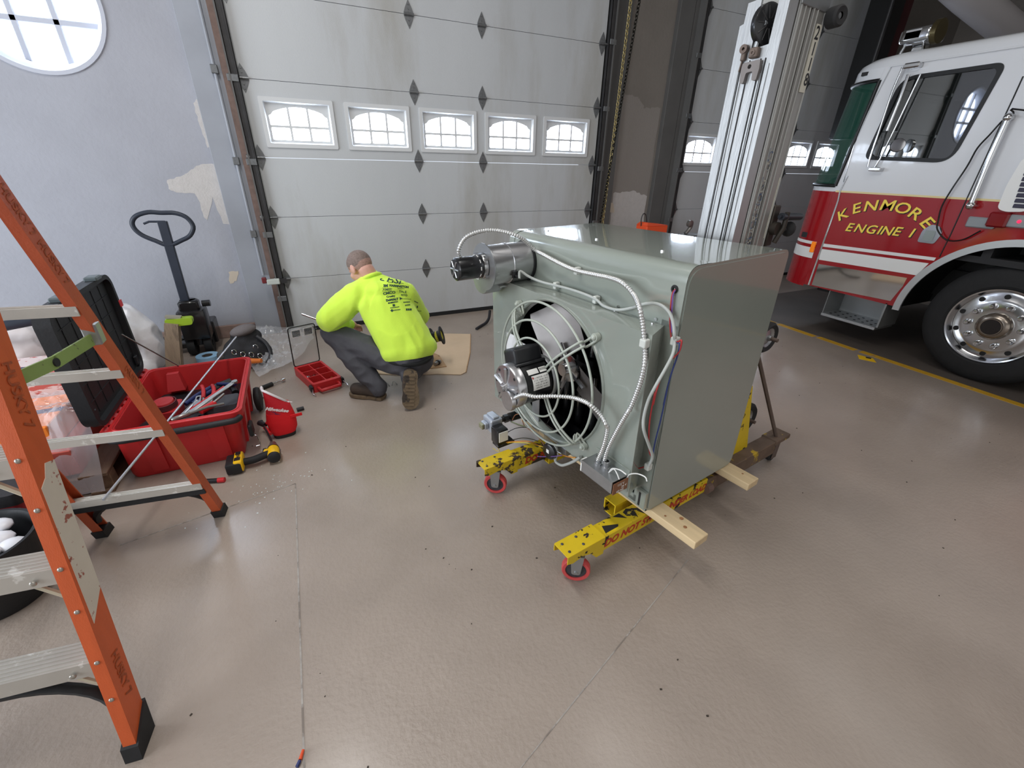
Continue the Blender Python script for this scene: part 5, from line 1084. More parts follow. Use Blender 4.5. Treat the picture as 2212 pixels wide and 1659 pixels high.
# --- trousers
bm = new()
ell(bm, (0.562, 2.995, 0.30), .178, .150, .125)
chain_limb(bm, [(hipL, .108), ((hipL + knL) / 2 + Vector((0, 0, -.01)), .098), (knL, .080), ((knL + anL) / 2 + Vector((-.01, -.01, 0)), .078), (anL + Vector((.012, -.012, -.035)), .070)])
chain_limb(bm, [(hipR, .108), ((hipR + knR) / 2, .095), (knR, .082), ((knR + anR) / 2 + Vector((0, 0, .02)), .082), (anR, .060)])
me = organic(bm, 0.0080, 6, .5)
folds(me, 0.008, (8, 8, 12), 9.1, lambda p: 1.0 + 1.5 * math.exp(-((p - anL).length / .12) ** 2) + 1.2 * math.exp(-((p - Vector((.42, 3.05, .38))).length / .1) ** 2))
obj('trousers', me, M_pants, person, 180)
bm = new(); tube(bm, [Vector((0.562, 2.985, 0.34)) + RR * .165 * math.cos(2 * PI * i / 32) + Vector((.05, -.135, -.03)) * 1.0 * math.sin(2 * PI * i / 32) for i in range(32)], .016, 6, closed=True); obj('belt', bm, M_rubber, person, 60)
# --- boots
def boot(name_label, o, xd, zd, side):
    x = Vector(xd).normalized(); z = Vector(zd); z = (z - x * z.dot(x)).normalized(); y = z.cross(x)
    M = Matrix(((x.x, y.x, z.x, o[0]), (x.y, y.y, z.y, o[1]), (x.z, y.z, z.z, o[2]), (0, 0, 0, 1)))
    t = new(); P = lambda a, b_, c: M @ Vector((a, b_, c))
    cap(t, P(.035, 0, .06), P(.12, 0, .06), .050, .052); cap(t, P(.12, 0, .056), P(.225, side * .008, .050), .052, .047); cap(t, P(.19, side * .012, .042), P(.235, side * .004, .040), .042, .034); cap(t, P(.05, 0, .06), P(.05, 0, .105), .050, .050); cap(t, P(.12, 0, .07), P(.07, 0, .10), .038, .042)
    me = organic(t, .006, 4, .5); bo = obj('boot', me, M_boot, person, 180); bo['label'] = name_label
    out = []
    for a, w in ((-.006, .018), (.0, .034), (.03, .041), (.09, .038), (.14, .044), (.20, .050), (.24, .046), (.268, .030), (.278, .010)): out.append((a, w * 1.22))
    poly = [(a, -w + side * (.008 if a > .1 else 0)) for a, w in out] + [(a, w + side * (.008 if a > .1 else 0)) for a, w in out[::-1]]
    b = new(); plate(b, poly, [], .022, M @ Matrix.Translation((0, 0, .0))); so = obj('boot_sole', b, M_sole, bo, 40)
    b = new()
    for k in range(9): bx(b, .02 + k * .027, .034 + k * .027, -.033, .033, -.005, .001, 0, 1, M)
    obj('tread_lug', b, M_sole, bo)
    return bo
boot('dark brown boot planted flat on the floor', (0.362, 3.0, 0.006), (-.757, .653, 0), (0, 0, 1), 1)
boot('brown boot on its toe with worn sole facing back', (0.542, 2.795, 0.285), (-.17, -.20, -.965), (.10, .97, -.22), -1)
# --- print on the back, wrapped onto the cloth
dg = bpy.context.evaluated_depsgraph_get(); bv = BVHTree.FromPolygons([v.co.copy() for v in shirt.data.vertices], [tuple(p.vertices) for p in shirt.data.polygons])
ME_ = basis((0, 0, 0), (0.986, -0.164, 0), (0, 0, 1)).to_3x3()
EYE = Vector((0, 0, 1.6))
def cloth_print(t, p, size_scale, rot, m=M_print, name='print', lift=0.0016):
    bmesh.ops.triangulate(t, faces=t.faces[:])
    for _ in range(2):
        L = [e for e in t.edges if e.calc_length() > .018]
        if L: bmesh.ops.subdivide_edges(t, edges=L, cuts=1)
    Rz = Matrix.Rotation(math.radians(rot), 3, 'Z'); ok = True
    for v in t.verts:
        q = Vector(p) + ME_ @ (Rz @ Vector((v.co.x, v.co.y, 0)))
        h = bv.ray_cast(EYE, (q - EYE).normalized())
        if h[0] is None:
            h = bv.find_nearest(q)
            if h[0] is None: ok = False; break
        v.co = h[0] + h[1] * lift if h[1].dot(EYE - h[0]) > 0 else h[0] - h[1] * lift
    if not ok: t.free(); return
    obj(name, t, m, shirt, recalc=False)
def bars(w, h, n=1, gap=.3):
    t = new()
    for i in range(n): x0 = -w / 2 + i * w / n; v = [t.verts.new((a, c, 0)) for a, c in ((x0, -h / 2), (x0 + w / n * (1 - gap), -h / 2), (x0 + w / n * (1 - gap), h / 2), (x0, h / 2))]; t.faces.new(v)
    return t
K = 1 / 3110.0
def T(s, pos, h, rot, bold=.0008, shear=0.0, sx=1.0): cloth_print(text_bm(s, h * K * 1.35, bold, shear, sx=sx), pos, 1, rot)
T('HSI', (0.515, 2.948, 0.894), 118, -14, .0012, .25, 1.25)
t = new(); tube(t, [(-.018, .004, 0), (-.03, 0, 0), (-.024, -.007, 0), (-.006, -.010, 0)], .0025, 4, smooth=4)
cloth_print(t, (0.461, 2.957, 0.906), 1, 0, mat('blue_print', (44, 92, 120), .8))
cloth_print(bars(.10, .0035, 9), (0.529, 2.945, 0.878), 1, -8)
T('3M', (0.46, 2.957, 0.861), 52, -2, .0014); T('HARRINGTON', (0.545, 2.942, 0.854), 44, -9, .0012)
T('AMES', (0.467, 2.956, 0.835), 46, -4, .0002, 0, 1.2)
t = new(); tube(t, [(-.032, -.011, 0), (.032, -.011, 0), (.032, .011, 0), (-.032, .011, 0)], .0008, 4, closed=True); cloth_print(t, (0.467, 2.956, 0.835), 1, -4)
T('CMCO', (0.478, 2.954, 0.812), 54, 5, .001, 0, 1.15); T('Crosby', (0.485, 2.952, 0.789), 44, 6, .0008); T('DeWALT', (0.492, 2.951, 0.765), 44, 5, .0016, 0, 1.05); T('ENERPAC', (0.496, 2.951, 0.746), 26, 7, .0008, 0, 1.4)
t = bars(.022, .016); cloth_print(t, (0.502, 2.95, 0.726), 1, 3); cloth_print(bars(.062, .005, 6, .15), (0.504, 2.949, 0.711), 1, 5)
t = new(); v = [t.verts.new(q) for q in ((0, -.011, 0), (.011, 0, 0), (0, .011, 0), (-.011, 0, 0))]; t.faces.new(v); cloth_print(t, (0.483, 2.953, 0.69), 1, 0); cloth_print(bars(.05, .007, 7), (0.515, 2.947, 0.692), 1, 4)
cloth_print(bars(.046, .004, 6), (0.557, 2.94, 0.838), 1, -6); T('YALE', (0.565, 2.939, 0.816), 50, -10, .0004); T('KITO', (0.573, 2.938, 0.792), 40, -8, .0006)
t = new(); v = [t.verts.new(q) for q in ((-.008, -.01, 0), (.010, 0, 0), (-.008, .01, 0))]; t.faces.new(v); cloth_print(t, (0.549, 2.942, 0.77), 1, 0); cloth_print(bars(.062, .003, 8), (0.586, 2.935, 0.765), 1, -5)
cloth_print(bars(.045, .007, 6, .2), (0.585, 2.936, 0.743), 1, 0); cloth_print(bars(.036, .009, 4, .25), (0.59, 2.935, 0.722), 1, 4); cloth_print(bars(.04, .014, 3, .15), (0.595, 2.934, 0.69), 1, -3)
cloth_print(bars(.03, .006, 4, .2), (0.648, 2.925, 0.74), 1, -32); cloth_print(bars(.012, .014), (0.654, 2.924, 0.706), 1, -5); cloth_print(bars(.03, .004, 5), (0.664, 2.922, 0.676), 1, -10)

# ------------------------------------------------------------------ orange fibreglass stepladder at the left
M_or = mat('orange_fibreglass', (206, 92, 44), 0.5, var=0.06, vscale=12, bump=0.12, bscale=160, stretch=(3, 3, .6))
M_or2 = mat('orange_fibreglass_grimy', (186, 84, 46), 0.55, var=0.10, vscale=8, bump=0.12, bscale=160, col2=(120, 70, 44), thr=(.64, .74), scale2=9)
M_step = mat('ladder_aluminium', (196, 192, 184), 0.4, 0.45, var=0.06, vscale=10, col2=(226, 224, 218), thr=(.6, .64), scale2=18)
M_foot = mat('ladder_foot_rubber', (34, 34, 36), 0.7, var=.2, vscale=30)
M_decal = mat('worn_white_decal', (214, 204, 188), 0.6, col2=(160, 92, 76), thr=(.60, .63), scale2=26, var=.05, vscale=8)
M_lime = mat('lime_paint', (140, 164, 92), 0.55, var=.08, vscale=12, col2=(90, 88, 70), thr=(.62, .66), scale2=22)
M_grime = mat('grimy_lettering', (150, 72, 40), 0.7, col2=(196, 92, 42), thr=(.42, .6), scale2=60)
LD = thing('stepladder', 'orange fibreglass stepladder with aluminium steps standing nearest on the left', 'ladder', (-0.95, 1.55, 0))
WX = Vector((-0.991, 0.134, 0)); NY = Vector((0.134, 0.991, 0))
FR0 = Vector((-0.70, 1.043, 0)); RR0 = Vector((-0.590, 2.085, 0)); ZA = 1.80
def fpt(s, z, d=0.0, o=0.0):     # s metres across (0 = right rail), z height, d depth behind rail front edge, o outward
    return FR0 + WX * (s + 0.0) + Vector((0.022 + (-0.06 * s / 0.6), 0.205, 1.0)) * z + NY * d - WX * o
def rpt(s, z, d=0.0): return RR0 + WX * s + Vector((-0.037 + (0.07 * s / 0.52), -0.345, 1.0)) * z + NY * d
def loft(bm, A, B):
    a = [bm.verts.new(p) for p in A]; b = [bm.verts.new(p) for p in B]; n = len(a)
    for i in range(n): bm.faces.new((a[i], a[(i + 1) % n], b[(i + 1) % n], b[i]))
    bm.faces.new(a[::-1]); bm.faces.new(b)
def chan(P, s, sg, z0, z1, dep, fl, t=0.005):
    # C section: web at s, flanges pointing inward (sg = +1 towards the left rail)
    sec = [(0, 0), (fl, 0), (fl, t), (t, t), (t, dep - t), (fl, dep - t), (fl, dep), (0, dep)]
    f = lambda z: [P(s + sg * a, z, d) for a, d in sec]
    bm = new(); loft(bm, f(z0), f(z1)); return bm
WF = 0.60; WRr = 0.52
fr = obj('front_rail', chan(fpt, 0, 1, 0.03, ZA - .08, 0.078, 0.032), M_or, LD); obj('front_rail', chan(fpt, WF, -1, 0.03, ZA - .08, 0.078, 0.032), M_or, LD)
rr_ = obj('rear_rail', chan(rpt, 0, 1, 0.03, ZA - .1, 0.052, 0.036), M_or2, LD); obj('rear_rail', chan(rpt, WRr, -1, 0.03, ZA - .1, 0.052, 0.036), M_or2, LD)
for P, s, sg, dep, fl in ((fpt, 0, 1, .078, .032), (fpt, WF, -1, .078, .032), (rpt, 0, 1, .052, .036), (rpt, WRr, -1, .052, .036)):
    e = .006; bm = new(); A = [P(s - sg * e, 0, -e), P(s + sg * (fl + e), 0, -e), P(s + sg * (fl + e), 0, dep + e), P(s - sg * e, 0, dep + e)]
    for q in A: q.z = 0.0
    zt = (.10, .085, .145, .15) if P is fpt else (.05, .05, .05, .05)
    B = [P(s - sg * e, zt[0], -e), P(s + sg * (fl + e), zt[1], -e), P(s + sg * (fl + e), zt[2], dep + e), P(s - sg * e, zt[3], dep + e)]
    if P is fpt:
        for q, z in zip(B, (.055, .05, .10, .11)): pass
        B = [P(s - sg * e, .052, -e), P(s + sg * (fl + e), .052, -e), P(s + sg * (fl + e), .105, dep + e), P(s - sg * e, .115, dep + e)]
    loft(bm, A, B); obj('ladder_foot', bm, M_foot, LD)
# steps with ribbed treads
for z in (0.363, 0.660, 0.957, 1.254, 1.545):
    bm = new(); 
    def sec(s): return [fpt(s, z, 0.0), fpt(s, z - .052, 0.004), fpt(s, z - .052, 0.008), fpt(s, z - .004, 0.006), fpt(s, z - .004, 0.072) , fpt(s, z - .045, .074), fpt(s, z - .045, .078), fpt(s, z, .078)]
    def flat(P): return P
    def sec2(s):
        a = fpt(s, z); y = NY
        return [a, a - Vector((0, 0, .052)), a - Vector((0, 0, .052)) + y * .004, a - Vector((0, 0, .004)) + y * .004, a - Vector((0, 0, .004)) + y * .074, a - Vector((0, 0, .04)) + y * .074, a - Vector((0, 0, .04)) + y * .078, a + y * .078]
    loft(bm, sec2(0.008), sec2(WF - .008)); st = obj('ladder_step', bm, M_step, LD)
    for k in range(6):
        b = new(); a0 = fpt(0.01, z) + NY * (.010 + k * .0125); a1 = fpt(WF - .01, z) + NY * (.010 + k * .0125); tube(b, [a0 + Vector((0, 0, .0005)), a1 + Vector((0, 0, .0005))], .0024, 6); obj('tread_rib', b, M_step, st)
    b = new(); a0 = fpt(0.02, z - .05) + NY * .03; a1 = fpt(.14, z - .055) + NY * .02
    tube(b, [fpt(0.01, z - .15, .04), fpt(.10, z - .06, .035)], .007, 6); obj('step_brace', b, mat('cream_brace', (206, 200, 176), .5), LD); b = new(); tube(b, [fpt(WF - .01, z - .15, .04), fpt(WF - .10, z - .06, .035)], .007, 6); obj('step_brace', b, mat('cream_brace', (206, 200, 176), .5), LD)
    b = new()
    for zz in (z - .005, z - .135): c = fpt(.016, zz, 0.0); sph(b, c, (.007, .005, .007), 10, 6)
    c = fpt(.075, z - .03, 0.0); sph(b, c, (.008, .004, .008), 10, 6)
    obj('rivet', b, mat('steel_rivet', (176, 172, 164), .35, .8), LD, 60)
# black braces under the lowest step and the lowest rear bar
def knee(P, s0, sg, z0, z1, L, nm):
    pts = []
    for i in range(9):
        t = i / 8; a = t * PI / 2; pts.append(P(s0 + sg * (0.03 + L * (1 - math.cos(a))), z0 + (z1 - z0) * math.sin(a), .03))
    b = new(); tube(b, pts, .015, 6); obj(nm, b, M_foot, LD, 60)
for s0, sg in ((0, 1), (WF, -1)): knee(fpt, s0, sg, 0.16, 0.30, .22, 'step_knee_brace')
for s0, sg in ((0, 1), (WRr, -1)): knee(rpt, s0, sg, 0.10, 0.235, .20, 'rear_knee_brace')
for z, h in ((1.20, .030), (0.955, .030), (0.652, .030), (0.285, .034)):
    bm = new(); a = rpt(.004, z, .0); b2 = rpt(WRr - .004, z, .0)
    A = [a, a - Vector((0, 0, h)), a - Vector((0, 0, h)) + NY * .004, a - Vector((0, 0, .004)) + NY * .004, a - Vector((0, 0, .004)) + NY * .03, a + NY * .03]
    B = [q + (b2 - a) for q in A]; loft(bm, A, B); rb_ = obj('rear_bar', bm, M_step, LD)
    b = new(); tube(b, [a + NY * .012 + Vector((0, 0, .001)), b2 + NY * .012 + Vector((0, 0, .001))], .002, 6); tube(b, [a + NY * .022 + Vector((0, 0, .001)), b2 + NY * .022 + Vector((0, 0, .001))], .002, 6); obj('bar_rib', b, M_step, rb_)
bm = new(); a = rpt(.004, .250, .002); b2 = rpt(WRr - .004, .250, .002); A = [a, a + NY * .022, a + NY * .022 - Vector((0, 0, .036)), a - Vector((0, 0, .036))]; loft(bm, A, [q + (b2 - a) for q in A]); obj('lower_stiffener', bm, M_foot, LD)
# folding spreaders
for s, o in ((0.045, 0), (WF - .05, 0)):
    pa = fpt(s, 1.105, .05); pm = pa.lerp(rpt(max(.02, s - .05), 1.085, .02), .5) + Vector((0, 0, -.01)); pb = rpt(max(.02, s - .05), 1.085, .02)
    for q0, q1 in ((pa, pm), (pm, pb)):
        d = (q1 - q0).normalized(); b = new(); M = basis(q0, d, (0, 0, 1)); plate(b, rrect(0, (q1 - q0).length + .01, -.018, .018, .008, 3), [], .006, M); obj('spreader', b, M_lime, LD)
    b = new(); cyl(b, pm - WX * .01, pm + WX * .01, .012, n=12); obj('spreader_hinge', b, M_foot, LD)
    b = new(); bx(b, pb.x - .02, pb.x + .02, pb.y - .03, pb.y + .01, pb.z - .02, pb.z + .05, .004); obj('spreader_bracket', b, M_galv, LD)
# top cap
bm = new(); c = fpt(WF / 2, 1.78, .05); Mx = basis((c.x, c.y, 1.70), WX, NY); bx(bm, -.24, .24, -.13, .09, 0, -.10, .02, 3, Mx); obj('top_cap', bm, M_or, LD, 40)
# big worn decal and stencilled name on the rail webs
def webpoly(P, pts, m, nm, t=.0012):
    b = new(); A = [P(-t, z, d) for z, d in pts]; B = [P(0.0002, z, d) for z, d in pts]; loft(b, A, B); o = obj(nm, b, m, fr); return o
webpoly(fpt, [(0.470, .012), (0.525, .077), (0.905, .077), (0.915, .045), (.885, .03), (.872, .008)], M_decal, 'rail_decal')
for z, P, par, dep, sz in ((0.265, fpt, fr, .04, .040), (1.09, fpt, fr, .04, .042), (1.47, rpt, rr_, .028, .034), (1.33, rpt, rr_, .028, .034), (.89, rpt, rr_, .028, .034)):
    t = text_bm('HUSKY 7', sz, .001); b = new(); o0 = P(-.0016, z, dep); dz = (P(0, z - .1, dep) - P(0, z, dep)); put(b, t, basis(o0, dz, NY)); obj('rail_lettering', b, M_grime, par)

# ------------------------------------------------------------------ big red tool chest with its black lid standing open
M_cred = mat('chest_red', (190, 40, 42), 0.42, var=0.04, vscale=6, bump=0.05, bscale=90)
M_cin = mat('chest_red_inside', (184, 46, 50), 0.5)
M_blk = mat('black_polymer', (30, 31, 34), 0.5, var=.1, vscale=8, bump=.08, bscale=80)
M_stl = mat('tool_steel', (150, 148, 144), 0.35, 0.85, var=.1, vscale=20)
M_chr = mat('tool_chrome', (215, 215, 216), 0.12, 1.0)
M_redg = mat('red_grip', (200, 38, 44), 0.4)
M_blueg = mat('navy_grip', (40, 52, 104), 0.45)
M_foil = mat('soot_black_tool', (32, 32, 36), 0.4)
def rr_loop(x0, x1, y0, y1, z, r, k=4): return [Vector((p[0], p[1], z)) for p in rrect(x0, x1, y0, y1, r, k)]
def loftn(bm, loops, capa=True, capb=True):
    L = [[bm.verts.new(p) for p in l] for l in loops]
    for a, b in zip(L, L[1:]):
        n = len(a)
        for i in range(n): bm.faces.new((a[i], a[(i + 1) % n], b[(i + 1) % n], b[i]))
    if capa: bm.faces.new(L[0][::-1])
    if capb: bm.faces.new(L[-1])
CH = thing('tool_chest', 'big red tool chest with its black lid standing open behind the ladder', 'toolbox', (-0.78, 2.95, 0))
bm = new()
loftn(bm, [rr_loop(-1.075, -.53, 2.605, 3.30, 0.002, .05), rr_loop(-1.08, -.525, 2.60, 3.31, 0.02, .05), rr_loop(-1.07, -.50, 2.565, 3.36, .27, .045), rr_loop(-1.07, -.50, 2.565, 3.36, .285, .045), rr_loop(-1.078, -.472, 2.535, 3.385, .29, .05), rr_loop(-1.08, -.470, 2.53, 3.39, .334, .05),
           rr_loop(-1.072, -.478, 2.538, 3.382, .337, .05), rr_loop(-1.052, -.498, 2.562, 3.358, .334, .045), rr_loop(-1.05, -.50, 2.565, 3.355, .31, .045), rr_loop(-1.035, -.515, 2.60, 3.335, .13, .04)])
obj('chest_body', bm, M_cred, CH, 35)
bm = new(); tube(bm, rr_loop(-1.062, -.488, 2.55, 3.37, .336, .05), .004, 6, closed=True); obj('rim_bead', bm, M_cred, CH, 60)
for k in range(11):
    bm = new(); y = 2.56 + k * .078; cyl(bm, (-1.088, y, .330), (-1.088, y + .042, .330), .017, n=10); bx(bm, -1.088, -1.06, y, y + .042, .315, .335); obj('hinge_knuckle', bm, M_cred, CH, 40)
for x in (-.93, -.62):
    bm = new(); loftn(bm, [[Vector((x - .035, 2.61, .03)), Vector((x + .035, 2.61, .03)), Vector((x + .035, 2.588, .03)), Vector((x - .035, 2.588, .03))], [Vector((x - .04, 2.575, .26)), Vector((x + .04, 2.575, .26)), Vector((x + .04, 2.553, .26)), Vector((x - .04, 2.553, .26))]]); obj('wall_rib', bm, M_cred, CH)
for y in (2.75, 2.95, 3.15):
    bm = new(); loftn(bm, [[Vector((-.53, y - .03, .03)), Vector((-.53, y + .03, .03)), Vector((-.51, y + .03, .03)), Vector((-.51, y - .03, .03))], [Vector((-.505, y - .035, .26)), Vector((-.505, y + .035, .26)), Vector((-.486, y + .035, .26)), Vector((-.486, y - .035, .26))]]); obj('wall_rib', bm, M_cred, CH)
bm = new(); loftn(bm, [[Vector((-.98, 3.34, .20)), Vector((-.88, 3.34, .20)), Vector((-.88, 3.27, .20)), Vector((-.98, 3.27, .20))], [Vector((-.965, 3.35, .31)), Vector((-.90, 3.35, .31)), Vector((-.90, 3.31, .31)), Vector((-.965, 3.31, .31))]]); obj('corner_gusset', bm, M_cin, CH)
bm = new(); tube(bm, [(-1.06, 2.525, .30), (-1.0, 2.500, .302), (-.80, 2.497, .303), (-.56, 2.497, .303), (-.50, 2.51, .30), (-.485, 2.54, .30)], .017, 10, smooth=4); obj('carry_handle', bm, M_blk, CH, 60)
for y in (3.18, ):
    bm = new(); lathe(bm, [(0, -.02), (.045, -.024), (.08, -.016), (.085, 0), (.08, .016), (.045, .024), (0, .02)], (-.468, y, .088), (1, 0, 0), 28); obj('chest_wheel', bm, M_rubber, CH, 40)
bm = new(); bx(bm, -.478, -.455, 2.60, 2.68, .12, .20, .008); obj('side_latch', bm, M_blk, CH)
bm = new(); tube(bm, [(-.47, 2.62, .13), (-.44, 2.60, .13), (-.435, 2.60, .06), (-.46, 2.61, .05)], .003, 6); obj('latch_wire', bm, M_chr, CH)
# lid
bm = new(); I = basis((-1.14, 0, 0), (0, 1, 0), (0, 0, 1))
plate(bm, rrect(2.535, 3.375, .365, .975, .075, 6), [], .035, I); plate(bm, rrect(2.53, 3.38, .36, .98, .08, 6), [rrect(2.555, 3.355, .385, .955, .06, 6)], .04, basis((-1.115, 0, 0), (0, 1, 0), (0, 0, 1)))
lid_ = obj('chest_lid', bm, M_blk, CH, 35)
for k in range(1, 6):
    b = new(); z = .385 + k * .095; bx(b, -1.106, -1.102, 2.58, 3.33, z - .003, z + .003); obj('lid_rib', b, M_blk, lid_)
for k in range(1, 7):
    b = new(); y = 2.555 + k * .114; bx(b, -1.106, -1.102, y - .003, y + .003, .41, .93); obj('lid_rib', b, M_blk, lid_)
for y in (2.56, 3.31):
    b = new(); bx(b, -1.10, -1.085, y, y + .04, .40, .46, .004); obj('lid_arm', b, M_blk, lid_)
p = (-1.075, 3.382, 0.789)
b = new(); plate(b, rrect(p[1] - .022, p[1] + .022, p[2] - .02, p[2] + .02, .005, 2), [], .003, basis((-1.0752, 0, 0), (0, 1, 0), (0, 0, 1))); obj('red_badge', b, mat('red_badge', (214, 44, 50), .4), lid_)
for y in (3.14, 2.70):
    b = new(); bx(b, -1.12, -1.06, y, y + .08, .975, 1.0, .006); obj('lid_latch', b, mat('smoky_latch', (90, 100, 104), .3), lid_)
# contents: every tool is a thing of its own
bm = new(); loftn(bm, [rr_loop(-1.03, -.52, 2.608, 3.325, .1305, .03), rr_loop(-1.03, -.52, 2.608, 3.325, .165, .03)]); tr_ = tag(obj('tool_tray', bm, M_foil), 'black foam bed lining the inside of the red tool chest', 'tray')
def place(o): return o
rc = thing('red_case', 'small red case with coiled dark cable on top inside the chest', 'case', (-.93, 2.99, .165))
bm = new(); loftn(bm, [rr_loop(-1.01, -.86, 2.90, 3.08, .166, .02), rr_loop(-1.01, -.86, 2.90, 3.08, .225, .02)]); obj('case_body', bm, M_cin, rc, 35)
for k in range(4):
    bm = new(); tube(bm, [(-.935 + .062 * math.cos(a), 2.99 + .075 * math.sin(a), .232 + k * .009) for a in [2 * PI * i / 24 for i in range(24)]], .0045, 6, closed=True); obj('cable_coil', bm, mat('maroon_cable', (96, 42, 46), .5), rc, 60)
bm = new(); loftn(bm, [rr_loop(-.995, -.875, 2.92, 3.06, .225, .05), rr_loop(-.985, -.885, 2.93, 3.05, .268, .05)]); obj('coil_core', bm, M_cin, rc, 35)
tp = thing('tongue_pliers', 'red handled tongue and groove pliers lying across the chest tools', 'pliers', (-.70, 2.98, .25))
bm = new(); tube(bm, [(-.748, 3.115, .275), (-.732, 3.05, .272), (-.722, 2.95, .262)], .012, 8, smooth=3); tube(bm, [(-.688, 3.10, .275), (-.672, 3.03, .272), (-.672, 2.92, .262)], .012, 8, smooth=3); obj('grip', bm, M_redg, tp, 60)
bm = new(); tube(bm, [(-.722, 2.95, .262), (-.715, 2.89, .256), (-.675, 2.86, .25)], .009, 8); tube(bm, [(-.672, 2.92, .262), (-.68, 2.87, .256), (-.70, 2.84, .25)], .011, 8); bx(bm, -.725, -.665, 2.835, 2.87, .235, .26, .006); obj('jaw', bm, M_stl, tp, 60)
aw = thing('adjustable_wrench', 'bright chrome adjustable wrench beside the red pliers in the chest', 'wrench', (-.745, 2.9, .25))
bm = new(); plate(bm, rpoly([(-.772, 3.02), (-.742, 3.025), (-.732, 2.88), (-.70, 2.84), (-.70, 2.79), (-.73, 2.81), (-.745, 2.80), (-.765, 2.785), (-.79, 2.82), (-.768, 2.87)], .008, 3), [rrect(-.764, -.748, 2.95, 3.005, .006, 3)], .012, Matrix.Translation((0, 0, .242))); obj('wrench_body', bm, M_chr, aw, 40)
cw = thing('combination_wrench', 'chrome open end wrench lying left of the adjustable wrench', 'wrench', (-.80, 2.88, .24))
bm = new(); tube(bm, [(-.82, 2.79, .245), (-.76, 2.96, .25)], .007, 6); lathe(bm, [(.009, -.005), (.017, -.005), (.017, .005), (.009, .005)], (-.825, 2.78, .245), (0, 0, 1), 14, closed=True); obj('wrench_body', bm, M_chr, cw, 60)
pb = thing('pry_bar', 'long grey steel pry bar resting across the front rim of the chest', 'bar', (-.62, 2.83, .33))
bm = new(); M = basis((-.735, 2.665, .318), (.215, .245, .045), (0, 0, 1)); bx(bm, -.02, .32, -.004, .004, -.016, .016, .003, 1, M); cyl(bm, M @ Vector((-.02, -.006, 0)), M @ Vector((-.02, .006, 0)), .020, n=16); cyl(bm, M @ Vector((.32, -.006, 0)), M @ Vector((.32, .006, 0)), .017, n=16); obj('bar_body', bm, M_stl, pb, 40)
bm = new(); bx(bm, .02, .26, -.007, .007, -.024, -.014, .003, 1, M); obj('bar_edge', bm, M_redg, pb)
ht_ = thing('red_hammer', 'short hammer with red head and steel shank behind the front rim of the chest', 'hammer', (-.63, 2.72, .30))
bm = new(); cyl(bm, (-.685, 2.665, .315), (-.625, 2.735, .315), .019, n=14); obj('head', bm, M_redg, ht_, 40)
bm = new(); tube(bm, [(-.65, 2.70, .318), (-.60, 2.755, .335), (-.575, 2.785, .345)], .007, 8); obj('shank', bm, M_stl, ht_, 60)
sn = thing('slip_pliers', 'dull adjustable pliers head hanging over the front rim of the chest', 'pliers', (-.72, 2.60, .33))
bm = new(); M2 = basis((-.76, 2.575, .345), (.9, .35, .1), (0, 0, 1)); bx(bm, -.04, .05, -.01, .01, -.012, .010, .005, 1, M2); tube(bm, [(-.72, 2.59, .348), (-.64, 2.64, .345), (-.57, 2.68, .33)], .008, 8); obj('jaw', bm, M_stl, sn, 40)
ng = thing('navy_pliers', 'navy blue handled pliers deep at the back of the chest', 'pliers', (-.74, 3.1, .22))
bm = new(); tube(bm, [(-.84, 3.02, .21), (-.78, 3.10, .225), (-.70, 3.18, .235)], .014, 8, smooth=3); tube(bm, [(-.80, 3.01, .21), (-.74, 3.08, .225), (-.67, 3.15, .235)], .014, 8, smooth=3); obj('grip', bm, M_blueg, ng, 60)
bm = new(); tube(bm, [(-.70, 3.18, .235), (-.65, 3.22, .235)], .012, 8); obj('jaw', bm, M_foil, ng, 60)
dk = thing('drill_driver', 'dark blue and black cordless tool lying at the right end of the chest', 'drill', (-.60, 3.1, .2))
bm = new(); cyl(bm, (-.70, 3.14, .225), (-.60, 3.2, .235), .03, n=16); tube(bm, [(-.62, 3.19, .23), (-.58, 3.11, .225), (-.565, 3.05, .22)], .022, 8); obj('tool_body', bm, M_foil, dk, 40)
bm = new(); tube(bm, [(-.67, 3.15, .258), (-.56, 3.10, .258)], .012, 8); obj('trim', bm, M_blueg, dk, 60)
sk = thing('socket_rail', 'row of small black sockets along the front of the chest tray', 'sockets', (-.80, 2.79, .17))
for k in range(7):
    bm = new(); x = -.87 + k * .027; y = 2.745 + k * .014; lathe(bm, [(0, 0), (.011, 0), (.012, .003), (.012, .045), (.008, .045), (.007, .03), (0, .03)], (x, y, .168), (0, 0, 1), 12); obj('socket', bm, M_foil, sk, 40)
bm = new(); M3 = basis((-.79, 2.785, .166), (.162, .084, 0), (0, 0, 1)); bx(bm, -.11, .11, 0, .01, -.016, .016, .003, 1, M3); obj('rail', bm, M_blk, sk)
zp = thing('zip_pouch', 'grey ribbed tool roll under the pliers in the chest', 'pouch', (-.64, 2.95, .17))
bm = new(); loftn(bm, [rr_loop(-.73, -.53, 2.84, 3.02, .166, .02), rr_loop(-.72, -.54, 2.85, 3.01, .235, .02)]); obj('roll_body', bm, mat('grey_roll', (74, 76, 82), .7), zp, 35)
bp = thing('black_bag', 'black soft pouch at the front left corner of the chest', 'pouch', (-.95, 2.72, .166))
bm = new(); sph(bm, (-.95, 2.74, .215), (.075, .09, .05), 16, 10); obj('pouch_body', bm, M_foil, bp, 180)
rd = thing('aluminium_rod', 'long thin aluminium rod leaning over the chest onto the ladder bar', 'rod', (-.955, 2.0, .29))
bm = new(); tube(bm, [(-.954, 2.012, .294), (-.8105, 2.56, .343), (-.553, 3.558, .432)], .0055, 8); obj('rod_shaft', bm, mat('rod_alloy', (196, 198, 206), .3, .6), rd, 60)
rd2 = thing('short_rod', 'short steel rod poking up from the back corner of the chest against the lid', 'rod', (-.90, 3.37, .345))
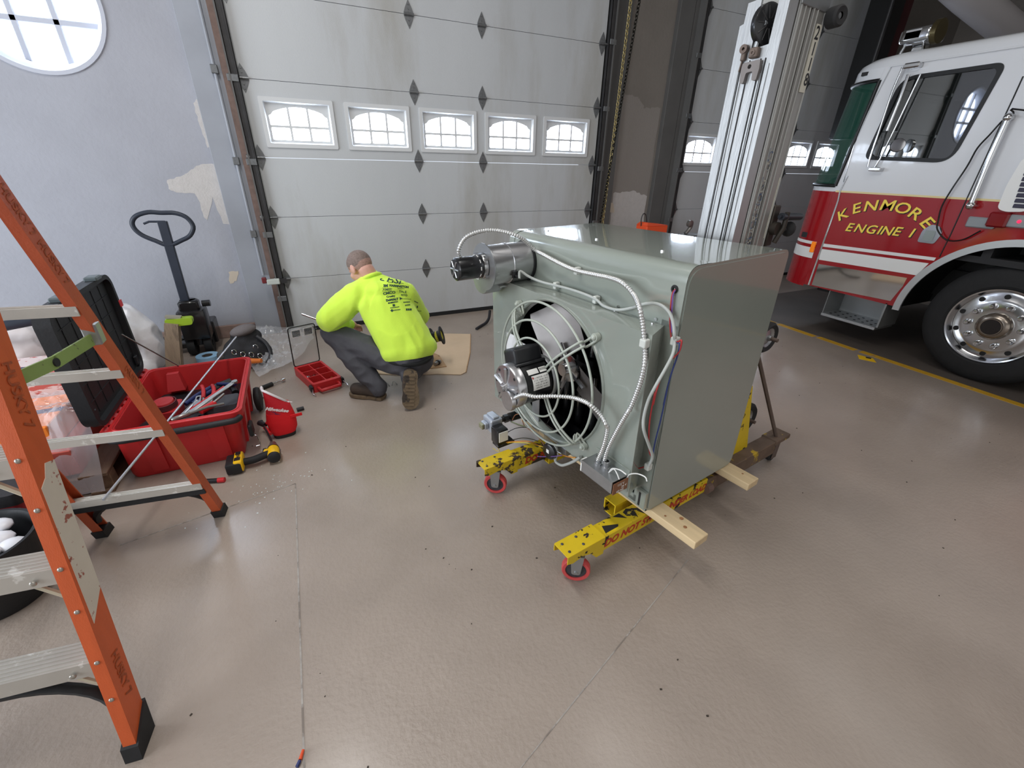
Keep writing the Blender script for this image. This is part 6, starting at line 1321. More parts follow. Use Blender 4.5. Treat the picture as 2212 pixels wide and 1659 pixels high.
bm = new(); tube(bm, [(-.899, 3.366, .342), (-1.068, 3.19, .65)], .0045, 8); obj('rod_shaft', bm, M_stl, rd2, 60)

# ------------------------------------------------------------------ pallet jack with a timber and a lime clamp
M_navy = mat('jack_enamel', (42, 48, 60), 0.45, var=.1, vscale=10)
PJ = thing('pallet_jack', 'dark pallet jack with loop handle parked against the left wall', 'pallet jack', (-0.97, 4.4, 0))
bm = new(); Yh = 4.40
loop = [(-1.121, 4.48, 1.188), (-1.041, 4.48, 1.212), (-0.962, 4.48, 1.206), (-0.87, 4.48, 1.202), (-0.802, 4.48, 1.167), (-0.775, 4.48, 1.098), (-0.814, 4.48, 1.03), (-0.879, 4.48, 0.995), (-0.979, 4.48, 0.96), (-1.056, 4.48, 0.999), (-1.125, 4.48, 1.042), (-1.161, 4.48, 1.091), (-1.162, 4.48, 1.143)]
tube(bm, loop, .017, 10, closed=True, smooth=4); obj('loop_handle', bm, M_navy, PJ, 60)
ha, hb = (-0.97, 4.48, 1.144), (-0.998, 4.5, 0.362)
bm = new(); d = Vector(hb) - Vector(ha); M = basis(ha, d, (0, 1, 0)); bx(bm, 0, d.length, -.02, .02, -.032, .032, .004, 1, M); obj('handle_shaft', bm, M_navy, PJ)
bm = new(); tube(bm, [(-0.952, 4.48, 1.14), (-1.055, 4.48, 1.143), (-1.094, 4.48, 1.128)], .008, 8); obj('release_lever', bm, M_navy, PJ, 60)
bm = new(); bx(bm, -1.08, -.87, 4.42, 4.60, .16, .42, .02, 2); cyl(bm, (-.98, 4.52, .10), (-.98, 4.52, .50), .06, n=20); bx(bm, -1.05, -.90, 4.45, 4.55, .40, .50, .015); cyl(bm, (-.88, 4.5, .46), (-.82, 4.5, .46), .028, n=12); jb2 = obj('pump_body', bm, M_blackm, PJ, 40)
for x in (-1.05, -.92):
    bm = new(); lathe(bm, [(.03, -.025), (.085, -.03), (.09, -.02), (.09, .02), (.085, .03), (.03, .025)], (x, 4.52, .09), (1, 0, 0), 24, closed=True); obj('steer_wheel', bm, M_rubber, PJ, 40)
for y in (4.60, 4.76):
    bm = new(); bx(bm, -1.62, -1.06, y - .05, y + .05, .05, .10, .008); obj('jack_fork', bm, M_blackm, PJ)
bm = new(); bx(bm, -1.12, -.86, 4.60, 4.80, .06, .26, .01); obj('fork_bridge', bm, M_blackm, PJ)
WB = thing('timber_block', 'weathered timber post standing on end in front of the pallet jack', 'timber', (-1.10, 4.08, .0))
q = [(-1.073, 4.05, 0.446), (-0.989, 4.05, 0.425), (-1.074, 4.05, 0.151), (-1.182, 4.05, 0.169)]
bm = new(); A = [Vector((q[3][0], 4.02, 0.0)), Vector((q[2][0], 4.02, 0.0)), Vector((q[2][0], 4.12, 0.0)), Vector((q[3][0], 4.12, 0.0))]; B = [Vector((q[0][0], 4.03, q[0][2])), Vector((q[1][0], 4.03, q[1][2])), Vector((q[1][0], 4.13, q[1][2])), Vector((q[0][0], 4.13, q[0][2]))]
loft(bm, A, B); obj('post', bm, mat('weathered_timber', (146, 128, 108), .8, var=.18, vscale=6, stretch=(6, 6, .8), bump=.3, bscale=50, col2=(96, 82, 72), thr=(.55, .7), scale2=7), WB)
LC = thing('lime_clamp', 'lime green clamp lying on top of the weathered timber post', 'clamp', (-1.0, 4.08, .45))
q = [(-1.073, 4.06, 0.466), (-0.893, 4.06, 0.464), (-0.898, 4.06, 0.41), (-0.995, 4.06, 0.408), (-1.073, 4.06, 0.437)]
bm = new(); plate(bm, rpoly([(p[0], p[2]) for p in q], .02, 4), [], .07, basis((0, 4.13, 0), (1, 0, 0), (0, 0, 1))); obj('clamp_body', bm, mat('lime_plastic', (148, 180, 44), .45, var=.08, vscale=10), LC, 40)
bm = new(); q = [(-1.063, 4.05, 0.493), (-0.963, 4.05, 0.476), (-0.967, 4.05, 0.462), (-1.064, 4.05, 0.475)]; plate(bm, [(p[0], p[2]) for p in q], [], .05, basis((0, 4.12, 0), (1, 0, 0), (0, 0, 1))); obj('clamp_top', bm, mat('grey_pad', (150, 146, 132), .7), LC)
BT = thing('tape_roll', 'roll of pale blue tape lying on the floor behind the chest', 'tape', (-.92, 4.30, 0))
bm = new(); lathe(bm, [(.042, 0), (.088, 0), (.088, .052), (.042, .052)], (-.92, 4.30, .002), (0, 0, 1), 36, closed=True); obj('tape_body', bm, mat('pale_blue_tape', (150, 190, 220), .5), BT, 40)
bm = new(); lathe(bm, [(.038, 0), (.042, 0), (.042, .05), (.038, .05)], (-.92, 4.30, .002), (0, 0, 1), 28, closed=True); obj('tape_core', bm, mat('card_core', (90, 84, 78), .8), BT, 40)
# ------------------------------------------------------------------ black tool bag
TB = thing('tool_bag', 'black canvas tool bag with grey flap slumped against the clear plastic sheet', 'bag', (-.58, 4.05, 0))
bm = new(); 
for c, r in (((-.62, 4.10, .12), (.15, .14, .13)), ((-.52, 4.06, .10), (.13, .13, .12)), ((-.57, 4.14, .22), (.12, .10, .10)), ((-.66, 4.02, .07), (.10, .10, .075))): sph(bm, c, r, 18, 12)
me = organic(bm, .010, 4); 
for v in me.vertices: v.co += v.normal * .012 * mnoise.noise(v.co * 16); v.co.z = max(.001, v.co.z)
obj('bag_body', me, mat('black_canvas', (36, 36, 39), .8, bump=.4, bscale=120), TB, 180)
bm = new(); sph(bm, (-.575, 4.10, .305), (.105, .075, .045), 18, 10, Matrix.Rotation(math.radians(-12), 4, 'Y')); me = organic(bm, .008, 2); obj('grey_flap', me, mat('grey_canvas', (104, 98, 98), .85, bump=.3, bscale=120), TB, 180)
for (x, y, z, a) in ((-.66, 3.97, .17, .3), (-.60, 3.95, .15, -.2), (-.54, 3.94, .14, .4), (-.48, 3.94, .12, 0), (-.50, 3.97, .19, .5)):
    bm = new(); tube(bm, [(x + .017 * math.cos(t), y - .004, z + .022 * math.sin(t)) for t in [2 * PI * i / 12 for i in range(12)]], .003, 5, closed=True); obj('ring', bm, M_chr, TB, 60)
bm = new(); tube(bm, [(-.48, 4.04, .26), (-.42, 4.0, .20), (-.40, 3.95, .12), (-.44, 3.90, .06)], .016, 8, smooth=4); obj('bag_handle', bm, M_foil, TB, 60)
bm = new(); cyl(bm, (-.56, 3.90, .10), (-.47, 3.86, .105), .024, .018, n=14); obj('orange_grip', bm, mat('orange_grip', (206, 110, 36), .5), TB, 40)
bm = new(); sph(bm, (-.78, 4.20, .07), (.055, .05, .05), 12, 8); me = organic(bm, .01, 2); tag(obj('grey_mitt', me, mat('grey_glove', (92, 92, 92), .85), None, 180), 'small grey work glove beside the black tool bag', 'glove')
# ------------------------------------------------------------------ crumpled plastic
def sheet(name, poly, m, n, amp, zf, seed, label, cat):
    (x0, y0), (x1, y1), (x2, y2), (x3, y3) = poly; bm = new(); rows = []
    for i in range(n + 1):
        u = i / n; row = []
        for j in range(n + 1):
            v = j / n; x = (x0 * (1 - u) + x1 * u) * (1 - v) + (x3 * (1 - u) + x2 * u) * v; y = (y0 * (1 - u) + y1 * u) * (1 - v) + (y3 * (1 - u) + y2 * u) * v
            w = mnoise.noise(Vector((x * 9 + seed, y * 9, seed))); w2 = abs(mnoise.noise(Vector((x * 22, y * 22 + seed, 2)))); w3 = abs(mnoise.noise(Vector((x * 45, y * 45 + seed, 5))))
            e = min(1, 6 * min(u, 1 - u, v, 1 - v) + .15)
            x += .05 * mnoise.noise(Vector((x * 5, y * 5, seed))) ; z = zf(u, v) * (1 if True else e) + amp * e * max(0, .35 + .7 * w + .6 * w2 + .4 * w3)
            row.append(bm.verts.new((x, y, max(.003, z))))
        rows.append(row)
    for a, b in zip(rows, rows[1:]):
        for j in range(n): bm.faces.new((a[j], a[j + 1], b[j + 1], b[j]))
    o = obj(name, bm, m, None, 180); return tag(o, label, cat)
M_clear = mat('clear_film', (240, 243, 248), 0.08, alpha=0.26, spec=1.0, ior=1.6)
M_milky = mat('milky_film', (232, 232, 236), 0.28, alpha=0.86, spec=.7, bump=.5, bscale=18)
sheet('plastic_sheet', [(-.66, 4.72), (-.02, 4.68), (-.19, 3.92), (-.50, 3.64)], M_clear, 56, .085, lambda u, v: .10 * max(0, 1 - v * 2) * (1 - u) + .05, 3.3, 'crumpled clear plastic sheet on the floor left of the organizer case', 'plastic')
# white bags behind the lid
def bag(name, label, blobs, m, amp, seed):
    bm = new()
    for c, r in blobs: sph(bm, c, r, 20, 12)
    me = organic(bm, .014, 3); me.update(); ns = [v.normal.copy() for v in me.vertices]
    for v, n in zip(me.vertices, ns):
        p = v.co; w = .55 - abs(mnoise.noise(Vector((p.x * 5 + seed, p.y * 7, p.z * 5)))) * 1.6 + .25 * (.3 - abs(mnoise.noise(Vector((p.x * 13, p.y * 13 + seed, p.z * 11))))); v.co = p + n * amp * (w - .2); v.co.z = max(.002, v.co.z)
    return tag(obj(name, me, m, None, 180), label, 'bag')
bag('plastic_bag', 'white plastic bag slumped between the open lid and the pallet jack', [((-1.42, 4.24, .34), (.24, .20, .24)), ((-1.27, 4.24, .22), (.10, .18, .20)), ((-1.66, 4.24, .40), (.18, .2, .24)), ((-1.47, 4.24, .15), (.28, .22, .14)), ((-1.32, 4.18, .10), (.10, .18, .1))], M_milky, .035, 1.7)
bag('plastic_bag', 'rounded white plastic sack left of the black lid behind the ladder', [((-1.72, 3.66, .42), (.17, .2, .22)), ((-1.70, 3.66, .2), (.2, .22, .2)), ((-1.95, 3.6, .35), (.2, .2, .3))], mat('white_sack', (224, 216, 216), .45, bump=.2, bscale=12), .03, 6.1)
tag(obj('black_strap', (lambda b: (tube(b, [(-1.95, 3.45, .62), (-1.80, 3.46, .67), (-1.55, 3.50, .70), (-1.36, 3.58, .69)], .03, 10, smooth=5), b)[1])(new()), M_navy, None, 60), 'thick dark strap lying over the white sack at the left edge', 'strap')
# film-wrapped cartons on a pallet
PL = thing('wood_pallet', 'dark wooden pallet under the film wrapped cartons at the left', 'pallet', (-1.7, 3.0, 0))
M_pal = mat('pallet_wood', (112, 90, 72), .8, var=.2, vscale=6, stretch=(6, .8, 6), bump=.3, bscale=40)
for k in range(6):
    bm = new(); x = -2.2 + k * .19; bx(bm, x, x + .12, 2.52, 3.45, .105, .125, .003); obj('deck_board', bm, M_pal, PL)
for y in (2.54, 2.95, 3.36):
    bm = new(); bx(bm, -2.2, -1.13, y, y + .07, .018, .105, .003); obj('stringer', bm, M_pal, PL)
for x in (-2.2, -1.68, -1.23):
    bm = new(); bx(bm, x, x + .1, 2.52, 3.45, 0, .018, .003); obj('bottom_board', bm, M_pal, PL)
M_c1 = mat('printed_carton', (222, 206, 206), .5, col2=(190, 96, 90), thr=(.50, .54), scale2=9, stretch=(1, 1, 3))
M_c2 = mat('orange_carton', (236, 128, 40), .5, col2=(230, 226, 226), thr=(.62, .64), scale2=5)
M_c3 = mat('red_carton', (184, 84, 74), .5, col2=(214, 200, 200), thr=(.62, .66), scale2=6)
def carton(label, x0, x1, y0, y1, z0, z1, m):
    o = thing('carton', label, 'box', ((x0 + x1) / 2, (y0 + y1) / 2, z0), None, 'wrapped cartons on the pallet')
    b = new(); bx(b, x0, x1, y0, y1, z0, z1, .004); obj('carton_body', b, m, o)
    b = new(); bx(b, x0 - .001, x1 + .001, (y0 + y1) / 2 - .025, (y0 + y1) / 2 + .025, z1 - .001, z1 + .0012); obj('packing_tape', b, M_blueg if 'orange' in label else M_white, o)
carton('red printed carton lowest on the pallet beside the chest', -1.66, -1.24, 2.56, 3.30, .125, .27, M_c3)
carton('orange and white carton on top of the red carton by the lid', -1.80, -1.30, 2.60, 3.0, .272, .40, M_c2)
carton('pale carton with red and blue print stacked behind the orange one', -1.85, -1.28, 3.02, 3.42, .272, .50, M_c1)
sheet('stretch_film', [(-1.66, 2.535), (-1.14, 2.49), (-1.17, 3.0), (-1.46, 2.90)], mat('stretch_film', (238, 236, 242), .12, alpha=.3, spec=1.0), 48, .05, lambda u, v: .03 + .40 * min(1, v / .27), 8.2, 'shiny stretch film draped down the front of the cartons', 'film')
# red tote and black bucket at the far left edge
RT = thing('red_tote', 'red tote with a black rim standing left of the ladder rail', 'tote', (-1.56, 2.38, 0))
bm = new(); loftn(bm, [rr_loop(-1.80, -1.32, 2.20, 2.44, 0.0, .03), rr_loop(-1.84, -1.29, 2.18, 2.46, .26, .03)]); obj('tote_body', bm, mat('dark_red_tote', (150, 30, 40), .5), RT, 35)
bm = new(); loftn(bm, [rr_loop(-1.855, -1.275, 2.165, 2.475, .26, .03), rr_loop(-1.855, -1.275, 2.165, 2.475, .315, .03)]); obj('tote_lid', bm, M_blk, RT, 35)
BK = thing('black_bucket', 'black bucket full of white wrappers under the lowest visible ladder step', 'bucket', (-1.34, 1.97, 0))
bm = new(); lathe(bm, [(0, 0.0), (.145, 0.0), (.15, .01), (.185, .27), (.192, .275), (.192, .285), (.180, .285), (.175, .27), (.14, .02), (0, .02)], (-1.34, 1.93, 0), (0, 0, 1), 40); obj('bucket_body', bm, M_blk, BK, 40)
rnd = random.Random(5)
for k in range(16):
    a = rnd.uniform(0, 2 * PI); r = .13 * math.sqrt(rnd.random()); bm = new(); c = (-1.34 + r * math.cos(a), 1.93 + r * math.sin(a), .235 + rnd.uniform(0, .03))
    sph(bm, c, (.05, .038, .022), 10, 7, Matrix.Rotation(rnd.uniform(0, 3), 4, 'Z') @ Matrix.Rotation(rnd.uniform(-.5, .5), 4, 'X')); o = obj('wrapper', bm, mat('white_wrapper', (226, 228, 234), .35), None, 180, loc=c); tag(o, 'white crumpled wrapper among the others in the black bucket', 'wrapper', 'white wrappers in the bucket')
# ------------------------------------------------------------------ organizer case
OC = thing('organizer_case', 'red parts organizer with its clear lid propped open beside the worker', 'case', (-.05, 3.52, 0))
o0 = Vector((-.105, 3.303, .0)); ex_ = Vector((.206, .066, 0)); ey_ = Vector((-.115, .406, 0))
lx = ex_.length; ly = ey_.length; OM = basis(o0, ex_, ey_)
bm = new(); outer = rrect(-.004, lx + .004, -.004, ly + .004, .02, 4); cells = []
cw_ = (lx - .03) / 2
for i in range(2):
    for j in range(3): cells.append(rrect(.012 + i * (cw_ + .006), .012 + i * (cw_ + .006) + cw_, .03 + j * .122, .03 + j * .122 + .114, .008, 2))
plate(bm, outer, cells, .058, OM @ Matrix.Translation((0, 0, .012))); plate(bm, outer, [], .012, OM); obj('case_base', bm, M_cred, OC, 35)
for k, cl in enumerate(cells):
    bm = new(); plate(bm, cl, [], .002, OM @ Matrix.Translation((0, 0, .014))); obj('bin_floor', bm, mat('bin_dark', (120, 26, 30), .5), OC)
bm = new(); tube(bm, [OM @ Vector(p) for p in ((.03, -.004, .035), (.035, -.055, .03), (lx - .035, -.055, .03), (lx - .03, -.004, .035))], .014, 8, smooth=0); obj('case_handle', bm, M_cred, OC, 60)
for x in (-.012, lx + .012):
    bm = new(); bx(bm, x - .012, x + .012, .0, .05, .01, .055, .006, 1, OM); obj('case_latch', bm, M_blk, OC)
    bm = new(); s = -1 if x < 0 else 1; tube(bm, [OM @ Vector(q) for q in ((x, .0, .03), (x + s * .012, -.035, .012), (x + s * .006, -.07, .008))], .004, 6); obj('latch_wire', bm, M_chr, OC, 60)
LM = OM @ Matrix.Translation((0, ly + .004, .062)) @ Matrix.Rotation(math.radians(97), 4, 'X')
bm = new(); plate(bm, rrect(-.004, lx + .004, 0, .365, .022, 4), [], .003, LM @ Matrix.Translation((0, 0, -.004))); cl_ = obj('clear_lid', bm, mat('clear_polycarbonate', (214, 220, 222), .06, alpha=.22, spec=.9), OC)
bm = new(); tube(bm, [LM @ Vector((p[0], p[1], .004)) for p in rrect(.004, lx - .004, .008, .357, .02, 5)], .0042, 6, closed=True); obj('lid_gasket', bm, M_gask, OC, 60)
for x0 in (.025, .12):
    bm = new(); plate(bm, rrect(x0, x0 + .075, .265, .335, .008, 3), [rrect(x0 + .006, x0 + .069, .271, .329, .006, 3)], .004, LM); obj('lid_frame', bm, M_milky, OC)
    bm = new()
    for k in range(6): bx(bm, x0 + .008, x0 + .067, .272 + k * .009, .2755 + k * .009, .001, .003, 0, 1, LM)
    for k in range(7): bx(bm, x0 + .008 + k * .009, x0 + .010 + k * .009, .272, .322, .001, .003, 0, 1, LM)
    obj('label_mesh', bm, M_ink, OC)
rnd = random.Random(11)
bm = new()
for k in range(34):
    u = rnd.uniform(.02, cw_ + .005); v = rnd.uniform(.158, .26); p = OM @ Vector((u, v, rnd.uniform(.020, .036))); d = Vector((rnd.uniform(-1, 1), rnd.uniform(-1, 1), rnd.uniform(-.3, .3))).normalized(); cyl(bm, p, p + d * .022, .0035, n=6)
    if k % 2: cyl(bm, p, p + d * .004, .008, n=6)
o = tag(obj('loose_fasteners', bm, M_chr), 'heap of shiny loose bolts in one bin of the red organizer', 'bolts', kind='stuff')
bm = new()
for k in range(26):
    u = rnd.uniform(cw_ + .025, lx - .02); v = rnd.uniform(.28, .375); p = OM @ Vector((u, v, rnd.uniform(.018, .03))); cyl(bm, p, p + Vector((rnd.uniform(-.01, .01), rnd.uniform(-.01, .01), .005)), .005, n=6)
tag(obj('loose_fasteners', bm, M_stl), 'heap of dull washers in the far right bin of the red organizer', 'washers', kind='stuff')
bs = thing('brass_fitting', 'small brass fitting and pin lying in the near right organizer bin', 'fitting', OM @ Vector((lx * .75, .08, .014)))
bm = new(); a = OM @ Vector((lx * .62, .06, .024)); b2 = OM @ Vector((lx * .88, .13, .024)); cyl(bm, a, a.lerp(b2, .45), .007, n=8); obj('pin', bm, M_chr, bs, 40)
bm = new(); cyl(bm, a.lerp(b2, .5), b2, .009, n=10); obj('fitting', bm, mat('brass', (190, 130, 60), .35, .8), bs, 40)
# ------------------------------------------------------------------ red pouch, loose tools, impact driver
M_nyl = mat('red_nylon', (196, 26, 40), .7, bump=.25, bscale=150)
PO = thing('zip_tool_pouch', 'red stand-up zip pouch with white zipper open on the floor', 'pouch', (-.31, 2.76, 0))
PM = basis((-.312, 2.77, 0), (1, .12, 0), (0, 1, 0))
def pl(w, d, z, cx=0, cy=0, n=20): return [PM @ Vector((cx + w * math.copysign(abs(math.cos(2 * PI * i / n)) ** .7, math.cos(2 * PI * i / n)), cy + d * math.copysign(abs(math.sin(2 * PI * i / n)) ** .7, math.sin(2 * PI * i / n)), z)) for i in range(n)]
bm = new(); loftn(bm, [pl(.066, .05, .022), pl(.083, .06, .06), pl(.086, .06, .12), pl(.076, .055, .18)]); obj('lower_body', bm, mat('bright_red_nylon', (226, 24, 34), .75, bump=.25, bscale=150), PO, 50)
bm = new(); loftn(bm, [pl(.064, .048, 0), pl(.069, .052, .025)]); obj('pouch_base', bm, M_foil, PO, 50)
zl = []
n = 20; top = []
for i in range(n):
    a = 2 * PI * i / n; c_, s_ = math.cos(a), math.sin(a); z = .275 - .055 * c_ - .02 * s_ ; top.append(PM @ Vector((-.004 + .058 * c_ , .012 + .04 * s_, z)))
bm = new(); loftn(bm, [pl(.076, .055, .175), pl(.068, .05, .22, .0, .005), top], False, False); loftn(bm, [[p + Vector((0, 0, 0)) for p in pl(.066, .046, .18)], [p * 1.0 for p in top]], True, False); obj('upper_body', bm, M_nyl, PO, 60)
bm = new(); tube(bm, [p + Vector((0, -.002, .002)) for p in top], .0075, 6, closed=True); obj('zipper', bm, mat('white_zip', (226, 220, 224), .6), PO, 60)
bm = new(); sph(bm, top[10] + Vector((0, 0, .012)), (.009, .009, .02), 10, 7); sph(bm, top[0] + Vector((.006, -.008, .0)), .009, 10, 7); tube(bm, [top[0], top[0] + Vector((.03, -.01, -.004))], .003, 6); obj('zip_pull', bm, mat('white_zip', (226, 220, 224), .6), PO, 60)
bm = new(); bx(bm, .05, .12, -.055, -.048, .135, .155, .002, 1, PM); obj('side_tab', bm, MATS['bright_red_nylon'], PO)
t = text_bm('Milwaukee', .030, .0012, .3); b = new(); put(b, t, basis(PM @ Vector((-.012, -.0545, .213)), PM.to_3x3() @ Vector((1, .0, -.42)), (0, .12, 1))); obj('pouch_script', b, mat('white_print', (236, 230, 232), .6), PO)
b = new(); M = basis(PM @ Vector((-.02, -.0545, .196)), PM.to_3x3() @ Vector((1, 0, -.42)), (0, .12, 1)); v = [b.verts.new(M @ Vector(q)) for q in ((-.03, .004, 0), (.0, -.002, 0), (-.004, -.006, 0), (.035, -.012, 0), (-.006, -.012, 0), (.0, -.007, 0))]; b.faces.new(v); obj('pouch_bolt', b, mat('navy_print', (40, 40, 96), .6), PO)
def simple(name, label, cat, segs):
    o = thing(name, label, cat, segs[0][1][0][:2] + (0,))
    for nm, pts, r, m in segs:
        b = new(); tube(b, pts, r, 10); obj(nm, b, m, o, 50)
    return o
simple('ratchet', 'chrome ratchet with black rubber grip lying behind the red pouch', 'ratchet', [('grip', [(-.478, 3.505, .018), (-.40, 3.555, .018)], .0165, M_rubber), ('shaft', [(-.40, 3.555, .018), (-.32, 3.60, .018)], .007, M_chr), ('head', [(-.335, 3.59, .018), (-.315, 3.605, .018)], .014, M_chr)])
simple('hex_key', 'small dark twisted hook tool lying left of the red pouch', 'tool', [('shank', [(-.475, 3.352, .009), (-.44, 3.348, .012), (-.40, 3.33, .009), (-.37, 3.31, .012)], .006, M_stl), ('handle', [(-.43, 3.20, .012), (-.40, 3.26, .012)], .011, M_foil)])
simple('black_marker', 'short black cylinder lying right of the red pouch', 'tool', [('body', [(-.235, 3.05, .014), (-.19, 3.06, .014)], .0135, M_foil)])
cp = simple('cutting_pliers', 'red and black pliers leaning left of the red pouch', 'pliers', [('grip', [(-.42, 2.80, .06), (-.385, 2.72, .05)], .011, M_redg), ('grip', [(-.405, 2.82, .08), (-.36, 2.76, .075)], .011, M_redg), ('jaw', [(-.45, 2.85, .075), (-.415, 2.81, .07)], .017, M_foil)])
ID = thing('impact_driver', 'yellow and black cordless impact driver lying on the floor', 'drill', (-.46, 2.48, 0))
M_dy = mat('tool_yellow', (236, 186, 20), .45)
bm = new(); bx(bm, -.605, -.525, 2.415, 2.535, .006, .075, .012, 2); obj('battery', bm, M_blk, ID, 35)
bm = new(); bx(bm, -.565, -.518, 2.42, 2.54, .010, .082, .012, 2); b_ = obj('battery_shell', bm, M_dy, ID, 35)
bm = new(); bx(bm, -.558, -.528, 2.44, 2.47, .0815, .084); bx(bm, -.556, -.530, 2.50, 2.53, .0815, .084); obj('battery_button', bm, M_blk, b_)
t = text_bm('20V', .022, .0008); b = new(); put(b, t, basis((-.542, 2.486, .0830), (0, -1, 0), (1, 0, 0))); obj('battery_print', b, M_ink, b_)
bm = new(); tube(bm, [(-.525, 2.475, .042), (-.47, 2.472, .044), (-.42, 2.49, .046), (-.39, 2.50, .046)], .021, 12, smooth=4); obj('grip', bm, M_rubber, ID, 60)
bm = new(); bx(bm, -.425, -.40, 2.53, 2.56, .036, .056, .006); obj('trigger', bm, M_blk, ID)
bm = new(); lathe(bm, [(0, 0), (.024, 0), (.031, .008), (.033, .02), (.033, .085), (.030, .10), (0, .10)], (-.362, 2.44, .046), (-.06, 1, 0), 24); bx(bm, -.42, -.35, 2.515, 2.545, .03, .06, .008); hd_ = obj('motor_housing', bm, M_dy, ID, 40)
bm = new(); lathe(bm, [(.0, -.004), (.026, -.004), (.034, .002), (.034, .018), (.02, .02)], (-.362, 2.44, .046), (-.06, 1, 0), 24); obj('rear_cap', bm, M_blk, ID, 40)
t = text_bm('DEWALT', .018, .0008); b = new(); put(b, t, basis((-.3295, 2.485, .050), (0, -1, 0), (-.4, 0, 1))); obj('housing_print', b, M_ink, hd_)
bm = new(); lathe(bm, [(.033, 0), (.029, .02), (.022, .045), (.018, .05), (.018, .065), (.012, .07), (0, .07)], (-.368, 2.54, .046), (-.06, 1, 0), 24); obj('nose_cone', bm, M_stl, ID, 40)
bm = new(); tube(bm, [(-.372, 2.605, .046), (-.40, 2.72, .06), (-.432, 2.84, .075)], .0055, 8); cyl(bm, (-.425, 2.81, .072), (-.437, 2.86, .078), .010, n=10); obj('nut_driver_bit', bm, M_foil, ID, 60)
simple('screwdriver', 'black and red screwdriver handle lying at the ladder foot', 'screwdriver', [('handle', [(-.74, 2.42, .013), (-.645, 2.39, .013)], .013, M_foil), ('handle_end', [(-.645, 2.39, .013), (-.612, 2.381, .013)], .0145, M_redg)])
# ------------------------------------------------------------------ cardboard, worker's reel, odds and ends
M_card = mat('cardboard', (202, 178, 150), .8, var=.05, vscale=5, bump=.1, bscale=30)
M_card2 = mat('brown_cardboard', (176, 142, 106), .8, var=.1, vscale=6, col2=(120, 92, 66), thr=(.62, .72), scale2=9)
def card(name, pts, z, t, m, label, wv=.0):
    b = new(); plate(b, pts, [], t, Matrix.Translation((0, 0, z))); return tag(obj(name, b, m), label, 'cardboard')
cs_ = thing('cardboard_sheet', 'large flattened tan cardboard sheet under the worker', 'cardboard', (1.0, 3.7, 0))
bm = new(); plate(bm, ragged_xy if False else [(1.44, 4.06), (1.25, 4.15), (1.10, 4.21), (.85, 4.30), (.45, 4.0), (.28, 3.53), (.58, 3.34), (.85, 3.26), (1.03, 3.17), (1.085, 3.20), (1.27, 3.60)], [], .006, Matrix.Translation((0, 0, .002))); obj('sheet', bm, M_card, cs_)
bm = new(); tube(bm, [(1.085, 3.198, .006), (1.27, 3.60, .007), (1.442, 4.06, .006)], .005, 5); obj('torn_edge', bm, M_card2, cs_)
card('cardboard_piece', [(.975, 3.62), (.90, 3.80), (.60, 3.72), (.66, 3.42), (.84, 3.37), (.965, 3.36)], .010, .005, M_card2, 'smaller stained brown cardboard piece on top of the tan sheet')
RE = thing('black_reel', 'black flanged reel held in the right hand of the worker', 'reel', (.90, 3.42, .26))
bm = new(); ax = (.80, -.35, .25); lathe(bm, [(.045, 0), (.082, .0), (.086, .006), (.082, .012), (.05, .014), (.045, .05), (.05, .085), (.078, .087), (.078, .095), (.045, .097)], (.868, 3.435, .265), ax, 32, closed=True); obj('reel_body', bm, M_blk, RE, 40)
bm = new(); cyl(bm, (.868, 3.435, .265), (.945, 3.40, .289), .046, n=20); obj('yellow_label', bm, mat('yellow_label', (206, 196, 60), .5), RE, 40)
st_ = simple('steel_fitting', 'short steel fitting lying on the cardboard behind the boots of the worker', 'fitting', [('body', [(.87, 3.40, .034), (.93, 3.44, .034)], .018, M_stl), ('collar', [(.90, 3.42, .034), (.91, 3.427, .034)], .024, M_foil)])
tag(obj('bent_hook', (lambda b: (tube(b, [(1.55, 4.17, .012), (1.62, 4.23, .014), (1.70, 4.27, .03), (1.76, 4.33, .06), (1.80, 4.40, .12)], .016, 8, smooth=4), b)[1])(new()), M_foil, None, 60), 'black bent hook on the floor between the door and the heater', 'hook')
spn = thing('steel_clips', 'two small steel clips on the floor between the boots of the worker', 'clips', (.45, 3.2, 0))
for x in (.40, .46):
    bm = new(); tube(bm, [(x, 3.20, .003), (x + .015, 3.23, .02), (x + .03, 3.22, .02), (x + .04, 3.19, .003)], .003, 6); obj('clip', bm, M_stl, spn, 60)
# things glimpsed behind the heater
OB = thing('orange_box', 'orange red box with a wire bail on a dark stand behind the heater', 'box', (3.95, 4.35, 0))
q = [(3.759, 4.3, 1.006), (4.082, 4.3, 0.97), (4.096, 4.3, 0.91), (3.789, 4.3, 0.926)]
bm = new(); bx(bm, q[0][0], q[1][0], 4.25, 4.45, q[3][2] - .12, q[0][2] - .03, .008); loft(bm, [Vector((q[0][0], 4.25, q[0][2] - .03)), Vector((q[1][0], 4.25, q[0][2] - .03)), Vector((q[1][0], 4.45, q[0][2] - .03)), Vector((q[0][0], 4.45, q[0][2] - .03))], [Vector((q[0][0] + .03, 4.28, q[0][2] + .005)), Vector((q[1][0] - .01, 4.28, q[1][2] + .01)), Vector((q[1][0] - .01, 4.42, q[1][2] + .01)), Vector((q[0][0] + .03, 4.42, q[0][2] + .005))]); obj('box_body', bm, mat('orange_red', (226, 84, 44), .45), OB)
bm = new(); bx(bm, q[0][0] + .03, q[1][0] - .03, 4.28, 4.42, 0, q[3][2] - .12, .01); obj('box_stand', bm, M_dsteel, OB)
bm = new(); tube(bm, [(3.76, 4.36, 0.963), (3.748, 4.36, 1.045), (3.766, 4.36, 1.102), (3.805, 4.36, 1.093), (3.84, 4.36, 1.01)], .006, 6, smooth=4); obj('wire_bail', bm, M_track, OB, 60)
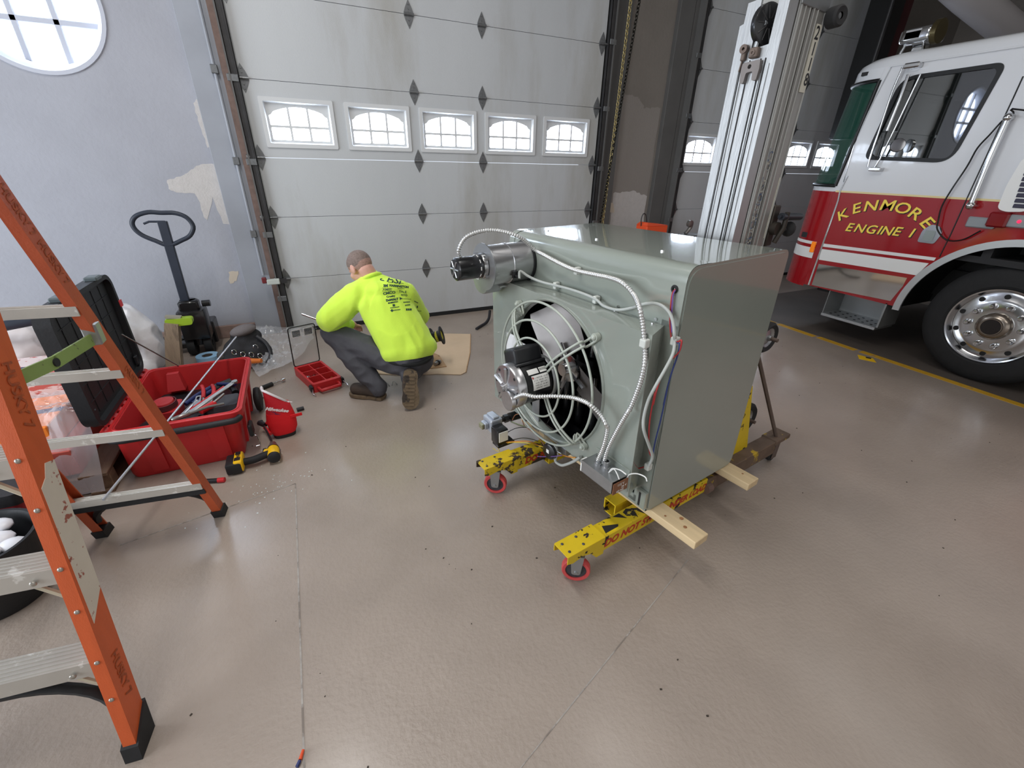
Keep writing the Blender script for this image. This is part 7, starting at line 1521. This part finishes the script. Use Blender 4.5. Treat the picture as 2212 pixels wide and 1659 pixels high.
VS = thing('pipe_vise', 'small grey lever on a stand glimpsed behind the heater top', 'vise', (4.3, 4.2, 0))
bm = new(); tube(bm, [(4.331, 4.2, 0.878), (4.37, 4.2, 0.91), (4.407, 4.2, 0.967), (4.381, 4.2, 0.997)], .022, 8, smooth=3); lathe(bm, [(0, -.03), (.04, -.02), (.04, .02), (0, .03)], (4.38, 4.2, 0.993), (0, 1, 0), 16); obj('lever', bm, M_stl, VS, 60)
bm = new(); p = (4.416, 4.2, 0.87); bx(bm, p[0] - .12, p[0] + .16, 4.1, 4.3, p[2] - .06, p[2], .01); obj('vise_bed', bm, M_galv, VS)
bm = new(); cyl(bm, (p[0], 4.2, 0), (p[0], 4.2, p[2] - .05), .04, n=14); lathe(bm, [(0, 0), (.2, 0), (.19, .03), (0, .04)], (p[0], 4.2, 0), (0, 0, 1), 20); obj('vise_post', bm, M_dsteel, VS, 40)
# wire nut, debris, floor marker
WN = thing('wire_connector', 'tiny orange and blue wire connector on the floor at the bottom edge', 'connector', (-.271, .837, 0))
bm = new(); cyl(bm, (-.271, .84, .006), (-.262, .862, .007), .0055, .004, n=10); obj('orange_cap', bm, mat('orange_cap', (220, 82, 40), .5), WN, 40)
bm = new(); cyl(bm, (-.281, .825, .005), (-.272, .838, .006), .005, n=10); obj('blue_cap', bm, M_blueg, WN, 40)
rnd = random.Random(3); bm = new()
for k in range(150):
    x = rnd.uniform(-.6, 4.5); y = rnd.uniform(.3, 4.2); s = rnd.uniform(.0012, .0042); M = Matrix.Translation((x, y, s * .3)) @ Matrix.Rotation(rnd.uniform(0, 6), 4, 'Z'); bx(bm, -s, s, -s * .7, s * .6, -s * .25, s * .4, 0, 1, M)
tag(obj('floor_grit', bm, mat('dark_grit', (62, 54, 48), .9)), 'dark grit and crumbs scattered over the concrete floor', 'grit', kind='stuff')
rnd = random.Random(9); bm = new()
for k in range(60):
    x = rnd.gauss(-.38, .16); y = rnd.gauss(2.24, .12); s = rnd.uniform(.0015, .004); M = Matrix.Translation((x, y, .0008)) @ Matrix.Rotation(rnd.uniform(0, 6), 4, 'Z'); bx(bm, -s, s, -s * .6, s * .6, -.0006, .0006, 0, 1, M)
tag(obj('floor_glints', bm, mat('pale_glints', (214, 224, 226), .3)), 'tiny pale shreds standing in for floor gloss in front of the chest', 'glints', kind='stuff')  # pale flecks imitate glints of the glossy floor
b = new(); plate(b, [(4.80, 2.00), (4.72, 1.93), (4.66, 2.05), (4.76, 2.12)], [], .0012); mk = obj('floor_marker', b, mat('marker_yellow', (238, 190, 24), .5), floor)
b = new(); plate(b, [(4.775, 2.055), (4.80, 2.02), (4.765, 2.0), (4.745, 2.035)], [], .0006, Matrix.Translation((0, 0, .0012))); obj('marker_arrow', b, M_ink, mk)

q = [(-0.093, 3.6, 0.512), (0.03, 3.6, 0.453)]
sr = thing('steel_bar', 'short steel bar resting on the clear lid beside the elbow of the worker', 'bar', (q[0][0], 3.60, 0))
bm = new(); tube(bm, [(q[0][0], 3.68, q[0][2] + .004), (q[1][0] + .06, 3.60, q[1][2] - .016)], .009, 8); obj('bar_shaft', bm, M_chr, sr, 60)
